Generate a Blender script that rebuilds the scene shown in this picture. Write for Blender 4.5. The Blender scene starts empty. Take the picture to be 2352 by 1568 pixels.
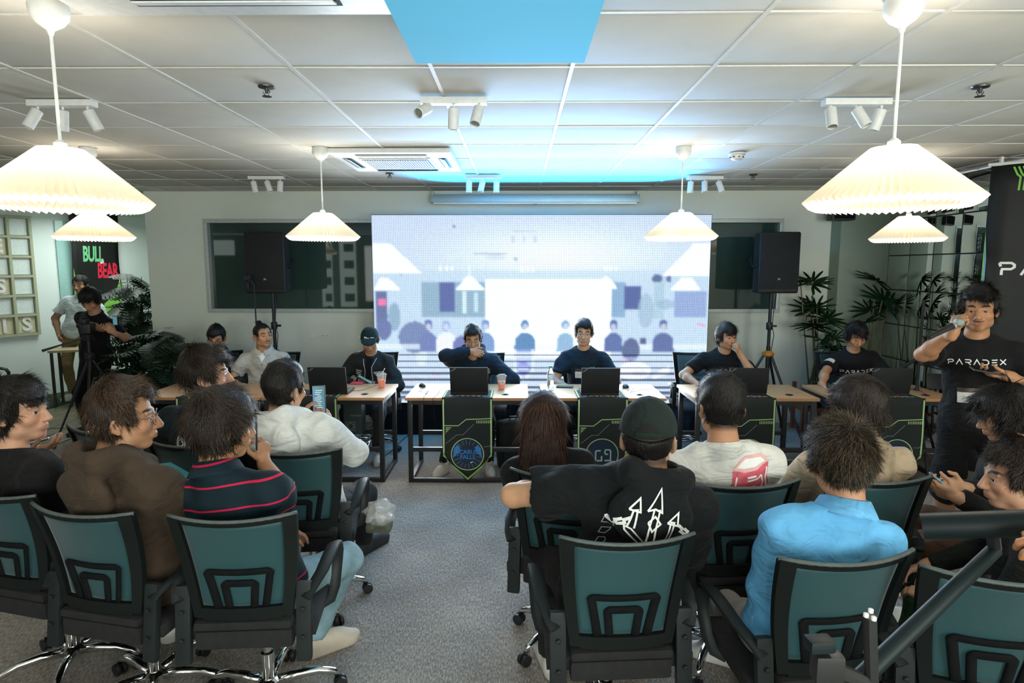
import bpy, bmesh, math, random
import numpy as np
from mathutils import Vector, Matrix
from mathutils.bvhtree import BVHTree

random.seed(7)
rng = np.random.default_rng(7)
SC = bpy.context.scene
COL = SC.collection
R = math.radians

# ------------------------------------------------------------------ camera, world, exposure
CAMZ, PITCH, YAW, FPX = 1.84, R(6.9), R(0.56), 1420.0
cam_d = bpy.data.cameras.new('camera')
cam_d.sensor_width = 36.0
cam_d.lens = 36.0 * FPX / 2352
cam_d.clip_start = 0.05
cam = bpy.data.objects.new('camera', cam_d)
COL.objects.link(cam)
cam.location = (0, 0, CAMZ)
cam.rotation_euler = (math.pi / 2 - PITCH, 0, YAW)
SC.camera = cam
SC.view_settings.view_transform = 'Standard'
SC.view_settings.look = 'None'
SC.view_settings.gamma = 1.0
SC.view_settings.use_curve_mapping = False
SC.view_settings.exposure = 0.5

cy = SC.cycles
cy.max_bounces = 6; cy.diffuse_bounces = 3; cy.glossy_bounces = 3; cy.transmission_bounces = 4; cy.transparent_max_bounces = 8
cy.adaptive_threshold = 0.03; cy.sample_clamp_indirect = 6.0
cy.caustics_reflective = False; cy.caustics_refractive = False

world = bpy.data.worlds.new('world')
SC.world = world
world.use_nodes = True
world.node_tree.nodes['Background'].inputs[0].default_value = (0.80, 0.90, 1.0, 1)
world.node_tree.nodes['Background'].inputs[1].default_value = 0.9

def area_light(name, loc, rot, sx, sy, power, color, spread=180.0):
    d = bpy.data.lights.new(name, 'AREA')
    d.shape = 'RECTANGLE'; d.size = sx; d.size_y = sy
    d.energy = power; d.color = color; d.spread = R(spread)
    o = bpy.data.objects.new(name, d)
    COL.objects.link(o)
    o.location = loc; o.rotation_euler = rot
    return o
# light thrown by the LED wall into the room (cool), and its blue off-axis spill on the ceiling
area_light('screen_light', (0.06, 6.50, 1.42), (R(-90), 0, R(0)), 3.6, 1.9, 66, (0.86, 0.95, 1.0), 110)
area_light('screen_spill_light', (0.32, 6.50, 2.30), (R(-134), 0, R(0)), 2.0, 0.10, 130, (0.0, 0.38, 1.0), 92)
# daylight through the windows behind the camera
for wx, wp in ((-3.2, 14), (0.4, 70), (3.2, 95)):
    area_light('daylight_window_light', (wx, -2.30, 1.65), (R(90), 0, 0), 1.9, 1.5, wp, (0.98, 1.0, 0.92), 170)

area_light('alcove_ceiling_light', (-5.6, 8.6, 2.60), (0, 0, 0), 1.2, 1.2, 26, (0.90, 1.0, 0.95), 170)

# ------------------------------------------------------------------ picture geometry -> place
FW = Vector((-math.sin(YAW) * math.cos(PITCH), math.cos(YAW) * math.cos(PITCH), -math.sin(PITCH)))
RT = Vector((math.cos(YAW), math.sin(YAW), 0))
UP = RT.cross(FW)
EYE = Vector((0, 0, CAMZ))
def ray(u, v):
    return FW * FPX + RT * (u - 1176) + UP * (784 - v)
def atY(u, v, Y):
    d = ray(u, v); return EYE + d * (Y / d.y)
def atZ(u, v, z):
    d = ray(u, v); return EYE + d * ((z - CAMZ) / d.z)
def atX(u, v, X):
    d = ray(u, v); return EYE + d * (X / d.x)

# ------------------------------------------------------------------ materials
MATS = {}
def mat(name, col=(0.5, 0.5, 0.5), rough=0.6, metal=0.0, var=0.06, vscale=30.0, bump=0.0, bscale=200.0,
        spec=0.5, emit=None, estr=0.0, alpha=1.0, trans=0.0, coat=0.0, sheen=0.0, ior=1.45, attr=None, sss=0.0):
    if name in MATS: return MATS[name]
    m = bpy.data.materials.new(name); m.use_nodes = True
    nt = m.node_tree; N = nt.nodes; L = nt.links
    b = N['Principled BSDF']
    b.inputs['Roughness'].default_value = rough
    b.inputs['Metallic'].default_value = metal
    b.inputs['Specular IOR Level'].default_value = spec
    b.inputs['IOR'].default_value = ior
    b.inputs['Alpha'].default_value = alpha
    b.inputs['Transmission Weight'].default_value = trans
    b.inputs['Coat Weight'].default_value = coat
    b.inputs['Sheen Weight'].default_value = sheen
    if sss:
        b.inputs['Subsurface Weight'].default_value = sss
        b.inputs['Subsurface Radius'].default_value = (0.012, 0.005, 0.003)
        b.inputs['Subsurface Scale'].default_value = 1.0
    tc = N.new('ShaderNodeTexCoord')
    nz = N.new('ShaderNodeTexNoise'); nz.inputs['Scale'].default_value = vscale; nz.inputs['Detail'].default_value = 4
    L.new(tc.outputs['Object'], nz.inputs['Vector'])
    mr = N.new('ShaderNodeMapRange')
    mr.inputs['From Min'].default_value = 0.3; mr.inputs['From Max'].default_value = 0.7
    mr.inputs['To Min'].default_value = 1 - var; mr.inputs['To Max'].default_value = 1 + var
    L.new(nz.outputs['Fac'], mr.inputs['Value'])
    vm = N.new('ShaderNodeVectorMath'); vm.operation = 'SCALE'
    L.new(mr.outputs['Result'], vm.inputs['Scale'])
    if attr:
        at = N.new('ShaderNodeAttribute'); at.attribute_name = attr
        L.new(at.outputs['Color'], vm.inputs[0])
    else:
        vm.inputs[0].default_value = col[:3]
    L.new(vm.outputs['Vector'], b.inputs['Base Color'])
    if bump:
        n2 = N.new('ShaderNodeTexNoise'); n2.inputs['Scale'].default_value = bscale; n2.inputs['Detail'].default_value = 3
        L.new(tc.outputs['Object'], n2.inputs['Vector'])
        bp = N.new('ShaderNodeBump'); bp.inputs['Strength'].default_value = bump; bp.inputs['Distance'].default_value = 0.004
        L.new(n2.outputs['Fac'], bp.inputs['Height']); L.new(bp.outputs['Normal'], b.inputs['Normal'])
    if emit:
        b.inputs['Emission Color'].default_value = (*emit, 1); b.inputs['Emission Strength'].default_value = estr
        m.cycles.emission_sampling = 'NONE'
    MATS[name] = m
    return m

def cloth(name, col, rough=0.85, bump=0.35):
    new = 'cloth_' + name not in MATS
    m = mat('cloth_' + name, col, rough, var=0.10, vscale=14, bump=bump, bscale=420, spec=0.2, sheen=0.03)
    if new: folds(m)
    return m
def folds(m, amt=0.55):
    """soft creases under the weave"""
    nt = m.node_tree; N = nt.nodes; L = nt.links; b = N['Principled BSDF']
    tc = N.new('ShaderNodeTexCoord'); mp = N.new('ShaderNodeMapping'); mp.inputs['Scale'].default_value = (1.0, 1.0, 1.9); mp.inputs['Rotation'].default_value = (.5, .35, .2)
    L.new(tc.outputs['Object'], mp.inputs['Vector'])
    n = N.new('ShaderNodeTexNoise'); n.inputs['Scale'].default_value = 9; n.inputs['Detail'].default_value = 2.5; n.inputs['Distortion'].default_value = 1.1
    L.new(mp.outputs['Vector'], n.inputs['Vector'])
    bp = N.new('ShaderNodeBump'); bp.inputs['Strength'].default_value = amt; bp.inputs['Distance'].default_value = 0.035
    L.new(n.outputs['Fac'], bp.inputs['Height'])
    old = b.inputs['Normal'].links
    if old: L.new(old[0].from_socket, bp.inputs['Normal'])
    L.new(bp.outputs['Normal'], b.inputs['Normal'])

# ------------------------------------------------------------------ mesh building
def mesh_np(name, V, Q, mi=None, smooth=True):
    """V (n,3), Q (m,k) faces of equal size"""
    V = np.asarray(V, np.float32); Q = np.asarray(Q, np.int32)
    me = bpy.data.meshes.new(name)
    me.vertices.add(len(V)); me.vertices.foreach_set('co', V.ravel())
    k = Q.shape[1]
    me.loops.add(Q.size); me.loops.foreach_set('vertex_index', Q.ravel())
    me.polygons.add(len(Q))
    me.polygons.foreach_set('loop_start', np.arange(0, Q.size, k, dtype=np.int32))
    if mi is not None: me.polygons.foreach_set('material_index', np.asarray(mi, np.int32))
    me.update(calc_edges=True)
    if smooth: me.polygons.foreach_set('use_smooth', np.ones(len(Q), bool))
    me.validate()
    return me

def link(name, me, mats=(), parent=None, loc=None, rot=None):
    if not isinstance(mats, (list, tuple)): mats = [mats]
    if me is not None and len(me.materials) == 0:
        for m in mats: me.materials.append(m)
    o = bpy.data.objects.new(name, me)
    COL.objects.link(o)
    if parent: o.parent = parent
    if loc is not None: o.location = loc
    if rot is not None: o.rotation_euler = rot
    return o

def tag(o, label=None, cat=None, group=None, kind=None):
    if label: o['label'] = label
    if cat: o['category'] = cat
    if group: o['group'] = group
    if kind: o['kind'] = kind
    return o

def empty(name, loc=(0, 0, 0), rz=0.0, label=None, cat=None, group=None):
    o = bpy.data.objects.new(name, None); COL.objects.link(o)
    o.empty_display_size = 0.1
    o.location = loc; o.rotation_euler = (0, 0, rz)
    return tag(o, label, cat, group)

def copy_tree(o, parent=None):
    c = o.copy(); COL.objects.link(c); c.parent = parent
    for ch in list(o.children): copy_tree(ch, c)
    return c

class MB:
    def __init__(s): s.v = []; s.f = []; s.m = []
    def add(s, vs, fs, m=0):
        b = len(s.v); s.v.extend([tuple(p) for p in vs])
        s.f.extend([tuple(i + b for i in f) for f in fs]); s.m.extend([m] * len(fs)); return s
    def box(s, c, d, rot=None, m=0, bev=0.0):
        x, y, z = d[0] / 2, d[1] / 2, d[2] / 2
        if bev <= 0:
            vs = [Vector((sx * x, sy * y, sz * z)) for sx in (-1, 1) for sy in (-1, 1) for sz in (-1, 1)]
            fs = [(0, 1, 3, 2), (4, 6, 7, 5), (0, 4, 5, 1), (2, 3, 7, 6), (0, 2, 6, 4), (1, 5, 7, 3)]
        else:
            bm = bmesh.new(); bmesh.ops.create_cube(bm, size=1)
            for v in bm.verts: v.co = Vector((v.co.x * d[0], v.co.y * d[1], v.co.z * d[2]))
            bmesh.ops.bevel(bm, geom=bm.edges[:] + bm.verts[:], offset=min(bev, min(d) * 0.49), segments=2, profile=0.7, affect='EDGES')
            bm.verts.index_update()
            vs = [v.co.copy() for v in bm.verts]; fs = [tuple(v.index for v in f.verts) for f in bm.faces]; bm.free()
        M = rot if rot is not None else Matrix.Identity(3)
        c = Vector(c)
        return s.add([c + M @ v for v in vs], fs, m)
    def tube(s, pts, r, n=8, m=0, cap=True, closed=False, flat=None):
        """round tube along pts; r scalar or list; flat=(rx,ry) elliptical/rect section scale"""
        pts = [Vector(p) for p in pts]; k = len(pts)
        rs = [r] * k if not hasattr(r, '__len__') else list(r)
        T = []
        for i in range(k):
            a = pts[i - 1] if (i > 0 or closed) else pts[i]; b = pts[(i + 1) % k] if (i < k - 1 or closed) else pts[i]
            t = (b - a); T.append(t.normalized() if t.length > 1e-9 else Vector((0, 0, 1)))
        ref = Vector((0, 0, 1)) if abs(T[0].z) < 0.9 else Vector((1, 0, 0))
        nrm = (ref - T[0] * ref.dot(T[0])).normalized()
        vs = []; fs = []
        for i in range(k):
            nrm = (nrm - T[i] * nrm.dot(T[i]))
            nrm = nrm.normalized() if nrm.length > 1e-6 else T[i].orthogonal().normalized()
            bi = T[i].cross(nrm)
            for j in range(n):
                a = 2 * math.pi * (j + 0.5) / n
                ca, sa = math.cos(a), math.sin(a)
                if flat: ca *= flat[0]; sa *= flat[1]
                vs.append(pts[i] + (nrm * ca + bi * sa) * rs[i])
        for i in range(k if closed else k - 1):
            for j in range(n):
                i2 = (i + 1) % k
                fs.append((i * n + j, i * n + (j + 1) % n, i2 * n + (j + 1) % n, i2 * n + j))
        if cap and not closed:
            fs.append(tuple(range(n))[::-1]); fs.append(tuple((k - 1) * n + j for j in range(n)))
        return s.add(vs, fs, m)
    def lathe(s, prof, n=24, c=(0, 0, 0), rot=None, m=0, cap=True):
        c = Vector(c); M = rot if rot is not None else Matrix.Identity(3)
        vs = []; fs = []
        for (r, z) in prof:
            for j in range(n):
                a = 2 * math.pi * j / n
                vs.append(c + M @ Vector((r * math.cos(a), r * math.sin(a), z)))
        for i in range(len(prof) - 1):
            for j in range(n):
                fs.append((i * n + j, i * n + (j + 1) % n, (i + 1) * n + (j + 1) % n, (i + 1) * n + j))
        if cap:
            fs.append(tuple(range(n))[::-1]); fs.append(tuple((len(prof) - 1) * n + j for j in range(n)))
        return s.add(vs, fs, m)
    def prism(s, poly, h, M=None, m=0):
        """poly in local xy, extruded in z 0..h, transformed by 4x4 M"""
        M = M if M is not None else Matrix.Identity(4); n = len(poly)
        vs = [M @ Vector((x, y, 0)) for x, y in poly] + [M @ Vector((x, y, h)) for x, y in poly]
        fs = [tuple(range(n))[::-1], tuple(range(n, 2 * n))] + [(i, (i + 1) % n, n + (i + 1) % n, n + i) for i in range(n)]
        return s.add(vs, fs, m)
    def mesh(s, name, smooth=False, recalc=True):
        me = bpy.data.meshes.new(name); me.from_pydata(s.v, [], s.f)
        me.polygons.foreach_set('material_index', np.array(s.m, np.int32))
        if recalc:
            bm = bmesh.new(); bm.from_mesh(me); bmesh.ops.recalc_face_normals(bm, faces=bm.faces); bm.to_mesh(me); bm.free()
        me.update()
        if smooth is True: me.polygons.foreach_set('use_smooth', np.ones(len(me.polygons), bool))
        elif smooth:
            me.polygons.foreach_set('use_smooth', np.ones(len(me.polygons), bool))
            me.set_sharp_from_angle(angle=R(smooth))
        return me
    def build(s, name, mats, parent=None, smooth=35, loc=None, rot=None):
        return link(name, s.mesh(name, smooth), mats, parent, loc, rot)

def solid(o, th=0.002):
    m = o.modifiers.new('th', 'SOLIDIFY'); m.thickness = th; m.offset = 0
def rotz(a): return Matrix.Rotation(a, 3, 'Z')
def frame(x, y, z, o):
    M = Matrix.Identity(4)
    for i in range(3): M[i][0] = x[i]; M[i][1] = y[i]; M[i][2] = z[i]; M[i][3] = o[i]
    return M

def arc(c, r, a0, a1, n, ax=(1, 0, 0), ay=(0, 0, 1)):
    c = Vector(c); ax = Vector(ax); ay = Vector(ay)
    return [c + ax * (r * math.cos(a0 + (a1 - a0) * i / n)) + ay * (r * math.sin(a0 + (a1 - a0) * i / n)) for i in range(n + 1)]

# ------------------------------------------------------------------ flat lettering and marks (2D triangles)
def ribbon(pts, w, closed=False):
    P = [Vector((p[0], p[1])) for p in pts]; n = len(P); vs = []; fs = []
    for i in range(n):
        a = P[i - 1] if (i > 0 or closed) else P[i]; b = P[(i + 1) % n] if (i < n - 1 or closed) else P[i]
        d1 = (P[i] - a); d2 = (b - P[i])
        d1 = d1.normalized() if d1.length > 1e-9 else d2.normalized()
        d2 = d2.normalized() if d2.length > 1e-9 else d1
        t = d1 + d2; t = t.normalized() if t.length > 1e-6 else d1
        nn = Vector((-t.y, t.x)); c = max(0.45, nn.dot(Vector((-d1.y, d1.x))))
        vs += [P[i] + nn * (w / 2 / c), P[i] - nn * (w / 2 / c)]
    for i in range(n if closed else n - 1):
        j = (i + 1) % n
        fs.append((2 * i, 2 * i + 1, 2 * j + 1, 2 * j))
    return [(v.x, v.y) for v in vs], fs

def sub2d(vs, fs, L):
    """subdivide ribbons/polys so they can follow a curved surface"""
    bm = bmesh.new()
    bv = [bm.verts.new((x, y, 0)) for x, y in vs]
    for f in fs:
        try: bm.faces.new([bv[i] for i in f])
        except ValueError: pass
    bmesh.ops.triangulate(bm, faces=bm.faces)
    for _ in range(4):
        es = [e for e in bm.edges if e.calc_length() > L]
        if not es: break
        bmesh.ops.subdivide_edges(bm, edges=es, cuts=1)
        bmesh.ops.triangulate(bm, faces=bm.faces)
    bm.verts.index_update()
    v2 = [(v.co.x, v.co.y) for v in bm.verts]; f2 = [tuple(v.index for v in f.verts) for f in bm.faces]
    bm.free(); return v2, f2

GLYPH = {
 'P': [[(0.0, .9), (.72, .9), (.9, .76), (.9, .58), (.72, .44), (.12, .44)], [(.17, .38), (.17, 0)], [(0, .9), (0.1, .64)]],
 'A': [[(0, 0), (.48, .95), (.96, 0)]],
 'R': [[(0, .92), (.72, .92), (.9, .78), (.9, .6), (.72, .46), (.05, .46)], [(.45, .4), (.88, 0)]],
 'D': [[(0, .92), (.62, .92), (.9, .68), (.9, .28), (.62, .05), (0, .05)]],
 'E': [[(.05, .92), (.9, .92)], [(.05, .48), (.8, .48)], [(.05, .05), (.9, .05)]],
 'X': [[(0, .95), (.9, 0)], [(.9, .95), (0, 0)]],
}
def art_paradex(w, wid=0.15):
    """PARADEX, total width w, baseline at y=0, centred"""
    V = []; F = []
    word = 'PARADEX'; adv = 1.32; tot = adv * len(word) - .4; s = w / tot
    for i, ch in enumerate(word):
        for st in GLYPH[ch]:
            vs, fs = ribbon(st, wid)
            b = len(V); V += [((x + i * adv) * s - w / 2, y * s) for x, y in vs]; F += [tuple(k + b for k in f) for f in fs]
    return V, F

def art_strokes(strokes, w, closed=False):
    V = []; F = []
    for st in strokes:
        vs, fs = ribbon(st, w, closed); b = len(V); V += vs; F += [tuple(k + b for k in f) for f in fs]
    return V, F

def art_polys(polys):
    V = []; F = []
    for p in polys:
        b = len(V); V += [tuple(q) for q in p]; F.append(tuple(range(b, b + len(p))))
    return V, F

def art_disc(r, n=32, c=(0, 0)):
    return [(c[0] + r * math.cos(2 * math.pi * i / n), c[1] + r * math.sin(2 * math.pi * i / n)) for i in range(n)], [tuple(range(n))]

def art_text(txt, size, bold=0.0, shear=0.0, spacing=1.0, sx=1.0):
    cu = bpy.data.curves.new('txt', 'FONT'); cu.body = txt; cu.size = size; cu.align_x = 'CENTER'; cu.align_y = 'CENTER'
    cu.offset = bold; cu.shear = shear; cu.space_character = spacing; cu.resolution_u = 3
    o = bpy.data.objects.new('txt', cu); COL.objects.link(o)
    dg = bpy.context.evaluated_depsgraph_get(); dg.update()
    me = bpy.data.meshes.new_from_object(o.evaluated_get(dg))
    V = [(v.co.x * sx, v.co.y) for v in me.vertices]; F = [tuple(p.vertices) for p in me.polygons]
    bpy.data.objects.remove(o); bpy.data.curves.remove(cu); bpy.data.meshes.remove(me)
    return V, F

def art_move(a, dx=0, dy=0, s=1.0, rot=0.0):
    c, n = math.cos(rot), math.sin(rot)
    return [((x * c - y * n) * s + dx, (x * n + y * c) * s + dy) for x, y in a[0]], a[1]

def decal(name, art, m, parent, M, surf=None, off=0.003, L=0.02, both=False):
    """put flat art on a plane (M: local frame, z outward) or drape it onto mesh object surf along -z"""
    vs, fs = art
    if surf is not None:
        vs, fs = sub2d(vs, fs, L)
        me = surf.data
        bvh = BVHTree.FromPolygons([v.co for v in me.vertices], [tuple(p.vertices) for p in me.polygons])
        z = Vector((M[0][2], M[1][2], M[2][2])).normalized()
        out = []; last = None
        for (x, y) in vs:
            p = M @ Vector((x, y, 0))
            h, nrm, idx, d = bvh.ray_cast(p + z * 0.35, -z, 0.8)
            if h is None: out.append(None); continue
            if nrm.dot(z) < 0: nrm = -nrm
            out.append(h + (nrm * 0.6 + z * 0.4) * off)
        keep = [f for f in fs if all(out[i] is not None for i in f)]
        V3 = [o if o is not None else Vector((0, 0, 0)) for o in out]
        used = sorted({i for f in keep for i in f}); mp = {i: k for k, i in enumerate(used)}
        V3 = [V3[i] for i in used]; fs = [tuple(mp[i] for i in f) for f in keep]
        if not fs: return None
    else:
        V3 = [M @ Vector((x, y, off)) for x, y in vs]
    me = bpy.data.meshes.new(name); me.from_pydata([tuple(v) for v in V3], [], fs); me.update()
    return link(name, me, m, parent)

# ================================================================== THE SETTING
CEIL = 2.70
WY = 7.22                      # back wall plane
XM = 4.13                      # mirror wall plane
XL = atY(340, 600, WY).x       # left end of the back wall
M_wall = mat('wall_paint', (0.70, 0.75, 0.67), 0.75, var=0.02, vscale=3, bump=0.05, bscale=90)
M_wallL = mat('wall_paint_white', (0.72, 0.80, 0.78), 0.6, var=0.02, vscale=3)
M_green = mat('wall_paint_green', (0.05, 0.16, 0.035), 0.8, var=0.05, vscale=2)
M_col = mat('column_paint', (0.27, 0.34, 0.27), 0.7, var=0.04, vscale=3)
M_tile = mat('ceiling_tile_board', (0.70, 0.68, 0.61), 0.75, var=0.035, vscale=5, bump=0.12, bscale=160)
M_bar = mat('ceiling_bar_paint', (0.74, 0.73, 0.68), 0.5)
M_alu = mat('aluminium_frame', (0.55, 0.60, 0.58), 0.4, metal=0.3)
M_glass = mat('dark_window_glass', (0.030, 0.058, 0.050), 0.03, var=0.25, vscale=0.8, spec=0.6)
M_black = mat('black_plastic', (0.012, 0.013, 0.014), 0.45, var=0.1)
M_matte = mat('black_fabric_dark', (0.006, 0.007, 0.008), 0.9, var=0.2, bump=0.2, bscale=300, spec=.15)
M_steel = mat('black_steel', (0.014, 0.015, 0.017), 0.4, var=0.1)
M_chrome = mat('chrome', (0.72, 0.73, 0.74), 0.12, metal=1.0, var=0.03)
M_white = mat('white_plastic', (0.75, 0.76, 0.74), 0.45)

# --- carpet floor
def carpet_mat():
    m = bpy.data.materials.new('carpet'); m.use_nodes = True
    nt = m.node_tree; N = nt.nodes; L = nt.links; b = N['Principled BSDF']
    b.inputs['Roughness'].default_value = 0.95; b.inputs['Specular IOR Level'].default_value = 0.1
    tc = N.new('ShaderNodeTexCoord')
    mp = N.new('ShaderNodeMapping'); mp.inputs['Scale'].default_value = (1.0, 0.30, 1.0)
    L.new(tc.outputs['Object'], mp.inputs['Vector'])
    n1 = N.new('ShaderNodeTexNoise'); n1.inputs['Scale'].default_value = 130; n1.inputs['Detail'].default_value = 6; n1.inputs['Roughness'].default_value = 0.75
    L.new(mp.outputs['Vector'], n1.inputs['Vector'])
    n2 = N.new('ShaderNodeTexNoise'); n2.inputs['Scale'].default_value = 2.2; n2.inputs['Detail'].default_value = 3
    L.new(tc.outputs['Object'], n2.inputs['Vector'])
    mx = N.new('ShaderNodeMath'); mx.operation = 'MULTIPLY_ADD'; mx.inputs[1].default_value = 0.22; L.new(n2.outputs['Fac'], mx.inputs[0]); L.new(n1.outputs['Fac'], mx.inputs[2])
    cr = N.new('ShaderNodeValToRGB')
    cr.color_ramp.elements[0].position = 0.42; cr.color_ramp.elements[0].color = (0.105, 0.097, 0.088, 1)
    cr.color_ramp.elements[1].position = 0.78; cr.color_ramp.elements[1].color = (0.54, 0.49, 0.43, 1)
    e = cr.color_ramp.elements.new(0.60); e.color = (0.27, 0.245, 0.215, 1)
    L.new(mx.outputs[0], cr.inputs['Fac']); L.new(cr.outputs['Color'], b.inputs['Base Color'])
    bp = N.new('ShaderNodeBump'); bp.inputs['Strength'].default_value = 0.5; bp.inputs['Distance'].default_value = 0.006
    L.new(n1.outputs['Fac'], bp.inputs['Height']); L.new(bp.outputs['Normal'], b.inputs['Normal'])
    return m
floor = MB().box((-2.4, 4.2, -0.05), (13.4, 13.4, 0.1)).build('floor', carpet_mat())
tag(floor, 'grey speckled loop carpet floor', kind='structure')

# --- wood planks and green carpet strip in the alcove
M_plank = mat('wood_plank', (0.165, 0.150, 0.095), 0.5, var=0.22, vscale=6, bump=0.1, bscale=40)
W0 = Vector((-6.76, 8.76, 0)); WD = Vector((0.73, 1.57, 0)).normalized(); WN = Vector((WD.y, -WD.x, 0))
def wallhit(u, v, off=0.0):
    d = ray(u, v); o = W0 + WN * off
    return EYE + d * (WN.dot(o - EYE) / WN.dot(d))
plank_me = MB().box((0, 0, 0), (0.176, 1.195, 0.012), bev=0.003).mesh('plank', 35)
for i in range(21):
    for j in range(5):
        p = Vector((-7.05 + i * 0.18, 6.05 + 0.6 + j * 1.2 - (i % 3) * 0.4, 0.004))
        if p.x > XL - 0.05 and p.y > WY - 0.6: continue
        if p.x < -6.0 and p.y > 7.2: continue
        if p.y < 6.4 or p.y > 10.2: continue
        link('plank', plank_me, M_plank, floor, p)
gs = MB().box((-6.85, 8.3, 0.003), (1.5, 4.6, 0.012)).build('green_carpet', mat('green_carpet', (0.030, 0.060, 0.022), 0.95, var=0.25, vscale=60, bump=0.4), floor)

# --- walls
def hole_wall(name, x0, x1, y, z1, hx0, hx1, hz0, hz1, th, m):
    b = MB()
    for (a, c, e, g) in ((x0, hx0, 0, z1), (hx1, x1, 0, z1), (hx0, hx1, 0, hz0), (hx0, hx1, hz1, z1)):
        b.box(((a + c) / 2, y + th / 2, (e + g) / 2), (c - a, th, g - e))
    return tag(b.build(name, m, smooth=False), kind='structure')
wA = atY(468, 503, WY); wB = atY(1788, 718, WY)
hole_wall('wall_back', XL, XM + 0.1, WY, CEIL, wA.x, wB.x, wB.z, wA.z, 0.16, M_wall)['label'] = 'pale grey green wall behind the panel tables'
tag(MB().box((XL + 0.075, WY + 0.16 + 1.6, CEIL / 2), (0.15, 3.2, CEIL)).build('wall_alcove', M_wall), 'alcove side of the grey green wall', kind='structure')
tag(MB().box((-5.4, 10.45, CEIL / 2), (2.6, 0.1, CEIL)).build('wall_far', M_green), 'dark green far wall of the alcove', kind='structure')
wl = MB(); c = W0 + WD * (-2.2) - WN * 0.06
wl.box((c.x, c.y, CEIL / 2), (0.12, 8.6, CEIL), rot=Matrix.Rotation(-math.atan2(WD.x, WD.y), 3, 'Z'))
tag(wl.build('wall_left', M_wallL), 'white side wall of the alcove with letter shelf', kind='structure')
tag(MB().box((-9.05, 1.0, CEIL / 2), (0.1, 7.0, CEIL)).build('wall_left_near', M_wall), 'side wall out to the left', kind='structure')
tag(MB().box((XM + 0.06, 2.4, CEIL / 2), (0.1, 9.8, CEIL)).build('wall_right', M_wall), 'side wall behind the mirror tiles', kind='structure')
# rear wall with bright daylight windows (seen only in reflections)
rw = MB()
rx = [(-9, -4.2), (-2.2, -0.6), (1.4, 2.2), (4.2, 4.3)]
for a, b_ in rx: rw.box(((a + b_) / 2, -2.45, CEIL / 2), (b_ - a, 0.12, CEIL))
for a, b_ in ((-4.2, -2.2), (-0.6, 1.4), (2.2, 4.2)):
    rw.box(((a + b_) / 2, -2.45, 0.45), (b_ - a, 0.12, 0.9)); rw.box(((a + b_) / 2, -2.45, 2.55), (b_ - a, 0.12, 0.3))
tag(rw.build('wall_rear', M_wall, smooth=False), 'rear wall with daylight windows', kind='structure')

# --- ceiling: slab, tiles, bars
ceil = MB().box((-2.4, 4.2, CEIL + 0.06), (13.4, 13.4, 0.06)).build('ceiling', M_tile)
tag(ceil, 'suspended ceiling of pale square tiles', kind='structure')
TX, TY = 0.611, 0.575
tile_me = MB().box((0, 0, 0), (TX - 0.010, TY - 0.008, 0.016), bev=0.003).mesh('ceiling_tile', 35)
xs_ = [0.233 + TX * k for k in range(-15, 7)]
ys_ = [2.233 + TY * k for k in range(-1, 10)]
for i in range(len(xs_) - 1):
    for j in range(len(ys_) - 1):
        if xs_[i] < -5.4 and ys_[j] < 3.0: continue
        link('ceiling_tile', tile_me, M_tile, ceil, ((xs_[i] + xs_[i + 1]) / 2, (ys_[j] + ys_[j + 1]) / 2, CEIL + 0.010 + random.uniform(-.0015, .0015)))
bx_me = MB().box((0, 0, 0), (0.018, 5.9, 0.006)).mesh('ceiling_bar', False)
by_me = MB().box((0, 0, 0), (13.2, 0.013, 0.005)).mesh('ceiling_bar', False)
for x in xs_: link('ceiling_bar', bx_me, M_bar, ceil, (x, 4.45, CEIL))
for y in ys_: link('ceiling_bar', by_me, M_bar, ceil, (-2.5, y, CEIL + 0.001))
# alcove soffit
tag(MB().box((-6.6, 9.4, CEIL - 0.04), (4.6, 2.6, 0.06)).build('trim_1', M_wallL), 'plain soffit above the alcove', kind='structure')

# --- column in the corner
cA = atY(1927, 600, WY - 0.22).x
tag(MB().box(((cA + XM) / 2, WY - 0.11, CEIL / 2), (XM - cA, 0.22, CEIL), bev=0.006).build('column', M_col), 'grey green corner column beside the mirror tiles', kind='structure')
# --- mirror tiles on the right wall
M_mirror = mat('mirror', (0.80, 0.86, 0.84), 0.012, metal=1.0, var=0.01)
mw = MB().box((XM + 0.003, 5.55, 1.35), (0.012, 2.86, 2.69)).build('wall_mirror', M_steel)
tag(mw, 'right wall clad with square mirror tiles and dark joints', kind='structure')
MT = 0.372
mt_me = MB().box((0, 0, 0), (0.006, MT - 0.012, MT - 0.012), bev=0.002).mesh('mirror_tile', 35)
for i in range(7):
    for j in range(7):
        o = link('mirror_tile', mt_me, M_mirror, mw, (XM - 0.006, WY - 0.24 - MT * (i + 0.5), 0.10 + MT * (j + 0.5)))
        o.rotation_euler = (0, random.uniform(-.002, .002), random.uniform(-.003, .003))

# --- window in the back wall (one long pane set, LED wall stands before it)
wf = MB()
wx0, wx1, wz0, wz1 = wA.x, wB.x, wB.z, wA.z
fr = 0.045
for (a, b_, c_, d_) in ((wx0, wx1, wz0, wz0 + fr), (wx0, wx1, wz1 - fr, wz1), (wx0, wx0 + fr, wz0 + fr, wz1 - fr), (wx1 - fr, wx1, wz0 + fr, wz1 - fr)):
    wf.box(((a + b_) / 2, WY + 0.02, (c_ + d_) / 2), (b_ - a, 0.10, d_ - c_), bev=0.004)
win = wf.build('window_1', M_alu)
tag(win, 'long interior window with dark green glass behind the LED wall', kind='structure')
npane = 3
for i in range(npane):
    a = wx0 + fr + (wx1 - wx0 - 2 * fr) * i / npane; b_ = wx0 + fr + (wx1 - wx0 - 2 * fr) * (i + 1) / npane
    MB().box(((a + b_) / 2, WY + 0.045, (wz0 + wz1) / 2), (b_ - a - 0.003, 0.010, wz1 - wz0 - 2 * fr)).build('pane', M_glass, win)
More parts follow.
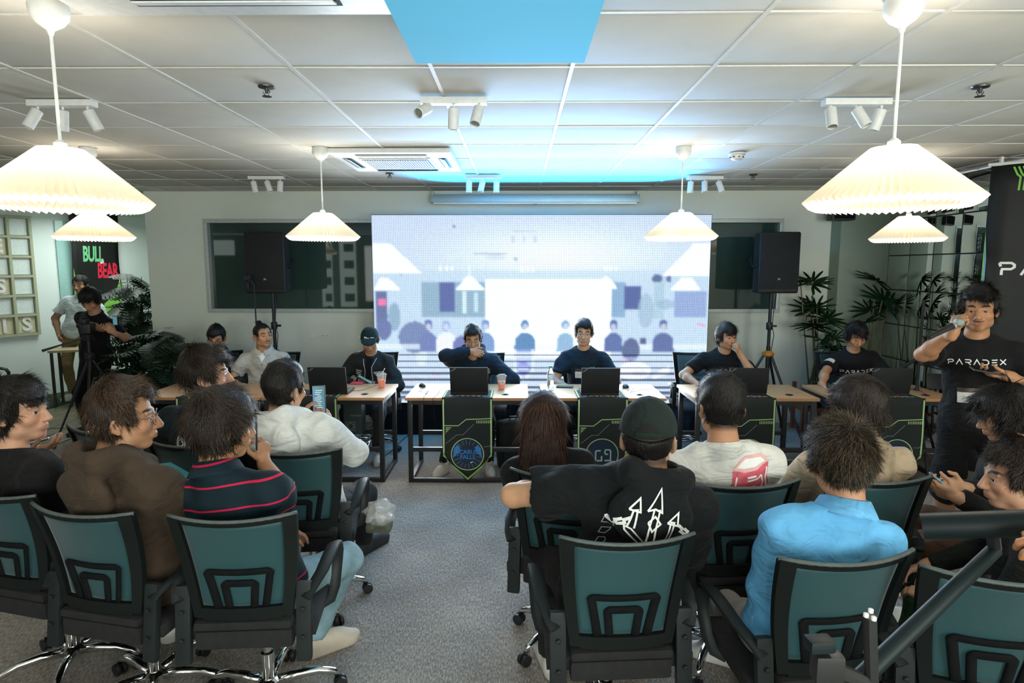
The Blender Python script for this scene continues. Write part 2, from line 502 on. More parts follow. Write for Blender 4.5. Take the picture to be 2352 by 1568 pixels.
# rear windows: frames only, daylight comes through
for k, wx in enumerate((-3.2, 0.4, 3.2)):
    f2 = MB()
    for (cx, cz, sx, sz) in ((wx - .98, 1.65, .05, 1.5), (wx + .98, 1.65, .05, 1.5), (wx, .92, 2, .05), (wx, 2.38, 2, .05), (wx + 0.2, 1.65, .06, 1.5)):
        f2.box((cx, -2.42, cz), (sx, 0.08, sz))
    tag(f2.build('window_%d' % (k + 2), M_alu), 'daylight window frame in the rear wall', kind='structure')
# narrow far-left windows in the rear wall, bright with daylight (they show as reflections in the dark glass)
M_sky = mat('window_daylight', (.8, .9, .85), .5, emit=(.80, .95, .88), estr=1.6); M_bld = mat('facade_in_window', (.45, .50, .47), .7, emit=(.5, .6, .55), estr=.5)
for k, (a, b_, z0, z1) in enumerate(((-5.35, -5.05, .75, 2.55), (-4.85, -4.40, .75, 2.55), (-8.35, -7.70, 2.15, 2.55))):
    w5 = MB().box(((a + b_) / 2, -2.385, (z0 + z1) / 2), (b_ - a + .08, .02, z1 - z0 + .08)).build('window_%d' % (k + 5), M_alu); tag(w5, 'narrow daylight window in the rear wall', kind='structure')
    MB().box(((a + b_) / 2, -2.372, (z0 + z1) / 2), (b_ - a, .006, z1 - z0)).build('pane', M_sky, w5)
    if k < 2:
        for j in range(4): MB().box(((a + b_) / 2 + .03, -2.366, z0 + .25 + j * .45), ((b_ - a) * .6, .004, .22)).build('far_window', mat('far_window_dark', (.10, .14, .14), .4), w5)
# skirting
tag(MB().box(((XL + XM) / 2, WY - 0.008, 0.05), (XM - XL, 0.016, 0.10)).build('baseboard_back', M_wall), 'low skirting along the back wall', kind='structure')

# --- wall outlets
for u0, u1, kind in ((709, 731, 0), (736, 758, 1)):
    a = atY(u0, 764, WY); b_ = atY(u1, 777, WY)
    o = MB().box(((a.x + b_.x) / 2, WY - 0.006, (a.z + b_.z) / 2), (b_.x - a.x, 0.012, abs(a.z - b_.z) * 1.0), bev=0.004).build('wall_outlet' if kind else 'blank_wall_plate', M_white)
    if kind:
        tag(o, 'white double power outlet on the back wall left of the LED wall', 'outlet')
        for sx in (-.022, .022):
            for dz in (-.008, .008):
                MB().box((o.location.x + (a.x + b_.x) / 2 + sx + (.006 if dz > 0 else -.006), WY - 0.0125, (a.z + b_.z) / 2), (0.004, 0.002, 0.014)).build('slot', M_black, o)
    else: tag(o, 'blank white wall plate left of the double outlet', 'wall plate')

# ================================================================== LED WALL
SY = 6.62
sTL = atY(853, 494, SY); sBR = atY(1631, 926, SY)
sx0, sx1, sz0, sz1 = sTL.x, atY(1635, 492, SY).x, sBR.z, sTL.z
PX0, PX1, PY0, PY1 = 853.0, 1634.0, 492.0, 926.0
cw, chh = 262, 146
U_, V_ = np.meshgrid(np.linspace(PX0, PX1, cw), np.linspace(PY0, PY1, chh))     # V_ down
C_ = np.zeros((chh, cw, 3), np.float32)
def paint(mask, col, a=1.0):
    m = mask.astype(np.float32)[..., None] * a
    C_[:] = C_ * (1 - m) + np.array(col, np.float32) * m
def cp(x, y): return 820 + x / 2.735, 460 + y / 2.735
def prect(x0, y0, x1, y1, col, a=1.0):
    (a0, b0), (a1, b1) = cp(x0, y0), cp(x1, y1)
    paint((U_ >= a0) & (U_ <= a1) & (V_ >= b0) & (V_ <= b1), col, a)
def pell(x, y, rx, ry, col, a=1.0):
    c0, c1 = cp(x, y); paint(((U_ - c0) / (rx / 2.735)) ** 2 + ((V_ - c1) / (ry / 2.735)) ** 2 < 1, col, a)
def ppoly(pts, col, a=1.0):
    P = [cp(*p) for p in pts]; ins = np.zeros_like(U_, bool); n = len(P); j = n - 1
    for i in range(n):
        xi, yi = P[i]; xj, yj = P[j]
        if yi != yj:
            c = ((yi > V_) != (yj > V_)) & (U_ < (xj - xi) * (V_ - yi) / (yj - yi) + xi); ins ^= c
        j = i
    paint(ins, col, a)
tv = (V_ - PY0) / (PY1 - PY0)
C_[:] = (np.array((0.60, 0.64, 0.80)) * (1 - tv[..., None]) + np.array((0.66, 0.74, 0.84)) * tv[..., None])
cx_, cy_ = cp(1250, 330); g = np.exp(-(((U_ - cx_) / 230) ** 2 + ((V_ - cy_) / 60) ** 2)); paint(g, (0.98, 1.0, 1.0), 0.95)
prect(90, 430, 2230, 960, (0.55, 0.66, 0.78), 0.55)
prect(400, 500, 810, 720, (0.22, 0.34, 0.42), 0.8); prect(510, 505, 612, 690, (0.09, 0.10, 0.30))
prect(655, 560, 680, 700, (0.75, 0.85, 0.85)); prect(735, 570, 760, 690, (0.6, 0.75, 0.8))
prect(1605, 505, 1700, 720, (0.22, 0.36, 0.52), 0.9); prect(1690, 525, 1796, 672, (0.07, 0.09, 0.28))
prect(2010, 555, 2215, 720, (0.28, 0.34, 0.58), 0.9); prect(1880, 470, 1945, 730, (0.42, 0.55, 0.60), 0.8)
pell(1897, 478, 34, 26, (0.10, 0.12, 0.25)); pell(1970, 478, 16, 26, (0.12, 0.14, 0.28))
prect(104, 560, 178, 800, (0.12, 0.13, 0.28)); prect(118, 610, 170, 650, (1.0, 0.15, 0.35))
pell(350, 850, 105, 100, (0.13, 0.16, 0.34), 0.9); pell(220, 720, 40, 90, (0.22, 0.34, 0.45), 0.8); pell(150, 800, 50, 70, (0.14, 0.15, 0.33))
pell(1830, 680, 50, 110, (0.35, 0.45, 0.55), 0.7); pell(1955, 640, 60, 30, (0.3, 0.4, 0.5), 0.6)
prect(806, 488, 1608, 980, (1.25, 1.28, 1.28))
for P_ in ([(96, 262), (205, 268), (396, 442), (96, 442)], [(98, 546), (135, 478), (185, 478), (258, 546)], [(618, 546), (688, 470), (724, 470), (802, 546)],
           [(1520, 540), (1560, 470), (1585, 470), (1645, 540)], [(1938, 456), (2122, 265), (2225, 262), (2225, 456)], [(1984, 550), (2060, 474), (2112, 474), (2172, 550)]):
    ppoly(P_, (1.3, 1.3, 1.3))
prect(704, 395, 708, 470, (1, 1, 1))
for x in (1040, 1075, 1110): prect(x - 9, 400, x + 9, 432, (1.1, 1.1, 1.1))
for x in (1572, 1600, 1630): prect(x - 9, 400, x + 9, 430, (1.1, 1.1, 1.1))
for x in (523, 558, 592): prect(x - 8, 403, x + 8, 430, (1.1, 1.1, 1.1))
prect(975, 180, 1135, 190, (0.6, 0.6, 0.65)); prect(735, 320, 945, 326, (0.45, 0.42, 0.42)); pell(870, 348, 65, 18, (0.72, 0.74, 0.8)); prect(990, 343, 1010, 366, (0.5, 0.5, 0.55))
for x in (985, 1052, 1120): prect(x - 12, 212, x + 12, 252, (0.66, 0.66, 0.74))
pell(608, 158, 10, 8, (0.15, 0.15, 0.25)); pell(268, 458, 5, 5, (0.2, 0.2, 0.3))
prect(90, 895, 2230, 925, (0.95, 0.97, 1.0), 0.6)
for (x, col, w) in ((438, (0.16, 0.18, 0.40), 62), (552, (0.95, 0.96, 1.0), 68), (806, (0.20, 0.30, 0.55), 60), (1058, (0.10, 0.22, 0.42), 70), (1318, (0.30, 0.45, 0.62), 58), (1625, (0.10, 0.13, 0.33), 62), (1945, (0.10, 0.12, 0.30), 70)):
    ppoly([(x - w, 940), (x - w * .92, 862), (x - w * .70, 838), (x - w * .25, 818), (x + w * .25, 818), (x + w * .70, 838), (x + w * .92, 862), (x + w, 940)], col); pell(x, 770 if x != 552 else 778, 27, 34, (0.35, 0.42, 0.66) if col[0] > .5 else (col[0] * .9, col[1] * .9, col[2])); pell(x + 2, 784, 18, 20, (0.78, 0.74, 0.80), 0.7)
pell(650, 920, 60, 80, (0.16, 0.16, 0.40)); prect(1800, 850, 1840, 890, (0.08, 0.08, 0.2))
pell(1740, 930, 58, 75, (0.10, 0.11, 0.24))
ppoly([(990, 930), (1110, 930), (1110, 1070), (1050, 1135), (990, 1070)], (0.35, 0.38, 0.75), 0.55)
for a, b_ in (((988, 925), (1000, 1070)), ((1102, 925), (1114, 1070))): prect(*a, *b_, (1.0, 1.0, 1.0), .8)
ppoly([(988, 1066), (1000, 1060), (1050, 1118), (1102, 1060), (1114, 1066), (1050, 1138)], (1, 1, 1), .9)
pell(1050, 1050, 42, 42, (0.20, 0.18, 0.65)); prect(1015, 1040, 1085, 1058, (0.85, 0.9, 1.0))
pell(1765, 1065, 108, 58, (1.25, 1.2, 1.25)); pell(1800, 1080, 45, 26, (1.0, 0.75, 0.85), .6); ppoly([(1880, 1090), (1990, 1030), (1995, 1080), (1890, 1120)], (1.2, 1.1, 1.1))
for x, y in ((350, 1110), (480, 1080), (300, 1120), (2010, 1080), (1690, 980), (2180, 760)): ppoly([(x - 30, y), (x + 40, y + 10), (x + 30, y + 18), (x - 20, y + 10)], (1.0, 0.12, 0.25), .8)
ppoly([(350, 950), (425, 945), (415, 1035), (365, 1035)], (0.95, 0.97, 1), .7)
for _ in range(1):
    Pd = np.pad(C_, ((1, 1), (1, 1), (0, 0)), mode='edge')
    C_ = (Pd[:-2, 1:-1] + Pd[2:, 1:-1] + Pd[1:-1, :-2] + Pd[1:-1, 2:] + 2 * Pd[1:-1, 1:-1]) / 6
C_ = C_ * .90 + np.array((.06, .075, .09), np.float32)
# scan bars low on the wall
for k, y in enumerate((960, 1000, 1038, 1075, 1118, 1160, 1196, 1230)):
    prect(90, y, 2230, y + (10 if k < 3 else 17 if k < 5 else 24), (0.03, 0.04, 0.07), 0.85)
    prect(90, y + 17, 2230, y + 38, (0.62, 0.68, 1.0), 0.35)
jit = (rng.random((chh, cw, 1)) - .5) * 0.10
C_ = np.clip(C_ * (1 + jit) * np.array((.90, 1.0, 1.06), np.float32), 0, 1.4)
gx, gz = np.meshgrid(np.linspace(sx0, sx1, cw), np.linspace(sz1, sz0, chh))
V3 = np.stack([gx, np.full_like(gx, 0), gz], -1).reshape(-1, 3)
ii, jj = np.meshgrid(np.arange(chh - 1), np.arange(cw - 1), indexing='ij'); b0 = (ii * cw + jj).ravel()
Qs = np.stack([b0, b0 + cw, b0 + cw + 1, b0 + 1], -1)
led = empty('led_wall', ((sx0 + sx1) / 2, SY, 0), 0, 'huge bright LED video wall showing the room behind the panel', 'screen')
V3[:, 0] -= (sx0 + sx1) / 2
sme = mesh_np('display', V3, Qs, smooth=False)
ca = sme.color_attributes.new('Col', 'FLOAT_COLOR', 'POINT')
ca.data.foreach_set('color', np.concatenate([C_.reshape(-1, 3), np.ones((cw * chh, 1), np.float32)], 1).astype(np.float32).ravel())
def led_mat():
    m = bpy.data.materials.new('led_display'); m.use_nodes = True
    nt = m.node_tree; N = nt.nodes; L = nt.links; N.remove(N['Principled BSDF'])
    at = N.new('ShaderNodeAttribute'); at.attribute_name = 'Col'
    tc = N.new('ShaderNodeTexCoord'); sp = N.new('ShaderNodeSeparateXYZ'); L.new(tc.outputs['Object'], sp.inputs[0])
    outs = []
    for ax in ('X', 'Z'):
        m1 = N.new('ShaderNodeMath'); m1.operation = 'MULTIPLY'; m1.inputs[1].default_value = 2 * math.pi / 0.0185; L.new(sp.outputs[ax], m1.inputs[0])
        m2 = N.new('ShaderNodeMath'); m2.operation = 'SINE'; L.new(m1.outputs[0], m2.inputs[0]); outs.append(m2)
    mm = N.new('ShaderNodeMath'); mm.operation = 'MAXIMUM'; L.new(outs[0].outputs[0], mm.inputs[0]); L.new(outs[1].outputs[0], mm.inputs[1])
    mr = N.new('ShaderNodeMapRange'); mr.inputs['From Min'].default_value = -0.8; mr.inputs['From Max'].default_value = 0.4; mr.inputs['To Min'].default_value = 0.55; mr.inputs['To Max'].default_value = 1.04
    L.new(mm.outputs[0], mr.inputs['Value'])
    em = N.new('ShaderNodeEmission'); L.new(at.outputs['Color'], em.inputs['Color'])
    mu = N.new('ShaderNodeMath'); mu.operation = 'MULTIPLY'; mu.inputs[1].default_value = 0.86; L.new(mr.outputs['Result'], mu.inputs[0]); L.new(mu.outputs[0], em.inputs['Strength'])
    L.new(em.outputs[0], N['Material Output'].inputs['Surface'])
    m.cycles.emission_sampling = 'NONE'
    return m
link('display', sme, led_mat(), led)
w_ = sx1 - sx0
cb = MB(); cb.box((0, 0.055, (sz0 + sz1) / 2), (w_ + 0.012, 0.10, sz1 - sz0 + 0.012), bev=0.004); cb.build('cabinet', M_black, led)
tag(MB().box(((sx0 + sx1) / 2, SY + 0.06, sz0 / 2 - 0.01), (w_ + 0.02, 0.09, sz0 - 0.03)).build('stage_skirt', M_matte), 'black cloth skirt below the LED wall', 'skirt')
# projector screen housing above
pa = atY(990, 447, WY - 0.08); pb = atY(1468, 465, WY - 0.08)
pc = empty('projector_screen_case', ((pa.x + pb.x) / 2, WY - 0.08, (pa.z + pb.z) / 2), 0, 'long grey roll-up projector screen case above the LED wall', 'screen case')
M_case = mat('case_metal', (0.30, 0.40, 0.40), 0.35, metal=0.3)
MB().box((0, 0, 0), (pb.x - pa.x, 0.09, pa.z - pb.z), bev=0.012).build('housing', M_case, pc)
MB().box((0, -0.02, -(pa.z - pb.z) / 2 - 0.008), (pb.x - pa.x - 0.06, 0.02, 0.018)).build('bottom_bar', M_alu, pc)
for s in (-1, 1): MB().box((s * (pb.x - pa.x) / 2 * 0.985, 0.02, 0.05), (0.02, 0.08, 0.06), bev=.004).build('bracket', M_alu, pc)
MB().tube(arc((0.0, -0.03, -0.065), 0.02, 0, 2 * math.pi, 12, (1, 0, 0), (0, 0, .5)), 0.004, 6).build('pull_ring', M_alu, pc)

# ================================================================== ALCOVE THINGS
# letter shelf
M_shelf = mat('shelf_paint', (0.40, 0.42, 0.29), 0.6)
shelf = empty('letter_shelf', tuple(wallhit(44, 700, 0.02).xy) + (0,), 0, 'pale green wall grid shelf with cut-out letters in the alcove', 'shelf')
sh0 = Vector(shelf.location)
sw = mat('shelf_card', (0.66, 0.74, 0.72), 0.6); sy_ = mat('letter_card', (0.62, 0.58, 0.40), 0.6); sl = mat('letter_white', (0.78, 0.80, 0.78), 0.5); sbl = mat('blue_card', (0.01, 0.10, 0.50), 0.5)
pR = wallhit(88, 765, 0.02); pz0 = pR.z; pitch = 0.268
aR = (pR - W0).dot(WD); zt = 2.36
nc, nr = 6, int((zt - pz0) / pitch) + 1
def wpt(a, z, off): return W0 + WD * a + WN * off + Vector((0, 0, z))
Mw = lambda a, z, off: frame(WD, Vector((0, 0, 1)), WN, wpt(a, z, off) - sh0)
RW = Matrix(((WD.x, WN.x, 0), (WD.y, WN.y, 0), (0, 0, 1)))
for i in range(nc + 1):
    p = wpt(aR - i * pitch, (pz0 + pz0 + nr * pitch) / 2, 0.03) - sh0
    MB().box(p, (0.035, 0.06, nr * pitch + 0.035), rot=RW).build('upright', M_shelf, shelf)
for j in range(nr + 1):
    p = wpt(aR - nc * pitch / 2, pz0 + j * pitch, 0.03) - sh0
    MB().box(p, (nc * pitch, 0.056, 0.032), rot=RW).build('shelf_bar', M_shelf, shelf)
letters = {(0, 1): 'S', (1, 1): 'I', (2, 3): 'R', (1, 3): 'S', (1, 5): 'E', (2, 5): 'V'}
for i in range(nc):
    for j in range(nr):
        ch = None
        for (ci, cj), L_ in letters.items():
            if ci + (1 if cj == 1 and False else 0) == i and cj - 1 == j: ch = L_
        blue = (i == 2 and j == 3)
        p = wpt(aR - (i + .5) * pitch, pz0 + (j + .5) * pitch, 0.012) - sh0
        card = MB().box(p, (pitch - 0.05, 0.012, pitch - 0.05), rot=RW).build('card', sbl if blue else (sy_ if ch else sw), shelf)
        if ch:
            vs, fs = art_text(ch, 0.26, bold=0.008)
            decal('letter', (vs, fs), sl, card, Mw(aR - (i + .5) * pitch, pz0 + (j + .5) * pitch, 0.03), off=0.004)

# hanging banner on the white wall
def quadmesh(pts3, faces): 
    b = MB(); b.add(pts3, faces); return b
M_ban = mat('banner_black', (0.005, 0.006, 0.006), 0.6, var=0.2, vscale=4)
M_lime = mat('banner_lime', (0.20, 0.50, 0.07), 0.6)
M_limeL = mat('banner_pale_lime', (0.42, 0.70, 0.28), 0.6)
M_txtg = mat('banner_green_text', (0.16, 0.52, 0.24), 0.6); M_txtr = mat('banner_red_text', (0.75, 0.02, 0.06), 0.6)
M_prt = mat('print_white', (0.80, 0.82, 0.80), 0.6)
bTL, bTR = wallhit(155, 481, 0.10), wallhit(268, 498, 0.10)
ban = empty('hanging_banner', (bTL.x, bTL.y, 0), 0, 'black pointed banner with green and red lettering on the alcove wall', 'banner')
b0v = Vector(ban.location); Wb = (bTR - bTL).dot(WD); ztop = bTL.z; zs = wallhit(289, 688, 0.10).z; ztip = wallhit(274, 728, 0.10).z
MBn = lambda a, z, off=0.0: frame(WD, Vector((0, 0, 1)), WN, bTL + WD * a + Vector((0, 0, z - ztop)) + WN * off - b0v)
sub = []
nu, nv = 10, 14
V = []; F = []
for j in range(nv + 1):
    for i in range(nu + 1):
        u = i / nu; low = zs + (ztip - zs) * (1 - abs(2 * u - 1))
        z = ztop + (low - ztop) * j / nv
        p = bTL + WD * (u * Wb) + Vector((0, 0, z - ztop)) + WN * (0.03 * math.sin(j / nv * 5 + u * 2)) - b0v
        V.append(p)
for j in range(nv):
    for i in range(nu): F.append((j * (nu + 1) + i, j * (nu + 1) + i + 1, (j + 1) * (nu + 1) + i + 1, (j + 1) * (nu + 1) + i))
bb = MB(); bb.add(V, F); cl = bb.build('cloth', M_ban, ban, smooth=True)
solid(cl)
hT = ztop - zs
zl = lambda v: bTL.z + (wallhit(220, v, 0.1).z - wallhit(220, 489, 0.1).z)
decal('lettering', art_text('BULL', 0.31, bold=0.010, sx=0.46, spacing=0.95), M_txtg, ban, MBn(Wb * 0.43, zl(588), 0.02), surf=cl)
decal('lettering', art_text('BEAR', 0.31, bold=0.010, sx=0.46, spacing=0.95), M_txtr, ban, MBn(Wb * 0.74, zl(626), 0.02), surf=cl)
decal('lettering', art_text('&', 0.10, bold=0.004), M_prt, ban, MBn(Wb * 0.62, zl(603), 0.02), surf=cl)
decal('lime_trim', art_strokes([[(Wb * .5, 0), (Wb * .62, -.05), (Wb * .98, -.05)]], 0.05), M_limeL, ban, MBn(0, zl(546), 0.02), surf=cl)
decal('lime_trim', art_polys([[(Wb * .98, zs - ztop + .35), (Wb * .98, zs - ztop + .0), (Wb * .55, ztip - ztop + .04), (Wb * .60, ztip - ztop + .22), (Wb * .86, zs - ztop + .1)]]), M_lime, ban, MBn(0, ztop, 0.02), surf=cl)
decal('lime_trim', art_polys([[(Wb * .02, zs - ztop + .5), (Wb * .02, zs - ztop), (Wb * .45, ztip - ztop + .04), (Wb * .40, ztip - ztop + .22), (Wb * .12, zs - ztop + .1)]]), M_lime, ban, MBn(0, ztop, 0.02), surf=cl)
MB().tube([Vector((0, 0, ztop)) - WD * 0.02, Vector((0, 0, ztop)) + WD * (Wb + .02)], 0.012, 8).build('top_rod', M_alu, ban)
# glass writing board
gA, gB = wallhit(124, 506, 0.02), wallhit(196, 690, 0.02)
cg = (gA + gB) / 2
gb = MB().box((0, 0, 0), ((gB - gA).dot(WD), 0.012, gA.z - gB.z), rot=RW, bev=0.003).build('glass_board', mat('teal_glass', (0.33, 0.55, 0.52), 0.08), loc=cg)
tag(gb, 'pale teal glass writing board behind the pointed banner', 'board')

# ================================================================== PENDANT LAMPS
def shade_mat():
    m = bpy.data.materials.new('pleated_shade'); m.use_nodes = True
    nt = m.node_tree; N = nt.nodes; L = nt.links; N.remove(N['Principled BSDF'])
    d = N.new('ShaderNodeBsdfDiffuse'); t = N.new('ShaderNodeBsdfTranslucent'); mx = N.new('ShaderNodeMixShader')
    nz = N.new('ShaderNodeTexNoise'); nz.inputs['Scale'].default_value = 60
    cr = N.new('ShaderNodeValToRGB'); cr.color_ramp.elements[0].color = (0.80, 0.76, 0.66, 1); cr.color_ramp.elements[1].color = (0.88, 0.85, 0.77, 1)
    L.new(nz.outputs['Fac'], cr.inputs['Fac']); L.new(cr.outputs['Color'], d.inputs['Color']); hs_ = N.new('ShaderNodeMix'); hs_.data_type = 'RGBA'; hs_.blend_type = 'MULTIPLY'; hs_.inputs['Factor'].default_value = 1; hs_.inputs['B'].default_value = (.95, .92, .84, 1); L.new(cr.outputs['Color'], hs_.inputs['A']); L.new(hs_.outputs['Result'], t.inputs['Color'])
    mx.inputs['Fac'].default_value = 0.45
    L.new(d.outputs[0], mx.inputs[1]); L.new(t.outputs[0], mx.inputs[2]); L.new(mx.outputs[0], N['Material Output'].inputs['Surface'])
    return m
M_shade = shade_mat()
M_bulb = mat('lit_bulb', (1, 0.95, 0.85), 0.4, emit=(1.0, 0.90, 0.72), estr=8)
LR, LH, NP = 0.255, 0.175, 64
def shade_mesh():
    b = MB(); rings = 9; vs = []; fs = []; n = NP * 2
    for i in range(rings):
        t = i / (rings - 1)
        r = 0.066 + (LR - 0.066) * t; z = LH * (1 - t)
        amp = 0.0035 + 0.0095 * t
        for j in range(n):
            a = 2 * math.pi * j / n; k = 1 if j % 2 else -1
            vs.append(((r + amp * k) * math.cos(a), (r + amp * k) * math.sin(a), z + k * amp * 0.45))
    for i in range(rings - 1):
        for j in range(n): fs.append((i * n + j, i * n + (j + 1) % n, (i + 1) * n + (j + 1) % n, (i + 1) * n + j))
    # inturned lip
    base = (rings - 1) * n
    for j in range(n):
        a = 2 * math.pi * j / n; k = 1 if j % 2 else -1
        vs.append(((LR - 0.018 + 0.011 * k) * math.cos(a), (LR - 0.018 + 0.011 * k) * math.sin(a), -0.020 + k * 0.005))
    for j in range(n): fs.append((base + j, base + (j + 1) % n, base + n + (j + 1) % n, base + n + j))
    b.add(vs, fs); return b.mesh('shade', False)
def make_lamp():
    t = empty('pendant_lamp')
    link('shade', shade_mesh(), M_shade, t)
    MB().tube([(0, 0, LH - 0.03), (0, 0, CEIL - 2.05)], 0.0055, 8).build('cord', M_white, t)
    MB().lathe([(0.0, .085), (0.052, .082), (0.060, .06), (0.056, .03), (0.040, 0.008), (0.012, -0.012), (0.006, -0.03)], 24, (0, 0, CEIL - 2.05 - 0.085)).build('ceiling_cup', M_white, t)
    MB().lathe([(0.01, LH + .03), (0.02, LH + .02), (0.022, LH - .06)], 16).build('socket', M_white, t)
    sp = MB()
    for k in range(3):
        a = k * 2.094; sp.tube([(0, 0, LH - .008), (0.068 * math.cos(a), 0.068 * math.sin(a), LH - .008)], 0.002, 5)
    sp.build('spider', M_white, t)
    bm = bmesh.new(); bmesh.ops.create_icosphere(bm, subdivisions=2, radius=0.035); me = bpy.data.meshes.new('bulb'); bm.to_mesh(me); bm.free()
    me.polygons.foreach_set('use_smooth', np.ones(len(me.polygons), bool))
    link('bulb', me, M_bulb, t, (0, 0, LH * 0.52))
    ld = bpy.data.lights.new('lamp_light', 'POINT'); ld.energy = 17; ld.color = (1.0, 0.90, 0.76); ld.shadow_soft_size = 0.05
    lo = bpy.data.objects.new('lamp_light', ld); COL.objects.link(lo); lo.parent = t; lo.location = (0, 0, LH * 0.52)
    return t
lamp_px = [(150, 466, 2.12, 'big pleated pendant lamp hanging nearest on the left'), (2043, 470, 2.12, 'big pleated pendant lamp hanging nearest on the right'),
           (743, 543, 4.62, 'pleated pendant lamp hanging before the left window'), (1563, 543, 4.62, 'pleated pendant lamp overlapping the LED wall'),
           (218, 546, 4.62, 'pleated pendant lamp hanging before the alcove banner'), (2083, 552, 4.95, 'pleated pendant lamp hanging before the mirror tiles')]
lamp0 = make_lamp()
for i, (u, v, Y, lab) in enumerate(lamp_px):
    o = lamp0 if i == 0 else copy_tree(lamp0)
    p = atY(u, v, Y); o.location = (p.x, p.y, 2.055)
    tag(o, lab, 'lamp', 'pleated pendant lamps')

# ================================================================== TRACK SPOTLIGHTS
M_spotin = mat('spot_reflector', (0.45, 0.48, 0.45), 0.25, metal=0.7)
bar_me = MB().box((0, 0, -0.016), (0.34, 0.055, 0.032), bev=0.004).mesh('bar', 35)
can_b = MB(); can_b.lathe([(0.022, 0.0), (0.027, -0.003), (0.0275, -0.006), (0.0275, -0.105), (0.0235, -0.107), (0.0225, -0.085)], 20)
can_me = can_b.mesh('can', 35)
arm_me = MB().tube([(0, 0, 0), (0, 0, -0.022)], 0.006, 8).mesh('arm', 35)
refl_me = MB().lathe([(0.021, 0), (0.006, 0.016)], 16, (0, 0, -0.100)).mesh('reflector', 35)
def track(u, v, Y, tilts, lab):
    p = atZ(u, v, CEIL)
    t = empty('track_light', (p.x, Y if Y else p.y, CEIL - 0.006), 0, lab, 'spotlight', 'triple track spotlights')
    link('bar', bar_me, M_white, t)
    for k, (rx, ry) in enumerate(tilts):
        x = (-0.13, 0.0, 0.13)[k]
        a = link('arm', arm_me, M_white, t, (x, 0, -0.032))
        c_ = link('can', can_me, M_white, t, (x, 0, -0.048)); c_.rotation_euler = (R(rx), R(ry), 0)
        r_ = link('reflector', refl_me, M_spotin, c_)
    return t
track(142, 228, None, ((-18, 22), (5, 8), (14, -20)), 'white triple spotlight bar behind the left near lamp cord')
track(1042, 222, None, ((-55, 40), (8, 3), (-28, 12)), 'white triple spotlight bar at the middle of the near ceiling')
track(1968, 225, None, ((-22, 3), (-20, -24), (12, 12)), 'white triple spotlight bar behind the right near lamp cord')
track(612, 403, None, ((4, -10), (-6, -20), (-8, 2)), 'white triple spotlight bar near the back wall, leftmost')
track(1109, 401, None, ((4, 2), (-10, 12), (4, 2)), 'white triple spotlight bar above the projector screen case')
track(1619, 403, None, ((4, 2), (-12, 2), (-8, -20)), 'white triple spotlight bar near the back wall, rightmost')

# ================================================================== CEILING MACHINES
M_ac = mat('air_conditioner_white', (0.74, 0.76, 0.75), 0.4)
M_slot = mat('dark_slot', (0.03, 0.04, 0.045), 0.7)
def cassette(name, cx, cy, lab, s=1.0):
    t = empty(name, (cx, cy, CEIL - 0.004), 0, lab, 'air conditioner')
    W = 0.92 * s; D = 0.92 * s
    MB().box((0, 0, -0.018), (W, D, 0.036), bev=0.012).build('panel', M_ac, t)
    MB().box((0, 0, -0.040), (0.56 * s, 0.50 * s, 0.012), bev=0.004).build('grille_frame', M_ac, t)
    for k in range(26):
        x = -0.245 * s + 0.49 * s * k / 25
        MB().box((x, 0, -0.049), (0.008, 0.44 * s, 0.008)).build('grille_slat', M_ac, t)
    MB().box((0, 0, -0.0465), (0.52 * s, 0.45 * s, 0.002)).build('grille_back', M_slot, t)
    for (x, y, a, b_) in ((0, -.36, .54, .07), (0, .36, .54, .07), (-.37, 0, .07, .46), (.37, 0, .07, .46)):
        MB().box((x * s, y * s, -0.0365), (a * s, b_ * s, 0.003)).build('air_slot', M_slot, t)
        fl = MB().box((0, 0, 0), (a * s * .96, b_ * s * .55, 0.006) if a > b_ else (a * s * .55, b_ * s * .96, 0.006), bev=.002).build('flap', M_ac, t, loc=(x * s, y * s, -0.045))
        fl.rotation_euler = (R(-14 if y < 0 else 12) if a > b_ else 0, R(18) if b_ > a else 0, 0)
    return t
pA, pB = atZ(770, 340, CEIL), atZ(1045, 382, CEIL)
cassette('air_conditioner', (pA.x + pB.x) / 2 + 0.0, (pA.y + pB.y) / 2, 'white ceiling cassette air conditioner with striped grille, in front of the LED wall', 0.98)
q = atZ(590, 20, CEIL)
cassette('air_conditioner', q.x, q.y - 0.60, 'white ceiling air conditioner cut off by the top edge of the photo', 1.2)
# proud ceiling panel; the screen's blue reflection is painted in by colour and glow
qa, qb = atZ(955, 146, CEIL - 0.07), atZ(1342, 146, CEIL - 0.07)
lp = empty('ceiling_panel', ((qa.x + qb.x) / 2, qa.y - 0.62, CEIL - 0.07), 0, 'large panel painted with blue screen reflection, hung at the top middle of the ceiling', 'ceiling panel')
M_blue = mat('blue_reflection_glow', (0.16, 0.50, 0.66), 0.8, var=0.03, vscale=1, spec=.1, emit=(0.06, 0.50, 0.85), estr=0.26)
MB().box((0, 0, 0.006), (qb.x - qa.x, 1.24, 0.012), bev=0.003).build('panel_face', M_blue, lp)
MB().box((0, 0, 0.038), (qb.x - qa.x - 0.03, 1.20, 0.05)).build('housing', M_ac, lp)
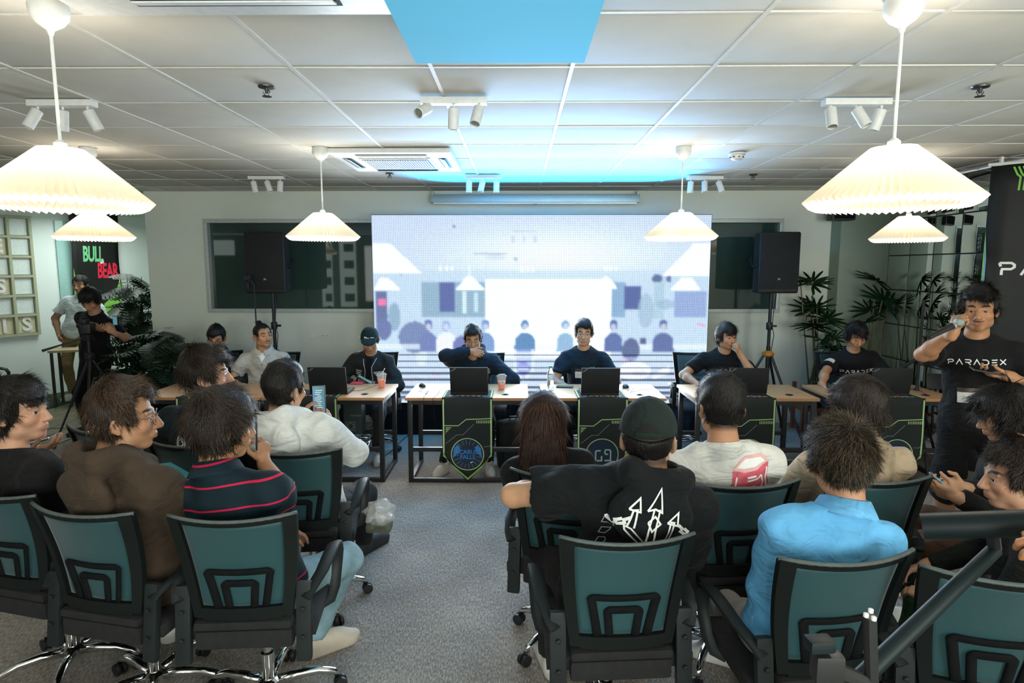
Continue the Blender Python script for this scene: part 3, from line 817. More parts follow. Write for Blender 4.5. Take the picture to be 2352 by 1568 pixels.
# sprinklers, smoke detector
M_spr = mat('sprinkler_metal', (0.12, 0.12, 0.12), 0.3, metal=0.9)
def sprinkler(u, v, lab):
    p = atZ(u, v, CEIL)
    t = empty('ceiling_sprinkler', (p.x, p.y, CEIL - 0.005), 0, lab, 'sprinkler', 'ceiling sprinklers')
    MB().lathe([(0.040, 0.0), (0.038, -0.006), (0.02, -0.010)], 20).build('escutcheon', M_spr, t)
    MB().tube([(0, 0, -0.008), (0, 0, -0.03)], 0.009, 10).build('stem', M_spr, t)
    for s in (-1, 1): MB().tube([(s * .006, 0, -.012), (s * .018, 0, -.028), (s * .004, 0, -.044)], 0.0025, 6).build('yoke_arm', M_spr, t)
    MB().lathe([(0.004, -0.043), (0.022, -0.045), (0.022, -0.047), (0.004, -0.048)], 14).build('deflector', M_spr, t)
sprinkler(612, 196, 'dark metal ceiling sprinkler left of the blue-tinted ceiling panel')
sprinkler(2252, 196, 'dark metal ceiling sprinkler near the right edge of the photo')
sprinkler(895, 398, 'small dark ceiling sprinkler just beyond the striped air conditioner')
sprinkler(1730, 400, 'small dark ceiling sprinkler right of the rightmost spotlight bar')
p = atZ(1693, 350, CEIL)
t = empty('smoke_detector', (p.x, p.y, CEIL - 0.005), 0, 'round white smoke detector on the ceiling', 'smoke detector')
MB().lathe([(0.062, 0.0), (0.062, -0.012), (0.055, -0.016)], 24).build('base', M_white, t)
MB().lathe([(0.050, -0.014), (0.046, -0.040), (0.030, -0.052), (0.0, -0.054)], 24, cap=False).build('dome', M_white, t)
for k in range(8):
    a = k * math.pi / 4; MB().box((0.047 * math.cos(a), 0.047 * math.sin(a), -.032), (.012, .012, .007), rot=rotz(a)).build('vent', M_black, t)
# wall loudspeaker in the corner, near the ceiling
p = atY(1932, 490, WY - 0.30)
t = empty('wall_speaker', (p.x, p.y, p.z), 0, 'small black loudspeaker fixed high on the corner column', 'speaker')
MB().box((0, 0, 0), (0.26, 0.15, 0.16), bev=0.03).build('cabinet', M_black, t)
MB().box((0, -0.076, 0), (0.22, 0.006, 0.12), bev=0.003).build('grille', M_matte, t)
MB().box((0, 0.10, 0.0), (0.05, 0.10, 0.05)).build('bracket', M_black, t)

# ================================================================== TABLES
def wood_mat():
    m = mat('table_wood', (0.52, 0.335, 0.19), 0.42, var=0.0)
    nt = m.node_tree; N = nt.nodes; L = nt.links; b = N['Principled BSDF']
    tc = N.new('ShaderNodeTexCoord'); mp = N.new('ShaderNodeMapping'); mp.inputs['Scale'].default_value = (1.5, 24, 1)
    L.new(tc.outputs['Object'], mp.inputs['Vector'])
    nz = N.new('ShaderNodeTexNoise'); nz.inputs['Scale'].default_value = 3; nz.inputs['Detail'].default_value = 5; L.new(mp.outputs['Vector'], nz.inputs['Vector'])
    cr = N.new('ShaderNodeValToRGB'); cr.color_ramp.elements[0].position = .3; cr.color_ramp.elements[0].color = (0.42, 0.215, 0.095, 1); cr.color_ramp.elements[1].position = .7; cr.color_ramp.elements[1].color = (0.50, 0.265, 0.122, 1)
    L.new(nz.outputs['Fac'], cr.inputs['Fac']); L.new(cr.outputs['Color'], b.inputs['Base Color'])
    return m
M_wood = wood_mat()
TZ = 0.745
YF = 5.10
def make_table(w=1.04, d=0.62):
    t = empty('panel_table')
    MB().box((0, 0, TZ - 0.0125), (w, d, 0.025), bev=0.002).build('tabletop', M_wood, t)
    lx, ly = w / 2 - 0.035, d / 2 - 0.035
    for sx in (-1, 1):
        for sy in (-1, 1):
            MB().box((sx * lx, sy * ly, (TZ - 0.025) / 2), (0.038, 0.038, TZ - 0.025), bev=0.003).build('leg', M_steel, t)
        MB().box((sx * lx, 0, 0.019), (0.036, d - 0.07, 0.036), bev=0.003).build('floor_rail', M_steel, t)
        MB().box((sx * lx, 0, TZ - 0.045), (0.036, d - 0.07, 0.036)).build('side_rail', M_steel, t)
    MB().box((0, -ly, 0.019), (w - 0.07, 0.036, 0.036), bev=.003).build('floor_rail', M_steel, t)
    MB().box((0, -ly, 0.29), (w - 0.07, 0.030, 0.036), bev=.003).build('cross_rail', M_steel, t)
    MB().box((0, ly, 0.29), (w - 0.07, 0.030, 0.036), bev=.003).build('cross_rail', M_steel, t)
    MB().box((0, -ly, TZ - 0.045), (w - 0.07, 0.036, 0.036)).build('apron_rail', M_steel, t)
    MB().box((0, ly, TZ - 0.045), (w - 0.07, 0.036, 0.036)).build('apron_rail', M_steel, t)
    g = MB(); g.lathe([(0.020, 0.001), (0.032, 0.0035), (0.034, 0.001)], 24, (w * 0.31, -d * 0.27, TZ)); g.build('cable_grommet', M_black, t)
    return t
table0 = make_table()
tabs = {}
def tcx(ul, ur): return (atZ(ul, 913, TZ).x + atZ(ur, 913, TZ).x) / 2
for i, (k, x, lab, rz) in enumerate([
    ('A', atZ(339, 905, TZ).x + 0.50, 'wooden table with black frame in front of the topknot man, far left', 0),
    ('B', atZ(880, 915, TZ).x - 0.52, 'wooden table with black frame in front of the man in the cap', 0),
    ('C', atZ(930, 913, TZ).x + 0.52, 'wooden table with black frame in front of the man hiding his mouth', 0),
    ('D', atZ(1533, 916, TZ).x - 0.52, 'wooden table with black frame under the water bottle', 0),
    ('E', tcx(1600, 1875), 'wooden table with black frame in front of the man touching his mouth', 0),
    ('F', atZ(1913, 913, TZ).x + 0.52, 'wooden table with black frame in front of the man with headphones, far right', 0)]):
    o = table0 if i == 0 else copy_tree(table0)
    o.location = (x, YF + 0.31, 0); o.rotation_euler.z = R(rz); tabs[k] = x
    tag(o, lab, 'table', 'tables of the panel row')

# ================================================================== TABLE RUNNERS
M_run = mat('runner_cloth', (0.009, 0.013, 0.012), 0.75, var=0.15, vscale=8, bump=0.25, bscale=500)
M_edge = mat('runner_green', (0.22, 0.42, 0.10), 0.6)
M_edge2 = mat('runner_pale_green', (0.40, 0.58, 0.26), 0.6)
M_navy = mat('badge_navy', (0.006, 0.018, 0.045), 0.6); M_sky = mat('badge_blue', (0.03, 0.20, 0.55), 0.6); M_grey = mat('badge_grey', (0.30, 0.42, 0.40), 0.6)
M_gold = mat('badge_gold', (0.62, 0.33, 0.05), 0.6)
def runner(cx, w, art, lab, ztip=0.02, yb=5.42):
    t = empty('table_runner', (cx, YF, 0), 0, lab, 'table runner', 'black table runners with green trim')
    zs_ = 0.25; n = 12
    V = []; F = []; rows = []
    for y in np.linspace(yb - YF, 0.0, 6): rows.append((y, TZ + 0.003, 'top'))
    rows.append((-0.012, TZ - 0.004, 'top'))
    for tt in np.linspace(0, 1, 11)[1:]: rows.append((-0.016, tt, 'drop'))
    for (y, z, kd) in rows:
        for i in range(n + 1):
            u = i / n * 2 - 1
            if kd == 'top': V.append((u * w / 2, y, z))
            else:
                zl_ = zs_ + (ztip - zs_) * (1 - abs(u)); zz = TZ - 0.006 + (zl_ - TZ + 0.006) * z
                V.append((u * w / 2, y - 0.006 * math.sin(u * 5 + cx * 3) * z - 0.004 * math.sin(zz * 14 + u * 2), zz))
    m_ = n + 1
    for j in range(len(rows) - 1):
        for i in range(n): F.append((j * m_ + i, (j + 1) * m_ + i, (j + 1) * m_ + i + 1, j * m_ + i + 1))
    b = MB(); b.add(V, F); cl = b.build('cloth', M_run, t, smooth=True)
    solid(cl)
    Mf = frame((1, 0, 0), (0, 0, 1), (0, -1, 0), (0, -0.02, 0))
    h = w / 2
    for s in (-1, 1):
        decal('green_trim', art_strokes([[(s * (h - .012), TZ - .01), (s * (h - .012), zs_ + .02)]], 0.013), M_edge2, t, Mf, surf=cl, off=.0026)
        decal('green_trim', art_polys([[(s * (h - .006), zs_ + .035), (s * (h - .006), zs_ - .02), (0, ztip + .015), (0, ztip + .035), (s * (h - .05), zs_ - .045)]]), M_edge, t, Mf, surf=cl, off=.0026)
        Mt = frame((1, 0, 0), (0, 1, 0), (0, 0, 1), (0, 0, TZ + .01))
        decal('green_trim', art_strokes([[(s * (h - .012), 0), (s * (h - .012), yb - YF)]], 0.013), M_edge2, t, Mt, surf=cl, off=.0026)
    decal('circuit_line', art_strokes([[(-h + .02, .510), (-h * .36, .510), (-h * .04, .565), (h - .015, .572)]], 0.007), M_edge2, t, Mf, surf=cl, off=.0026)
    decal('circuit_line', art_strokes([[(-h + .03, .355), (-h * .42, .43), (-h * .18, .43), (h * .26, .525)], [(h * .65, .33), (h * .85, .33), (h - .02, .345)]], 0.0025), M_grey, t, Mf, surf=cl, off=.0026)
    decal('tick_marks', art_polys([[(h * .36 + k * h * .066, .532), (h * .36 + k * h * .066 + .006, .532), (h * .36 + k * h * .066 + .006, .556), (h * .36 + k * h * .066, .556)] for k in range(9)]), M_edge2, t, Mf, surf=cl, off=.0026)
    decal('tick_marks', art_polys([[(-h + .03, .495 - k * .015), (-h + .080 - k * .014, .495 - k * .015), (-h + .068 - k * .014, .487 - k * .015), (-h + .03, .487 - k * .015)] for k in range(4)]), M_edge2, t, Mf, surf=cl, off=.0026)
    cy = 0.262; rr = h * 0.645
    decal('badge_disc', art_move(art_disc(rr), 0, cy), M_navy, t, Mf, surf=cl, off=.0020)
    decal('badge_ring', art_move(art_strokes([art_disc(rr)[0]], .007, True), 0, cy), M_edge2, t, Mf, surf=cl, off=.0032)
    if art == 'icarus':
        for txt, dz in (('ICARUS', .018), ('FALLS', -.026)): decal('lettering', art_move(art_text(txt, .050, bold=.0014), 0, cy + dz), M_sky, t, Mf, surf=cl, off=.0040)
        rays = []
        for k in range(20):
            a = k * math.pi / 10 + .1
            rays.append([(rr * .55 * math.cos(a), cy + rr * .62 * math.sin(a)), (rr * .9 * math.cos(a), cy + rr * .9 * math.sin(a))])
        decal('rays', art_strokes(rays, .0018), M_grey, t, Mf, surf=cl, off=.0022)
        for s in (-1, 1): decal('wing', art_polys([[(s * rr * .82, cy + .055), (s * rr * .62, cy + .085), (s * rr * .48, cy + .06), (s * rr * .45, cy + .03), (s * rr * .9, cy - .03)]]), M_sky, t, Mf, surf=cl, off=.0022)
        decal('white_mark', art_polys([[(.02, cy - .07), (.05, cy - .062), (.045, cy - .068), (.025, cy - .076)]]), M_prt, t, Mf, surf=cl, off=.0040)
    elif art == 'gd':
        sL = [[(-.055, cy - .05), (-.055, cy + .025), (-.045, cy + .035), (-.012, cy + .035)], [(-.045, cy - .05), (-.005, cy - .05), (-.005, cy - .01)],
              [(.02, cy + .02), (.03, cy + .042), (.06, cy + .042), (.072, cy + .03), (.072, cy - .05), (.02, cy - .05)], [(.02, cy + .02), (.03, cy + .004), (.05, cy + .004)]]
        decal('emblem', art_strokes(sL, .013), M_grey, t, Mf, surf=cl, off=.0040)
    elif art == 'earth':
        decal('emblem_globe', art_move(art_disc(rr * .58), -.01, cy + .0), M_sky, t, Mf, surf=cl, off=.0026)
        decal('emblem_arrow', art_polys([[(.012, cy - .075), (.055, cy - .01), (.035, cy + .0), (.10, cy + .045), (.098, cy - .035), (.08, cy - .02), (.03, cy - .075)]]), M_gold, t, Mf, surf=cl, off=.0046)
    elif art == 'plain':
        decal('emblem', art_move(art_disc(rr * .5), 0, cy), M_sky, t, Mf, surf=cl, off=.0026)
    Mt = frame((1, 0, 0), (0, 1, 0), (0, 0, 1), (0, 0, TZ + .02))
    decal('lettering', art_move(art_paradex(w * .74, .17), 0, .035), M_prt, t, Mt, surf=cl, off=.0026)
    decal('lettering', art_strokes([[(-.09, .085), (.02, .085), (.05, .1)], [(.03, .082), (.13, .085)]], .008), M_gold, t, Mt, surf=cl, off=.0026)
    return t
runner(atY(1074, 1000, YF).x, 0.425, 'icarus', 'black table runner with a round blue winged badge, hanging nearest the white shoes')
runner(atY(1383, 1000, YF).x, 0.425, 'gd', 'black table runner with a pale angular emblem, behind the black cap')
runner(atY(1722, 960, YF).x, 0.42, 'plain', 'black table runner beside the white shirt with the can print')
runner(atY(2062, 960, YF).x, 0.425, 'earth', 'black table runner with a blue globe and gold arrow badge')
runner(atY(722, 960, YF).x, 0.40, 'plain', 'black table runner behind the raised phone screen')
runner(atY(455, 930, YF).x, 0.36, 'plain', 'black table runner on the far left table')

# ================================================================== LAPTOPS AND DESK THINGS
M_lap = mat('laptop_shell', (0.010, 0.011, 0.013), 0.5, var=0.06)
M_scr = mat('laptop_screen', (0.02, 0.03, 0.05), 0.2, emit=(0.35, 0.5, 0.7), estr=0.5)
M_key = mat('laptop_keys', (0.02, 0.02, 0.022), 0.6)
def laptop(u, v, Y, lab, rz=0.0, w=0.325, sc=1.0):
    p = atY(u, v, Y)
    t = empty('laptop', (p.x, Y, TZ + 0.005), R(rz), lab, 'laptop', 'open black laptops on the panel tables')
    MB().box((0, 0.12, 0.009), (w, 0.235, 0.018), bev=0.004).build('base', M_lap, t)
    ld = MB().box((0, 0, 0.115), (w, 0.010, 0.23), bev=0.004).build('lid', M_lap, t, loc=(0, 0.004, 0.016), rot=(R(12), 0, 0))
    MB().box((0, 0.0055, 0.118), (w - 0.02, 0.001, 0.205)).build('screen', M_scr, ld)
    decal('corner_logo', art_text('ThinkPad', .013, bold=.0002), M_grey, ld, frame(Vector((.8, 0, .6)), Vector((-.6, 0, .8)), (0, -1, 0), (-w / 2 + .03, -0.0052, .21)), off=.0004)
    for j in range(5): MB().box((0, 0.06 + j * 0.019, 0.0195), (w * .86, 0.015, 0.003), bev=.001).build('key_row', M_key, t)
    MB().box((0, 0.195, 0.0185), (0.10, 0.06, 0.001)).build('touchpad', M_key, t)
    MB().tube([(-w * .4, 0.004, .015), (w * .4, 0.004, .015)], 0.006, 8).build('hinge', M_lap, t)
    return t
laptop(755, 900, 5.22, 'open black laptop in front of the man in the cap')
laptop(1078, 900, 5.22, 'open black laptop in front of the man hiding his mouth')
laptop(1378, 905, 5.20, 'open black laptop right of the water bottle')
laptop(1716, 905, 5.22, 'open black laptop in front of the man touching his mouth', -4)
laptop(2042, 905, 5.22, 'open black laptop in front of the man with headphones', -6)
laptop(478, 886, 5.46, 'low dark laptop on the far left table', 12)

M_cup = mat('clear_cup', (0.85, 0.90, 0.90), 0.10, alpha=0.14, var=0.0)
def cup(loc, col, lab, h=0.115, fill=0.62, straw=True, logo=True, tilt=0):
    t = empty('drink_cup', loc, 0, lab, 'cup', 'clear plastic drink cups')
    r0, r1 = 0.029, 0.043
    MB().lathe([(r0, 0.0), (r0 + (r1 - r0) * .5, h * .5), (r1, h), (r1 + .003, h), (r1 + .003, h + .004), (r1 - .0015, h + .003), (r0 - .001 + (r1 - r0) * .5, h * .5), (r0 - .0015, 0.003)], 24, cap=False).build('cup_wall', M_cup, t)
    rf = r0 + (r1 - r0) * fill
    MB().lathe([(r0 - .002, 0.003), (rf - .002, h * fill)], 24).build('drink', mat('drink_%d' % int(col[0] * 100), col, 0.15, emit=col, estr=0.12), t)
    MB().lathe([(r1 + .004, h + .002), (r1 + .004, h + .009), (r1 - .006, h + .012), (r1 - .012, h + .020), (0.004, h + .021)], 24, cap=False).build('lid', M_cup, t)
    if straw: MB().tube([(0.005, 0, .02), (0.016, 0.004, h + .03), (0.030, .006, h + .06)], 0.0035, 7).build('straw', M_white, t)
    if logo:
        Ml = frame((1, 0, 0), (0, .12, .99), (0, -.99, .12), (0.006, -(r0 + (r1 - r0) * .6) - .0015, h * .58))
        decal('logo_disc', art_disc(.021, 20), M_prt, t, Ml, off=.001); decal('logo_ring', art_strokes([art_disc(.017, 20)[0]], .002, True), M_black, t, Ml, off=.0026)
        decal('logo_text', art_text('sip', .018, bold=.0006), M_black, t, Ml, off=.0026)
    return t
cup(atZ(877, 889, TZ), (0.85, 0.13, 0.02), 'clear cup of orange drink with straw, beside the man in the cap', logo=False)
cup(atZ(1152, 893, TZ), (0.85, 0.13, 0.02), 'clear cup of orange drink with round logo, right of the second laptop', straw=False)
# water bottle
p = atZ(1264, 887, TZ)
t = empty('water_bottle', p, 0, 'clear plastic water bottle with teal cap on the middle table', 'bottle')
MB().lathe([(0.026, 0), (0.030, .006), (0.030, .05), (0.0285, .055), (0.030, .06), (0.030, .115), (0.027, .135), (0.014, .160), (0.0125, .172)], 20).build('body', mat('bottle_pet', (0.70, 0.85, 0.92), 0.08, trans=0.7, ior=1.15), t)
MB().lathe([(0.0302, .06), (0.0306, .062), (0.0306, .112), (0.0302, .114)], 20, cap=False).build('label_band', mat('bottle_label', (0.62, 0.72, 0.85), 0.4, var=.3, vscale=60), t)
MB().lathe([(0.0155, .170), (0.016, .172), (0.016, .190), (0.014, .193)], 16).build('cap', mat('teal_cap', (0.02, 0.42, 0.38), 0.4), t)
# mice
def mouse(u, v, lab, rz=0, on=TZ):
    p = atZ(u, v, on); t = empty('computer_mouse', p, R(rz), lab, 'mouse', 'black computer mice')
    bm = bmesh.new(); bmesh.ops.create_uvsphere(bm, u_segments=16, v_segments=10, radius=1)
    for vv in bm.verts:
        z = max(vv.co.z, 0); vv.co = Vector((vv.co.x * .031, vv.co.y * .052, .004 + z * (.032 + .006 * vv.co.y)))
    me = bpy.data.meshes.new('shell'); bm.to_mesh(me); bm.free(); me.polygons.foreach_set('use_smooth', np.ones(len(me.polygons), bool))
    link('shell', me, M_lap, t); MB().tube([(-.003, .03, .031), (.003, .03, .031)], .006, 10).build('scroll_wheel', M_key, t)
    MB().box((0, .028, .0335), (.0012, .04, .002)).build('button_seam', M_key, t)
mouse(970, 888, 'black computer mouse with a tangled cable on the middle left table', 20)
mouse(1437, 890, 'black computer mouse right of the third laptop', -10)
mouse(1906, 890, 'black computer mouse under the hand of the man with headphones', 15)
# cables
def cable(name, pts, r, m, lab, n=6):
    P = [Vector(p) for p in pts]; out = []
    for i in range(len(P) - 1):
        p0 = P[max(i - 1, 0)]; p1 = P[i]; p2 = P[i + 1]; p3 = P[min(i + 2, len(P) - 1)]
        for k in range(n):
            t_ = k / n
            out.append(.5 * ((2 * p1) + (-p0 + p2) * t_ + (2 * p0 - 5 * p1 + 4 * p2 - p3) * t_ ** 2 + (-p0 + 3 * p1 - 3 * p2 + p3) * t_ ** 3))
    out.append(P[-1])
    return tag(MB().tube(out, r, 6).build(name, m, smooth=True), lab, 'cable')
tz = TZ + .004
cable('mouse_cable', [atZ(u, v, tz) for u, v in ((970, 894), (962, 898), (975, 900), (985, 895), (976, 905), (982, 900), (975, 908))] + [Vector((atZ(970, 918, TZ).x, YF - .012, TZ - .02)), Vector((atZ(968, 918, TZ).x, YF + .02, TZ - .25))], .0016, M_black, 'thin mouse cable hanging over the front edge of the middle left table')
cable('laptop_cable', [atZ(u, v, tz) for u, v in ((1030, 888), (1012, 895), (1005, 905), (994, 914))] + [Vector((atZ(992, 918, TZ).x, YF - .012, TZ - .02)), Vector((atZ(992, 918, TZ).x, YF + .05, TZ - .22))], .0016, M_black, 'thin cable from the second laptop to the table front edge')
cable('laptop_cable', [atZ(u, v, tz) for u, v in ((1428, 893), (1450, 887), (1440, 897), (1456, 892), (1448, 900), (1470, 896), (1500, 891))], .0018, M_black, 'black cable bundle right of the third laptop')
cable('power_cable', [atZ(u, v, tz) for u, v in ((803, 897), (830, 896), (850, 889), (868, 884))], .0018, M_black, 'dark cable running behind the orange cup')
cable('laptop_cable', [atZ(u, v, tz) for u, v in ((392, 887), (412, 882), (425, 876), (438, 878), (448, 884))], .0018, M_black, 'thin dark cable on the far left table')
cable('power_cable', [atZ(u, v, tz) for u, v in ((2088, 895), (2100, 892), (2115, 898), (2128, 906))], .0018, M_black, 'thin dark cable on the far right table')
cable('floor_cable', [atZ(u, v, .006) for u, v in ((1800, 962), (1850, 985), (1895, 980), (1870, 1020), (1895, 1050), (1880, 1090))], .004, M_black, 'black cable snaking on the floor between the two right tables')
cable('floor_cable', [atZ(u, v, .006) for u, v in ((1790, 1058), (1815, 1056), (1832, 1062), (1850, 1080))], .005, M_white, 'white cable on the floor behind the white shirt')
cable('floor_cable', [atZ(u, v, .006) for u, v in ((880, 1050), (905, 1030), (930, 1005), (985, 965))], .004, M_black, 'black cable on the carpet left of the middle table')
# phone on the table
def phone(loc, rot, lab, on=True, name='phone', cat='phone'):
    t = empty(name, loc, 0, lab, cat); t.rotation_euler = rot
    MB().box((0, 0, 0), (0.074, 0.152, 0.009), bev=0.004).build('case', M_black, t)
    MB().box((0, 0, 0.0048), (0.068, 0.144, 0.0008)).build('screen', mat('phone_glass_on', (.03, .05, .06), .1, emit=(.12, .28, .34), estr=.55) if on else mat('phone_glass_off', (.01, .012, .015), .05), t)
    MB().lathe([(0.006, 0), (0.006, .002)], 12, (-.022, .055, -.0065)).build('camera_lens', M_black, t)
    return t
p = atZ(1297, 889, TZ); phone((p.x, p.y, TZ + .006), (0, 0, R(80)), 'phone lying on the middle table right of the water bottle')
p = atZ(815, 885, TZ)
tag(MB().box((0, 0, 0), (.11, .07, .012), bev=.003).build('red_notebook', mat('pink_cover', (.65, .06, .12), .5), loc=(p.x, p.y + .08, TZ + .008)), 'small pink notebook beside the first black laptop', 'notebook')
p = atZ(1951, 884, TZ)
mp_ = empty('mouse_pad', (p.x, p.y, TZ), R(4), 'pale green patterned mouse pad before the man with headphones', 'mouse pad')
MB().box((0, 0, .002), (.22, .18, .004), bev=.002).build('pad', mat('green_pattern', (.36, .44, .22), .7, var=.6, vscale=40), mp_)
# monitor light bar / tablet stand on the far right table
p = atZ(2105, 880, TZ)
ts = empty('tablet_stand', (p.x - .02, 5.52, TZ), R(-25), 'dark folding tablet leaning on a small stand, far right table', 'tablet')
MB().box((0, 0, .07), (.12, .008, .16), rot=Matrix.Rotation(R(-38), 3, 'X'), bev=.003).build('tablet', M_lap, ts)
MB().box((0, .05, .03), (.05, .10, .006), rot=Matrix.Rotation(R(35), 3, 'X')).build('prop', M_black, ts)

# ================================================================== CHAIRS
def net_mat():
    m = bpy.data.materials.new('chair_mesh_net'); m.use_nodes = True
    nt = m.node_tree; N = nt.nodes; L = nt.links; b = N['Principled BSDF']
    b.inputs['Roughness'].default_value = 0.55; b.inputs['Sheen Weight'].default_value = 0.25
    tc = N.new('ShaderNodeTexCoord'); wv = N.new('ShaderNodeTexWave'); wv.inputs['Scale'].default_value = 60; wv.inputs['Distortion'].default_value = 0.4
    L.new(tc.outputs['Object'], wv.inputs['Vector'])
    cr = N.new('ShaderNodeValToRGB'); cr.color_ramp.elements[0].color = (0.009, 0.052, 0.062, 1); cr.color_ramp.elements[1].color = (0.018, 0.086, 0.098, 1)
    L.new(wv.outputs['Fac'], cr.inputs['Fac']); L.new(cr.outputs['Color'], b.inputs['Base Color'])
    tr = N.new('ShaderNodeBsdfTransparent'); mx = N.new('ShaderNodeMixShader'); mx.inputs['Fac'].default_value = 0.83
    L.new(tr.outputs[0], mx.inputs[1]); L.new(b.outputs[0], mx.inputs[2]); L.new(mx.outputs[0], N['Material Output'].inputs['Surface'])
    return m
M_net = net_mat()
M_cfr = mat('chair_plastic', (0.006, 0.009, 0.009), 0.5, var=0.1, vscale=10, spec=.25)
M_cgrey = mat('chair_grey_plastic', (0.014, 0.019, 0.020), 0.5, var=0.1, vscale=10, spec=.28)
M_seat = mat('chair_seat_fabric', (0.012, 0.013, 0.014), 0.9, var=0.2, bump=0.3, bscale=500)
M_rail = mat('chair_top_piping', (0.07, 0.09, 0.09), 0.55, var=0.15)
def back_pt(u, v, off=0.0):
    """u -1..1 across, v 0..1 bottom to top"""
    w = 0.200 + 0.028 * v - 0.02 * (1 - v) ** 2
    y = -0.205 - 0.060 * v - 0.03 * math.sin(v * math.pi) * -0.6 - 0.050 * (1 - u * u) * (0.4 + .6 * v) + off
    z = 0.535 + 0.405 * v + 0.012 * u * u * v
    return Vector((u * w, y, z))
def back_strip(us, vs, th, grow=0.0):
    b = MB(); n = len(us); V = []; F = []
    for o in (0, -th):
        for v in vs:
            for u in us: V.append(back_pt(u, v, o))
    m_ = len(vs) * n
    for j in range(len(vs) - 1):
        for i in range(n - 1):
            a = j * n + i
            F.append((a, a + 1, a + n + 1, a + n)); F.append((m_ + a, m_ + a + n, m_ + a + n + 1, m_ + a + 1))
    for j in range(len(vs) - 1):
        for i in (0, n - 1):
            a = j * n + i; F.append((a, a + n, m_ + a + n, m_ + a))
    for i in range(n - 1):
        for j in (0, len(vs) - 1):
            a = j * n + i; F.append((a, a + 1, m_ + a + 1, m_ + a))
    b.add(V, F); return b
LS = lambda a, b_, n: list(np.linspace(a, b_, n))
def make_chair(name='mesh_chair'):
    t = empty(name)
    # back frame: two side posts, top and bottom members
    fb = MB()
    for a, b_ in ((-1.0, -0.80), (0.80, 1.0)):
        k = back_strip(LS(a, b_, 4), LS(0, 1, 12), 0.022); fb.add(k.v, k.f)
    k = back_strip(LS(-0.82, 0.82, 14), LS(0.955, 1.0, 3), 0.016); fb.add(k.v, k.f)
    k = back_strip(LS(-0.82, 0.82, 14), LS(-0.02, 0.10, 4), 0.022); fb.add(k.v, k.f)
    fb.build('back_frame', M_cfr, t, smooth=40)
    back_strip(LS(-0.81, 0.81, 20), LS(0.08, 0.965, 14), 0.002).build('mesh_back', M_net, t, smooth=True)
    MB().tube([back_pt(u, 1.005, -0.008) for u in LS(-1.0, 1.0, 17)], 0.0075, 8).build('top_piping', M_rail, t, smooth=True)
    # lumbar ribs: two nested trapezoid hoops seen through the net
    lum = MB()
    def hoop(x0, x1, v0, v1, w):
        P = [(-x0, v0)] + [(-x1 - (x0 - x1) * s * .25, v1 - s * .05) for s in (1, .35)] + [(-x1 + .05, v1), (0, v1), (x1 - .05, v1)] + [(x1 + (x0 - x1) * s * .25, v1 - s * .05) for s in (.35, 1)] + [(x0, v0)]
        Q = []
        for i in range(len(P) - 1):
            for k2 in range(3):
                f_ = k2 / 3; Q.append((P[i][0] + (P[i + 1][0] - P[i][0]) * f_, P[i][1] + (P[i + 1][1] - P[i][1]) * f_))
        Q.append(P[-1])
        lum.tube([back_pt(x, v, -0.010) for x, v in Q], w, 8, flat=(1.0, 0.40))
    hoop(0.46, 0.56, 0.09, 0.46, 0.016); hoop(0.24, 0.28, 0.09, 0.345, 0.015)
    lum.build('lumbar_support', M_matte, t, smooth=True)
    # black roll under the net, carried to the seat
    rp = [Vector((0, -0.200, 0.525)), Vector((0, -0.212, 0.47)), Vector((0, -0.200, 0.41))]
    rl = MB()
    for i, (zz, yy, hh) in enumerate(((0.505, -0.222, 0.034), (0.445, -0.215, 0.075))):
        rl.box((0, yy, zz), (0.36, 0.055, hh), bev=0.02)
    rl.build('back_cushion', M_seat, t, smooth=40)
    # seat
    bm = bmesh.new(); bmesh.ops.create_cube(bm, size=1)
    bmesh.ops.subdivide_edges(bm, edges=bm.edges[:], cuts=5, use_grid_fill=True)
    for v in bm.verts:
        x, y, z = v.co * 2
        k = (1 - 0.10 * y * y * abs(x)); e = 1 - .35 * max(abs(x), abs(y)) ** 6
        v.co = Vector((x * 0.245 * (1 - .06 * y), y * 0.225 + 0.01, 0.455 + z * 0.035 * e + (.010 * x * x - .012 * max(y, 0) ** 3 * 2)))
    me = bpy.data.meshes.new('seat'); bm.to_mesh(me); bm.free(); me.polygons.foreach_set('use_smooth', np.ones(len(me.polygons), bool))
    link('seat', me, M_seat, t)
    # arms: flat bracket on the back, looping forward
    for s in (-1, 1):
        a = MB()
        a.add(*[(lambda k: (k.v, k.f))(MB().box((s * 0.222, -0.222, 0.505), (0.058, 0.030, 0.30), bev=0.012, rot=Matrix.Rotation(R(-7), 3, 'X')))][0])
        path = [(s * 0.232, -0.232, 0.60), (s * 0.250, -0.20, 0.628), (s * 0.268, -0.12, 0.650), (s * 0.272, 0.0, 0.668), (s * 0.272, 0.07, 0.670), (s * 0.272, 0.115, 0.655),
                (s * 0.272, 0.138, 0.615), (s * 0.270, 0.13, 0.55), (s * 0.265, 0.10, 0.47), (s * 0.255, 0.06, 0.435), (s * 0.22, 0.03, 0.425)]
        a.tube(path, [0.022, 0.022, 0.024, 0.026, 0.026, 0.026, 0.024, 0.02, 0.02, 0.02, 0.018], 8, flat=(0.55, 1.15) if True else None)
        arm = a.build('armrest', M_cgrey if True else M_cfr, t, smooth=40)
        for zz in (0.56, 0.455):
            MB().lathe([(0.009, 0), (0.009, 0.004), (0.005, 0.005)], 10, (s * 0.222, -0.236 + (0.56 - zz) * -.12 - .004, zz), rot=Matrix.Rotation(R(90), 3, 'X')).build('bolt', M_black, arm)
    # column and base
    MB().lathe([(0.030, 0.34), (0.030, 0.405), (0.09, 0.415), (0.09, 0.425)], 16).build('tilt_housing', M_black, t)
    MB().lathe([(0.026, 0.115), (0.026, 0.24), (0.016, 0.245), (0.016, 0.36)], 18).build('gas_column', M_chrome, t)
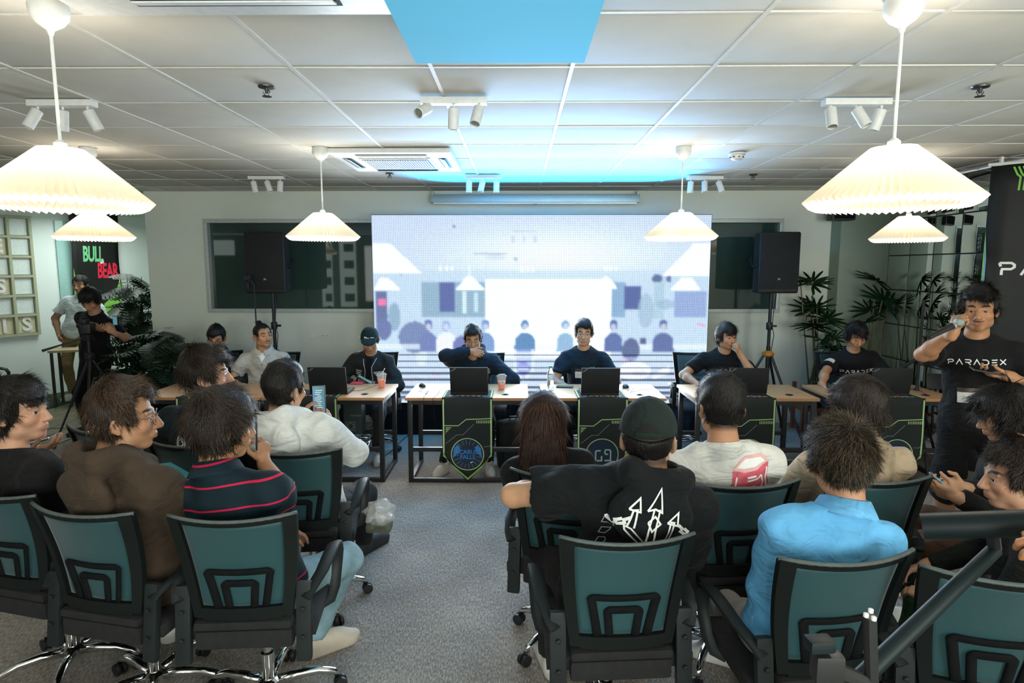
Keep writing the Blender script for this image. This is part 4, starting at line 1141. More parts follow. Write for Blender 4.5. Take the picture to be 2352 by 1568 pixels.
    MB().lathe([(0.042, 0.075), (0.045, 0.085), (0.045, 0.115), (0.030, 0.128)], 18).build('hub', M_chrome, t)
    for k in range(5):
        a = R(18 + 72 * k); ca, sa = math.cos(a), math.sin(a)
        leg = MB(); leg.tube([(ca * r_, sa * r_, z_) for r_, z_ in ((0.03, .102), (0.12, .112), (0.20, .108), (0.262, .088), (0.285, .066))], [0.022, 0.020, 0.018, 0.016, 0.014], 8)
        lg = leg.build('base_leg', M_chrome, t, smooth=True)
        cs = MB()
        tx, ty = -sa, ca
        for s in (-1, 1):
            cs.lathe([(0.010, -0.009), (0.027, -0.008), (0.029, 0), (0.027, 0.008), (0.010, 0.009)], 14, (ca * 0.290 + tx * s * .014, sa * 0.290 + ty * s * .014, 0.0295),
                     rot=Matrix(((ca, 0, tx), (sa, 0, ty), (0, 1, 0))))
        cs.tube([(ca * .288, sa * .288, .068), (ca * .288, sa * .288, .040)], 0.007, 8)
        cs.build('caster', M_black, t, smooth=40)
    return t
chair0 = make_chair()
chair_used = [False]
def place_chair(x, y, rz, lab, group='mesh back office chairs of the audience'):
    o = chair0 if not chair_used[0] else copy_tree(chair0)
    chair_used[0] = True
    o.location = (x, y, 0); o.rotation_euler = (0, 0, R(rz))
    return tag(o, lab, 'chair', group)
def chair_px(u, v, rz, lab, ztop=0.945, group='mesh back office chairs of the audience'):
    """u,v = middle of the top rail of the back"""
    p = atZ(u, v, ztop); a = R(rz)
    # top rail middle sits at local (0,-0.315)
    return place_chair(p.x - math.sin(a) * 0.315, p.y + math.cos(a) * 0.315, rz, lab, group)
CH = {}
CH['b2'] = chair_px(1448, 1247, 4, 'teal mesh chair of the man with the trident hoodie')
CH['b5'] = chair_px(1965, 1292, 8, 'teal mesh chair of the man in the light blue shirt')
CH['b3'] = chair_px(1730, 1118, 8, 'teal mesh chair of the man in the white shirt with can print')
CH['b1'] = chair_px(1285, 1097, -14, 'teal mesh chair of the long-haired woman')
CH['b4'] = chair_px(2035, 1108, 4, 'teal mesh chair of the person in the beige jacket')
CH['a3'] = chair_px(525, 1196, 4, 'teal mesh chair of the man in the striped polo')
CH['a2'] = chair_px(165, 1182, -12, 'dark mesh chair of the man in the brown hoodie')
CH['a1'] = chair_px(-45, 1140, -14, 'dark mesh chair cut off by the left edge of the photo')
CH['a4'] = chair_px(672, 1042, 6, 'teal mesh chair of the man in the white hoodie')
CH['a5'] = chair_px(400, 1024, -16, 'dark mesh chair of the man in the dark jacket')
CH['a0'] = chair_px(200, 992, -22, 'empty dark mesh chair before the brown hoodie')
CH['b9'] = chair_px(2330, 1338, -12, 'dark mesh chair cut off by the right bottom corner')
# chairs of the panel (facing the camera) and one by the alcove table
G2 = 'office chairs behind the panel tables'
place_chair(atY(1612, 850, 6.05).x, 6.10, 176, 'grey mesh chair behind the man touching his mouth', G2)
place_chair(atY(1962, 850, 6.15).x, 6.20, 184, 'grey mesh chair behind the man with headphones', G2)
place_chair(atY(852, 850, 6.1).x, 6.10, 180, 'grey mesh chair of the man in the cap', G2)
place_chair(atY(612, 850, 6.1).x, 6.12, 175, 'grey mesh chair of the topknot man', G2)
place_chair(atY(480, 850, 6.1).x - .04, 6.22, 184, 'grey mesh chair of the man with glasses, far left', G2)
place_chair(atY(1108, 850, 6.1).x, 6.04, 182, 'grey mesh chair of the man hiding his mouth', G2)
place_chair(atY(1345, 850, 6.1).x, 6.10, 180, 'grey mesh chair behind the water bottle', G2)
pch = atZ(20, 900, 0); place_chair(atY(22, 800, 6.9).x - .15, 6.75, -60, 'dark mesh chair by the alcove table at the left edge', G2)

# ================================================================== PA SPEAKERS ON STANDS
M_spk = mat('speaker_shell', (0.010, 0.012, 0.012), 0.6, var=0.12, vscale=20)
M_grl = mat('speaker_grille', (0.007, 0.008, 0.008), 0.7, var=0.3, vscale=400, bump=0.4, bscale=900)
M_ylw = mat('orange_collar', (0.55, 0.20, 0.02), 0.5)
def pa_speaker(uc, Y, lab1, lab2, collar):
    pT = atY(uc, 534, Y); pB_ = atY(uc, 672, Y); h = pT.z - pB_.z; x = pT.x
    t = empty('loudspeaker', (x, Y, pB_.z), 0, lab1, 'speaker', 'black loudspeakers on stands')
    w, d = 0.43, 0.36
    poly = [(-w / 2, -d / 2), (w / 2, -d / 2), (w / 2 - .02, 0.02), (w / 2 - .09, d / 2), (-w / 2 + .09, d / 2), (-w / 2 + .02, 0.02)]
    bd = MB(); bd.prism(poly, h); o = bd.build('cabinet', M_spk, t); bv = o.modifiers.new('b', 'BEVEL'); bv.width = .02; bv.segments = 3
    MB().box((0, -d / 2 - .004, h / 2 + .01), (w - .03, .012, h - .07), bev=.006).build('grille', M_grl, t)
    decal('badge', art_text('JBL', .022, bold=.001), M_grey, t, frame((1, 0, 0), (0, 0, 1), (0, -1, 0), (0.0, -d / 2 - .0105, .15)), off=.001)
    for s in (-1, 1): MB().tube([(s * (w / 2 - .005), -.06, h * .42), (s * (w / 2 + .012), -.03, h * .45), (s * (w / 2 + .012), .03, h * .55), (s * (w / 2 - .01), .05, h * .58)], .011, 8).build('side_handle', M_black, t)
    s_ = empty('speaker_stand', (x, Y, 0), 0, lab2, 'stand', 'black tripod speaker stands')
    MB().tube([(0, 0, .12), (0, 0, pB_.z - .002)], .0175, 12).build('pole', M_steel, s_)
    MB().tube([(0, 0, .30), (0, 0, .98)], .022, 12).build('sleeve', M_black, s_)
    MB().lathe([(0.03, 1.16), (0.034, 1.17), (0.034, 1.23), (0.028, 1.24)], 14).build('clamp', M_black, s_)
    MB().tube([(0.03, 0, 1.2), (0.075, -.01, 1.2)], .012, 8).build('clamp_knob', M_black, s_)
    MB().lathe([(0.045, .865), (0.06, .88), (0.06, .91), (0.03, .93)], 16).build('collar', M_ylw if collar else M_black, s_)
    for k in range(3):
        a = R(-65 + 120 * k); ca, sa = math.cos(a), math.sin(a)
        lg = MB().tube([(ca * .04, sa * .04, .89), (ca * .52, sa * .52 if sa < 0 else sa * .30, .015)], .0145, 8).build('leg', M_steel, s_)
        MB().tube([(0, 0, .36), (ca * .27, (sa * .27 if sa < 0 else sa * .16), .445)], .008, 6).build('brace', M_steel, s_)
        MB().tube([(ca * .50, sa * .50 if sa < 0 else sa * .29, .045), (ca * .525, sa * .525 if sa < 0 else sa * .303, .004)], .02, 8).build('rubber_foot', M_black, lg)
    c_ = MB().tube([(0.05, -.02, pB_.z - .01), (.03, -.02, pB_.z - .2), (.02, -.025, 1.2), (.045, -.02, 1.1), (.02, -.02, .9)], .004, 6).build('signal_cable', M_black, s_, smooth=True)
pa_speaker(620, 6.72, 'black loudspeaker on a stand left of the LED wall', 'black speaker stand behind the topknot man', False)
pa_speaker(1778, 6.72, 'black loudspeaker on a stand right of the LED wall', 'black speaker stand with orange collar right of the LED wall', True)
# clip-on camera on a thin pole
p = atY(588, 735, 6.35)
t = empty('pole_camera', (p.x, 6.35, 0), 0, 'small black camera on a thin pole in front of the left loudspeaker', 'camera')
zc = atY(575, 645, 6.35).z
MB().tube([(0, 0, .02), (0, 0, zc - .05)], .007, 8).build('pole', M_steel, t)
for k in range(3): MB().tube([(0, 0, .25), (.2 * math.cos(k * 2.1), .2 * math.sin(k * 2.1), .01)], .007, 6).build('leg', M_steel, t)
MB().box((-.055, 0, zc + .03), (.07, .09, .06), bev=.012).build('body', M_black, t)
MB().lathe([(.028, -.05), (.028, 0), (.022, .01)], 16, (-.055, -.05, zc + .03), rot=Matrix.Rotation(R(90), 3, 'X')).build('lens', M_lap, t)
MB().tube([(0, 0, zc - .05), (-.03, 0, zc), (-.055, 0, zc)], .010, 8).build('ball_head', M_black, t)
MB().box((-.065, 0, zc - .05), (.03, .03, .06), bev=.006).build('grip', M_black, t)

# ================================================================== VIDEO CAMERA AND TRIPOD (left)
TCY = 6.25
p = atY(205, 800, TCY); tx_ = p.x
t = empty('video_tripod', (tx_, TCY, 0), 0, 'black video tripod with pan handle in front of the cameraman', 'tripod')
zt_ = atY(200, 768, TCY).z
MB().tube([(0, 0, .75), (0, 0, zt_ - .05)], .016, 10).build('center_column', M_steel, t)
zh = atY(205, 818, TCY).z
MB().lathe([(.035, zh - .04), (.045, zh - .02), (.045, zh + .02), (.03, zh + .04)], 14).build('spider', M_black, t)
fA, fB = atZ(124, 1030, 0), atZ(228, 985, 0)
for q in ((fA.x - tx_, fA.y - TCY), (.16, -.38), (.36, .30)):
    lg = MB().tube([(0, 0, zh), (q[0] * .55, q[1] * .55, zh * .45)], .016, 8).build('leg', M_steel, t)
    MB().tube([(q[0] * .5, q[1] * .5, zh * .5), (q[0], q[1], .015)], .010, 8).build('leg_tube', M_steel if q[0] != .16 else M_chrome, t)
    MB().tube([(q[0] * .97, q[1] * .97, .04), (q[0], q[1], .004)], .017, 8).build('foot', M_black, t)
MB().box((0, 0, zt_ - .03), (.08, .10, .07), bev=.015).build('fluid_head', M_black, t)
ph0, ph1 = Vector((-.03, -.02, zt_ - .03)), atY(96, 806, TCY - .25) - Vector((tx_, TCY, 0))
MB().tube([ph0, ph0.lerp(ph1, .6), ph1], [.009, .009, .014], 8).build('pan_handle', M_steel, t)
vc = empty('video_camera', (tx_, TCY, zt_ + .008), R(14), 'black video camera mounted on the tripod by the cameraman', 'camera')
MB().box((0, 0.0, .055), (.10, .15, .10), bev=.014).build('body', M_black, vc)
MB().lathe([(.036, 0), (.036, .04), (.042, .05), (.042, .12), (.038, .125)], 18, (.02, .04, .06), rot=Matrix.Rotation(R(-72), 3, 'Y') @ Matrix.Rotation(0, 3, 'X')).build('lens', M_lap, vc)
MB().box((-.02, 0, .125), (.05, .10, .04), bev=.01).build('viewfinder', M_black, vc)
MB().tube([(-.04, -.05, .11), (-.04, -.05, .16), (-.02, .04, .17), (0, .07, .12)], .008, 8).build('top_handle', M_black, vc)

# mic stand by the far right table
p = atY(2105, 900, 5.45)
t = empty('microphone_stand', (p.x, 5.45, 0), 0, 'black boom microphone stand beside the speaking man', 'stand')
MB().tube([(0, 0, .1), (0, 0, 1.55)], .012, 8).build('pole', M_steel, t)
for k in range(3):
    a = R(20 + 120 * k); MB().tube([(0, 0, .78), (.36 * math.cos(a), .36 * math.sin(a), .01)], .011, 8).build('leg', M_steel, t)
MB().tube([(.02, 0, 1.05), (-.28, -.05, .90)], .014, 8).build('boom', M_steel, t)
MB().lathe([(.02, 1.02), (.026, 1.03), (.026, 1.08), (.02, 1.09)], 12).build('boom_clutch', M_black, t)

# ================================================================== PLANTS
M_palm = mat('palm_leaf', (0.012, 0.036, 0.013), 0.6, var=0.45, vscale=6, spec=.08)
M_cane = mat('palm_cane', (0.16, 0.15, 0.06), 0.7, var=0.3, vscale=25)
M_mon = mat('philodendron_leaf', (0.006, 0.020, 0.010), 0.5, var=0.5, vscale=5, spec=.3)
M_pot = mat('dark_pot', (0.012, 0.013, 0.013), 0.5)
M_tk = mat('red_brown_wood', (0.28, 0.07, 0.02), 0.5)
def fan_mesh(nb, L_, seed):
    r_ = random.Random(seed); b = MB()
    for k in range(nb):
        a = R(-105 + 210 * k / (nb - 1)) + r_.uniform(-.06, .06); l = L_ * (0.75 + .25 * math.cos(a * .6)) * r_.uniform(.88, 1.08); w = .027 * L_ / .2
        ca, sa = math.sin(a), math.cos(a); px_, py_ = math.cos(a), -math.sin(a)
        V = []; F = []
        for i, (t_, ww) in enumerate(((0.04, .25), (.3, .9), (.6, 1.0), (.85, .75), (1.0, .08))):
            dz = -0.30 * l * t_ * t_ + .06 * l * t_; c = (ca * l * t_, sa * l * t_, dz)
            V += [(c[0] - px_ * w * ww / 2, c[1] - py_ * w * ww / 2, c[2] - .006 * ww), (c[0], c[1], c[2] + .003), (c[0] + px_ * w * ww / 2, c[1] + py_ * w * ww / 2, c[2] - .006 * ww)]
        for i in range(4):
            for j in (0, 1): F.append((i * 3 + j, i * 3 + j + 1, i * 3 + 4 + j, i * 3 + 3 + j))
        b.add(V, F)
    return b.mesh('leaf', True)
fans = [fan_mesh(9, .22, 1), fan_mesh(10, .24, 2), fan_mesh(8, .20, 3)]
def palm(base, tops, lab, nl=3):
    pot = nl > 2
    t = empty('potted_palm', base, 0, lab, 'plant', 'fan palms in the right corner')
    B = Vector(base); r_ = random.Random(len(tops) * 7 + int(abs(base[0]) * 10))
    if True:
        MB().lathe([(.095, .28), (.12, .50), (.125, .51), (.115, .51), (.11, .47)], 20).build('pot', M_pot, t)
        MB().lathe([(.108, .465), (.0, .475)], 16, cap=False).build('soil', mat('soil', (.02, .015, .01), .95), t)
        for sx in (-.15, .15):
            for sy in (-.12, .12): MB().box((sx, sy, .27), (.035, .035, .54)).build('stand_leg', M_tk, t)
        MB().box((0, 0, .26), (.30, .24, .03)).build('stand_shelf', M_tk, t)
        z0 = .47
    for (P, size) in tops:
        q = P - B; b0 = Vector((r_.uniform(-.06, .06), r_.uniform(-.06, .06), .47))
        mid = b0.lerp(q, .55) + Vector((r_.uniform(-.03, .03), 0, .04))
        MB().tube([b0, mid, q], [.009, .008, .006], 7).build('cane', M_cane, t, smooth=True)
        for k in range(2 if pot else 1):
            lf = link('leaf', fans[r_.randrange(3)], M_palm, t, q + Vector((0, 0, -.03 * k)))
            lf.rotation_euler = (R(r_.uniform(15, 60)), R(r_.uniform(-35, 35)), R(k * 125 + r_.uniform(-50, 50) + 150)); lf.scale = (size,) * 3
PY = 6.86
palm((atY(1868, 860, PY).x, PY, 0), [(atY(u, v, PY + dy), s) for u, v, s, dy in ((1838, 638, .8, 0), (1866, 648, 1, 0), (1876, 700, 1.1, -.1), (1862, 712, 1.0, .05), (1900, 733, .95, -.05), (1870, 748, 1.0, -.15), (1915, 772, .95, 0), (1888, 780, 1.0, -.2), (1905, 800, .9, -.1))],
     'tall fan palm in a black pot on a red-brown stand, right of the right loudspeaker')
palm((atY(1996, 870, 6.75).x, 6.75, 0), [(atY(u, v, 6.75 + dy), s) for u, v, s, dy in ((2012, 645, 1, 0), (2026, 690, 1.1, -.1), (1998, 715, 1.0, .05), (2040, 700, .9, .1), (1990, 742, .9, -.1))],
     'fan palm in front of the mirror tiles behind the man with headphones', 2)
def lobed_leaf(L_, W_, nl, seed):
    """deeply cut leaf, one outline with lobes either side of a midrib"""
    r_ = random.Random(seed); b = MB()
    for s in (-1, 1):
        for k in range(nl):
            t0 = (k + .05) / nl; t1 = (k + .88) / nl
            wv = W_ * math.sin(math.pi * min(.97, .18 + .75 * (k + .5) / nl)) ** .8
            V = []
            for (tt, sx, off) in ((t0, 0.02, 0), (t0 + .02, .55, .10), (t0 + .12 / nl, .98, .26 / nl * 2.2), (t1 - .05, 1.0, .30 / nl * 2.2), (t1, .55, .12), (t1, .02, 0)):
                y = (tt + off * .5) * L_; x = s * wv * sx; V.append((x, y, -.35 * (x * x) / W_ - .35 * y * y / L_ * .6 + .03 * L_))
            b.add(V, [(0, 1, 4, 5), (1, 2, 3, 4)])
    return b.mesh('leaf', True)
lob = [lobed_leaf(.34, .15, 8, 1), lobed_leaf(.40, .17, 9, 2), lobed_leaf(.28, .13, 7, 3)]
def philodendron(base, h, rad, n, lab, size=1.0, seed=3, zlow=.3, m=None):
    t = empty('potted_plant', base, 0, lab, 'plant'); r_ = random.Random(seed)
    MB().lathe([(.15, 0), (.20, .34), (.205, .36), (.185, .36), (.18, .33)], 24).build('pot', M_pot, t)
    MB().lathe([(.178, .325), (0, .335)], 16, cap=False).build('soil', mat('soil', (.02, .015, .01), .95), t)
    zc_ = (h + zlow) / 2; hz = (h - zlow) / 2
    for k in range(n):
        while True:
            v_ = Vector((r_.uniform(-1, 1), r_.uniform(-1, 1), r_.uniform(-1, 1)))
            if .35 < v_.length < 1: break
        tip = Vector((v_.x * rad, v_.y * rad, zc_ + v_.z * hz)); a = math.atan2(tip.y, tip.x); b0 = Vector((.06 * math.cos(a), .06 * math.sin(a), .33))
        if k % 2 == 0: MB().tube([b0, b0.lerp(tip, .5) + Vector((0, 0, .10)), tip], [.007, .006, .004], 5).build('stem', m or M_mon, t, smooth=True)
        lf = link('leaf', lob[k % 3], m or M_mon, t, tip - Vector((math.cos(a), math.sin(a), 0)) * .12)
        lf.rotation_euler = (R(r_.uniform(-35, 15)), R(r_.uniform(-30, 30)), a - math.pi / 2 + r_.uniform(-.6, .6)); s = size * r_.uniform(.75, 1.1); lf.scale = (s, s, s)
p = atY(372, 880, 6.35); philodendron((p.x + .02, 6.35, 0), 1.22, .46, 120, 'big dark green split-leaf plant in a grey pot beside the far left table', .95, 3, .42)
p = atY(306, 700, 8.3); philodendron((p.x, 8.3, 0), 1.80, .26, 60, 'tall dark leafy plant at the corner of the alcove', 1.0, 5, .7, M_palm)

# ================================================================== TALL BANNER AT THE RIGHT
BL = Vector((3.70, 5.00, 0)); BD = Vector((math.cos(R(-38)), math.sin(R(-38)), 0)); BN = Vector((BD.y, -BD.x, 0))
bn = empty('standing_banner', BL, 0, 'tall black hanging banner with white lettering at the right edge', 'banner')
V = []; F = []; nu, nv = 8, 16; BW = 1.05
for j in range(nv + 1):
    for i in range(nu + 1):
        u = i / nu; z = 2.62 - 2.45 * j / nv
        V.append(BD * (u * BW) + BN * (.015 * math.sin(u * 6 + j * .5)) + Vector((0, 0, z)))
for j in range(nv):
    for i in range(nu): a = j * (nu + 1) + i; F.append((a, a + nu + 1, a + nu + 2, a + 1))
b = MB(); b.add(V, F); bcl = b.build('cloth', M_ban, bn, smooth=True); solid(bcl)
MF = lambda a, z: frame(BD, (0, 0, 1), BN, BD * a + Vector((0, 0, z)) + BN * .02)
zt2 = atY(2300, 620, 4.6).z
decal('lettering', art_paradex(.92, .17), M_prt, bn, MF(.565, 1.775), surf=bcl)
decal('lime_chevrons', art_strokes([[(.14 + k * .028, 2.60), (.165 + k * .028, 2.54), (.185 + k * .028, 2.52), (.18 + k * .028, 2.42)] for k in range(3)], .013), M_lime, bn, MF(0, 0), surf=bcl)
decal('outline', art_strokes([[(.30, 2.60), (.37, 2.47), (.36, 2.28), (.42, 2.15)], [(.02, 1.35), (.10, 1.15)]], .004), M_grey, bn, MF(0, 0), surf=bcl)
decal('blue_edge', art_polys([[(.004, 2.1), (.02, 1.9), (.02, 1.4), (.004, 1.3)]]), mat('edge_blue', (.10, .25, .38), .6), bn, MF(0, 0), surf=bcl)
decal('lime_edge', art_polys([[(.0, 2.15), (.006, 1.95), (.006, 1.5), (.0, 1.4)]]), M_lime, bn, MF(0, 0), surf=bcl, off=.003)
MB().tube([Vector((0, 0, 2.63)) - BD * .02, Vector((0, 0, 2.63)) + BD * (BW + .02)], .014, 8).build('top_rail', M_white, bn)
for a in (.06, .5, .95): MB().box(BD * a + Vector((0, 0, 2.655)), (.02, .02, .06)).build('hook', M_white, bn)

# ================================================================== ALCOVE TABLE, BOXES, BAGS, FLOOR THINGS
p = atZ(40, 776, .76)
at_ = empty('alcove_table', (p.x - .3, p.y - .1, 0), R(-8), 'light wooden table by the letter shelf at the left edge', 'table')
MB().box((0, 0, .745), (1.75, .75, .03), bev=.004).build('tabletop', mat('pale_wood', (.42, .34, .20), .5, var=.15, vscale=8), at_)
MB().box((0, 0, .70), (1.6, .65, .035)).build('under_shelf', mat('pale_wood', (.42, .34, .20), .5), at_)
for sx in (-.78, .78):
    for sy in (-.3, .3): MB().box((sx, sy, .36), (.045, .045, .72)).build('leg', M_steel, at_)
    MB().box((sx, 0, .25), (.03, .6, .03)).build('cross_rail', M_steel, at_)
p = atZ(285, 790, .72)
a2 = empty('alcove_bench', (p.x, 8.2, 0), R(20), 'narrow wooden console table below the alcove banner', 'table')
MB().box((0, 0, .74), (.9, .35, .03), bev=.004).build('tabletop', mat('pale_wood', (.42, .34, .20), .5), a2)
for sx in (-.42, .42):
    for sy in (-.14, .14): MB().box((sx, sy, .36), (.03, .03, .72)).build('leg', M_steel, a2)
# grey box under the cap man's table
p = atY(815, 970, 5.62)
bx = empty('storage_box', (p.x, 5.62, .31), 0, 'dark grey-green box with a pale printed emblem under the first laptop table', 'box')
M_box = mat('box_card', (.045, .075, .075), .6)
MB().box((0, 0, .14), (.17, .14, .28), bev=.004).build('carton', M_box, bx)
decal('emblem', art_strokes([[(-.06, .03), (.02, .03), (.02, .11), (-.06, .11), (-.06, .03)]], .004), M_grey, bx, frame((1, 0, 0), (0, 0, 1), (0, -1, 0), (0, -.0715, 0)), off=.001)
decal('emblem', art_move(art_strokes([art_disc(.028, 20)[0]], .005, True), -.02, .07), M_grey, bx, frame((1, 0, 0), (0, 0, 1), (0, -1, 0), (0, -.0715, 0)), off=.001)
decal('lettering', art_move(art_text('XEDARAP', .022), .03, .17), M_grey, bx, frame((1, 0, 0), (0, 0, 1), (0, -1, 0), (0, -.0715, 0)), off=.001)
def backpack(loc, rz, lab, col=(.010, .011, .013), s=1.0):
    t = empty('backpack', loc, R(rz), lab, 'bag'); m = mat('bag_%d' % int(col[2] * 1000), col, .8, var=.2, bump=.3, bscale=300)
    bm = bmesh.new(); bmesh.ops.create_cube(bm, size=1); bmesh.ops.subdivide_edges(bm, edges=bm.edges[:], cuts=4, use_grid_fill=True)
    for v in bm.verts:
        x, y, z = v.co * 2; l = math.sqrt(x * x + y * y + z * z) ; k = .62 + .38 / max(l, 1)
        v.co = Vector((x * .16 * k * s, y * .11 * k * s, (.22 + z * .22 * (k + .06)) * s + .0))
    me = bpy.data.meshes.new('body'); bm.to_mesh(me); bm.free(); me.polygons.foreach_set('use_smooth', np.ones(len(me.polygons), bool)); link('body', me, m, t)
    MB().box((0, -.105 * s, .14 * s), (.22 * s, .05 * s, .18 * s), bev=.02).build('front_pocket', m, t)
    MB().tube([(-.03 * s, 0, .43 * s), (-.03 * s, 0, .47 * s), (.03 * s, 0, .47 * s), (.03 * s, 0, .43 * s)], .008, 6).build('top_handle', M_black, t)
    for q in (-1, 1): MB().tube([(q * .07 * s, .09 * s, .40 * s), (q * .09 * s, .15 * s, .28 * s), (q * .08 * s, .10 * s, .06 * s)], .014, 6, flat=(.4, 1.2)).build('shoulder_strap', M_black, t, smooth=True)
p = atZ(1178, 1085, 0); backpack((p.x, p.y + .18, 0), 12, 'black backpack on the floor under the middle left table')
p = atZ(1565, 1000, 0); backpack((p.x, p.y + .0, 0), -20, 'black bag on the floor beside the right table', (.012, .015, .02), .85)
p = atZ(1500, 990, 0); backpack((p.x - .1, p.y + .05, 0), 30, 'dark blue bag on the floor under the table with the water bottle', (.01, .018, .03), .8)
# white power box on the floor
p = atZ(2120, 1040, 0.0)
pw = empty('floor_power_box', (p.x, p.y + .1, 0), R(-38), 'white floor power box with a plug beside the speaking man', 'power box')
MB().box((0, 0, .05), (.55, .14, .10), bev=.008).build('trunking', M_white, pw)
MB().box((-.05, -.072, .05), (.12, .008, .07), bev=.003).build('socket_plate', mat('socket_grey', (.55, .56, .54), .5), pw)
MB().box((-.05, -.088, .055), (.03, .03, .03), bev=.005).build('plug', M_white, pw)
MB().tube([(-.05, -.10, .055), (-.14, -.14, .03), (-.30, -.16, .01)], .005, 6).build('plug_cable', M_white, pw, smooth=True)
# clear plastic bag and green drink by the white hoodie
p = atY(868, 1075, 3.35)
pb_ = empty('plastic_bag', (p.x, 3.35, .46), 0, 'crumpled clear plastic bag beside the white hoodie', 'bag')
bm = bmesh.new(); bmesh.ops.create_icosphere(bm, subdivisions=3, radius=.09)
for v in bm.verts:
    n_ = math.sin(v.co.x * 60) * math.cos(v.co.z * 70 + v.co.y * 50); v.co *= 1 + .18 * n_; v.co.z *= .8
me = bpy.data.meshes.new('film'); bm.to_mesh(me); bm.free(); link('film', me, mat('clear_film', (.75, .75, .70), .12, alpha=.32), pb_)
MB().box((0, 0, -.08), (.14, .10, .05), bev=.02).build('contents', mat('bag_contents', (.10, .10, .07), .7, var=.4), pb_)
st = MB().box((0, 0, 0), (.46, .40, .02), bev=.008); 
# foreground phone tripod at the right
M_tri = mat('foreground_tripod', (.003, .010, .012), .5, spec=.3)
p0, p1 = atY(2118, 1208, 1.22), atY(2420, 1200, 1.12)
t = empty('foreground_tripod', (p0.x, 1.2, 0), 0, 'close dark tripod with a thick horizontal bar in the right foreground', 'tripod')
o_ = Vector((p0.x, 1.2, 0))
MB().tube([p0 - o_, p1 - o_], .026, 14).build('pan_bar', M_tri, t)
d0, d1 = atY(2285, 1262, 1.18), atY(1975, 1560, 1.05)
MB().tube([d0 - o_, d1 - o_], [.014, .017], 12).build('diagonal_arm', M_tri, t)
MB().tube([p0.lerp(p1, .55) - o_, d0 - o_], .012, 8).build('joint', M_black, t)
e0, e1 = atY(1998, 1415, 1.0), atY(2004, 1640, 1.0)
MB().tube([e0 - o_, e1 - o_], .011, 10).build('clamp_post', M_black, t)
for du, dv in ((-9, -2), (9, 6), (2, -12)):
    q = atY(1998 + du, 1414 + dv, .99); MB().lathe([(.0, -.0045), (.0042, -.003), (.0042, .003), (.0, .0045)], 10, q - o_, cap=False).build('post_tip', M_white, t)
c0 = atY(1882, 1478, 1.0); MB().box(c0 - o_, (.045, .03, .022), bev=.006, rot=rotz(.1)).build('phone_clamp', M_tri, t)
c1 = atY(1900, 1530, 1.0); MB().box(c1 - o_, (.05, .03, .05), bev=.008).build('clamp_body', M_black, t)
g0, g1 = atY(1960, 1600, 1.0), atY(1960, 1900, 1.15); 
MB().tube([c1 - o_, e1.lerp(e0, .3) - o_], .014, 8).build('clamp_bridge', M_black, t)
zb = Vector((d1.x - o_.x, -.1, .8))
for a in (0, 2.1, 4.2): MB().tube([Vector((d1.x, 1.05, 1.0)) - o_, Vector((d1.x + .3 * math.cos(a), 1.05 + .3 * math.sin(a), .012)) - o_], .012, 8).build('tripod_leg', M_black, t)
MB().tube([d1 - o_, Vector((d1.x, 1.05, 1.0)) - o_, e1 - o_], .014, 8).build('center_column', M_black, t)

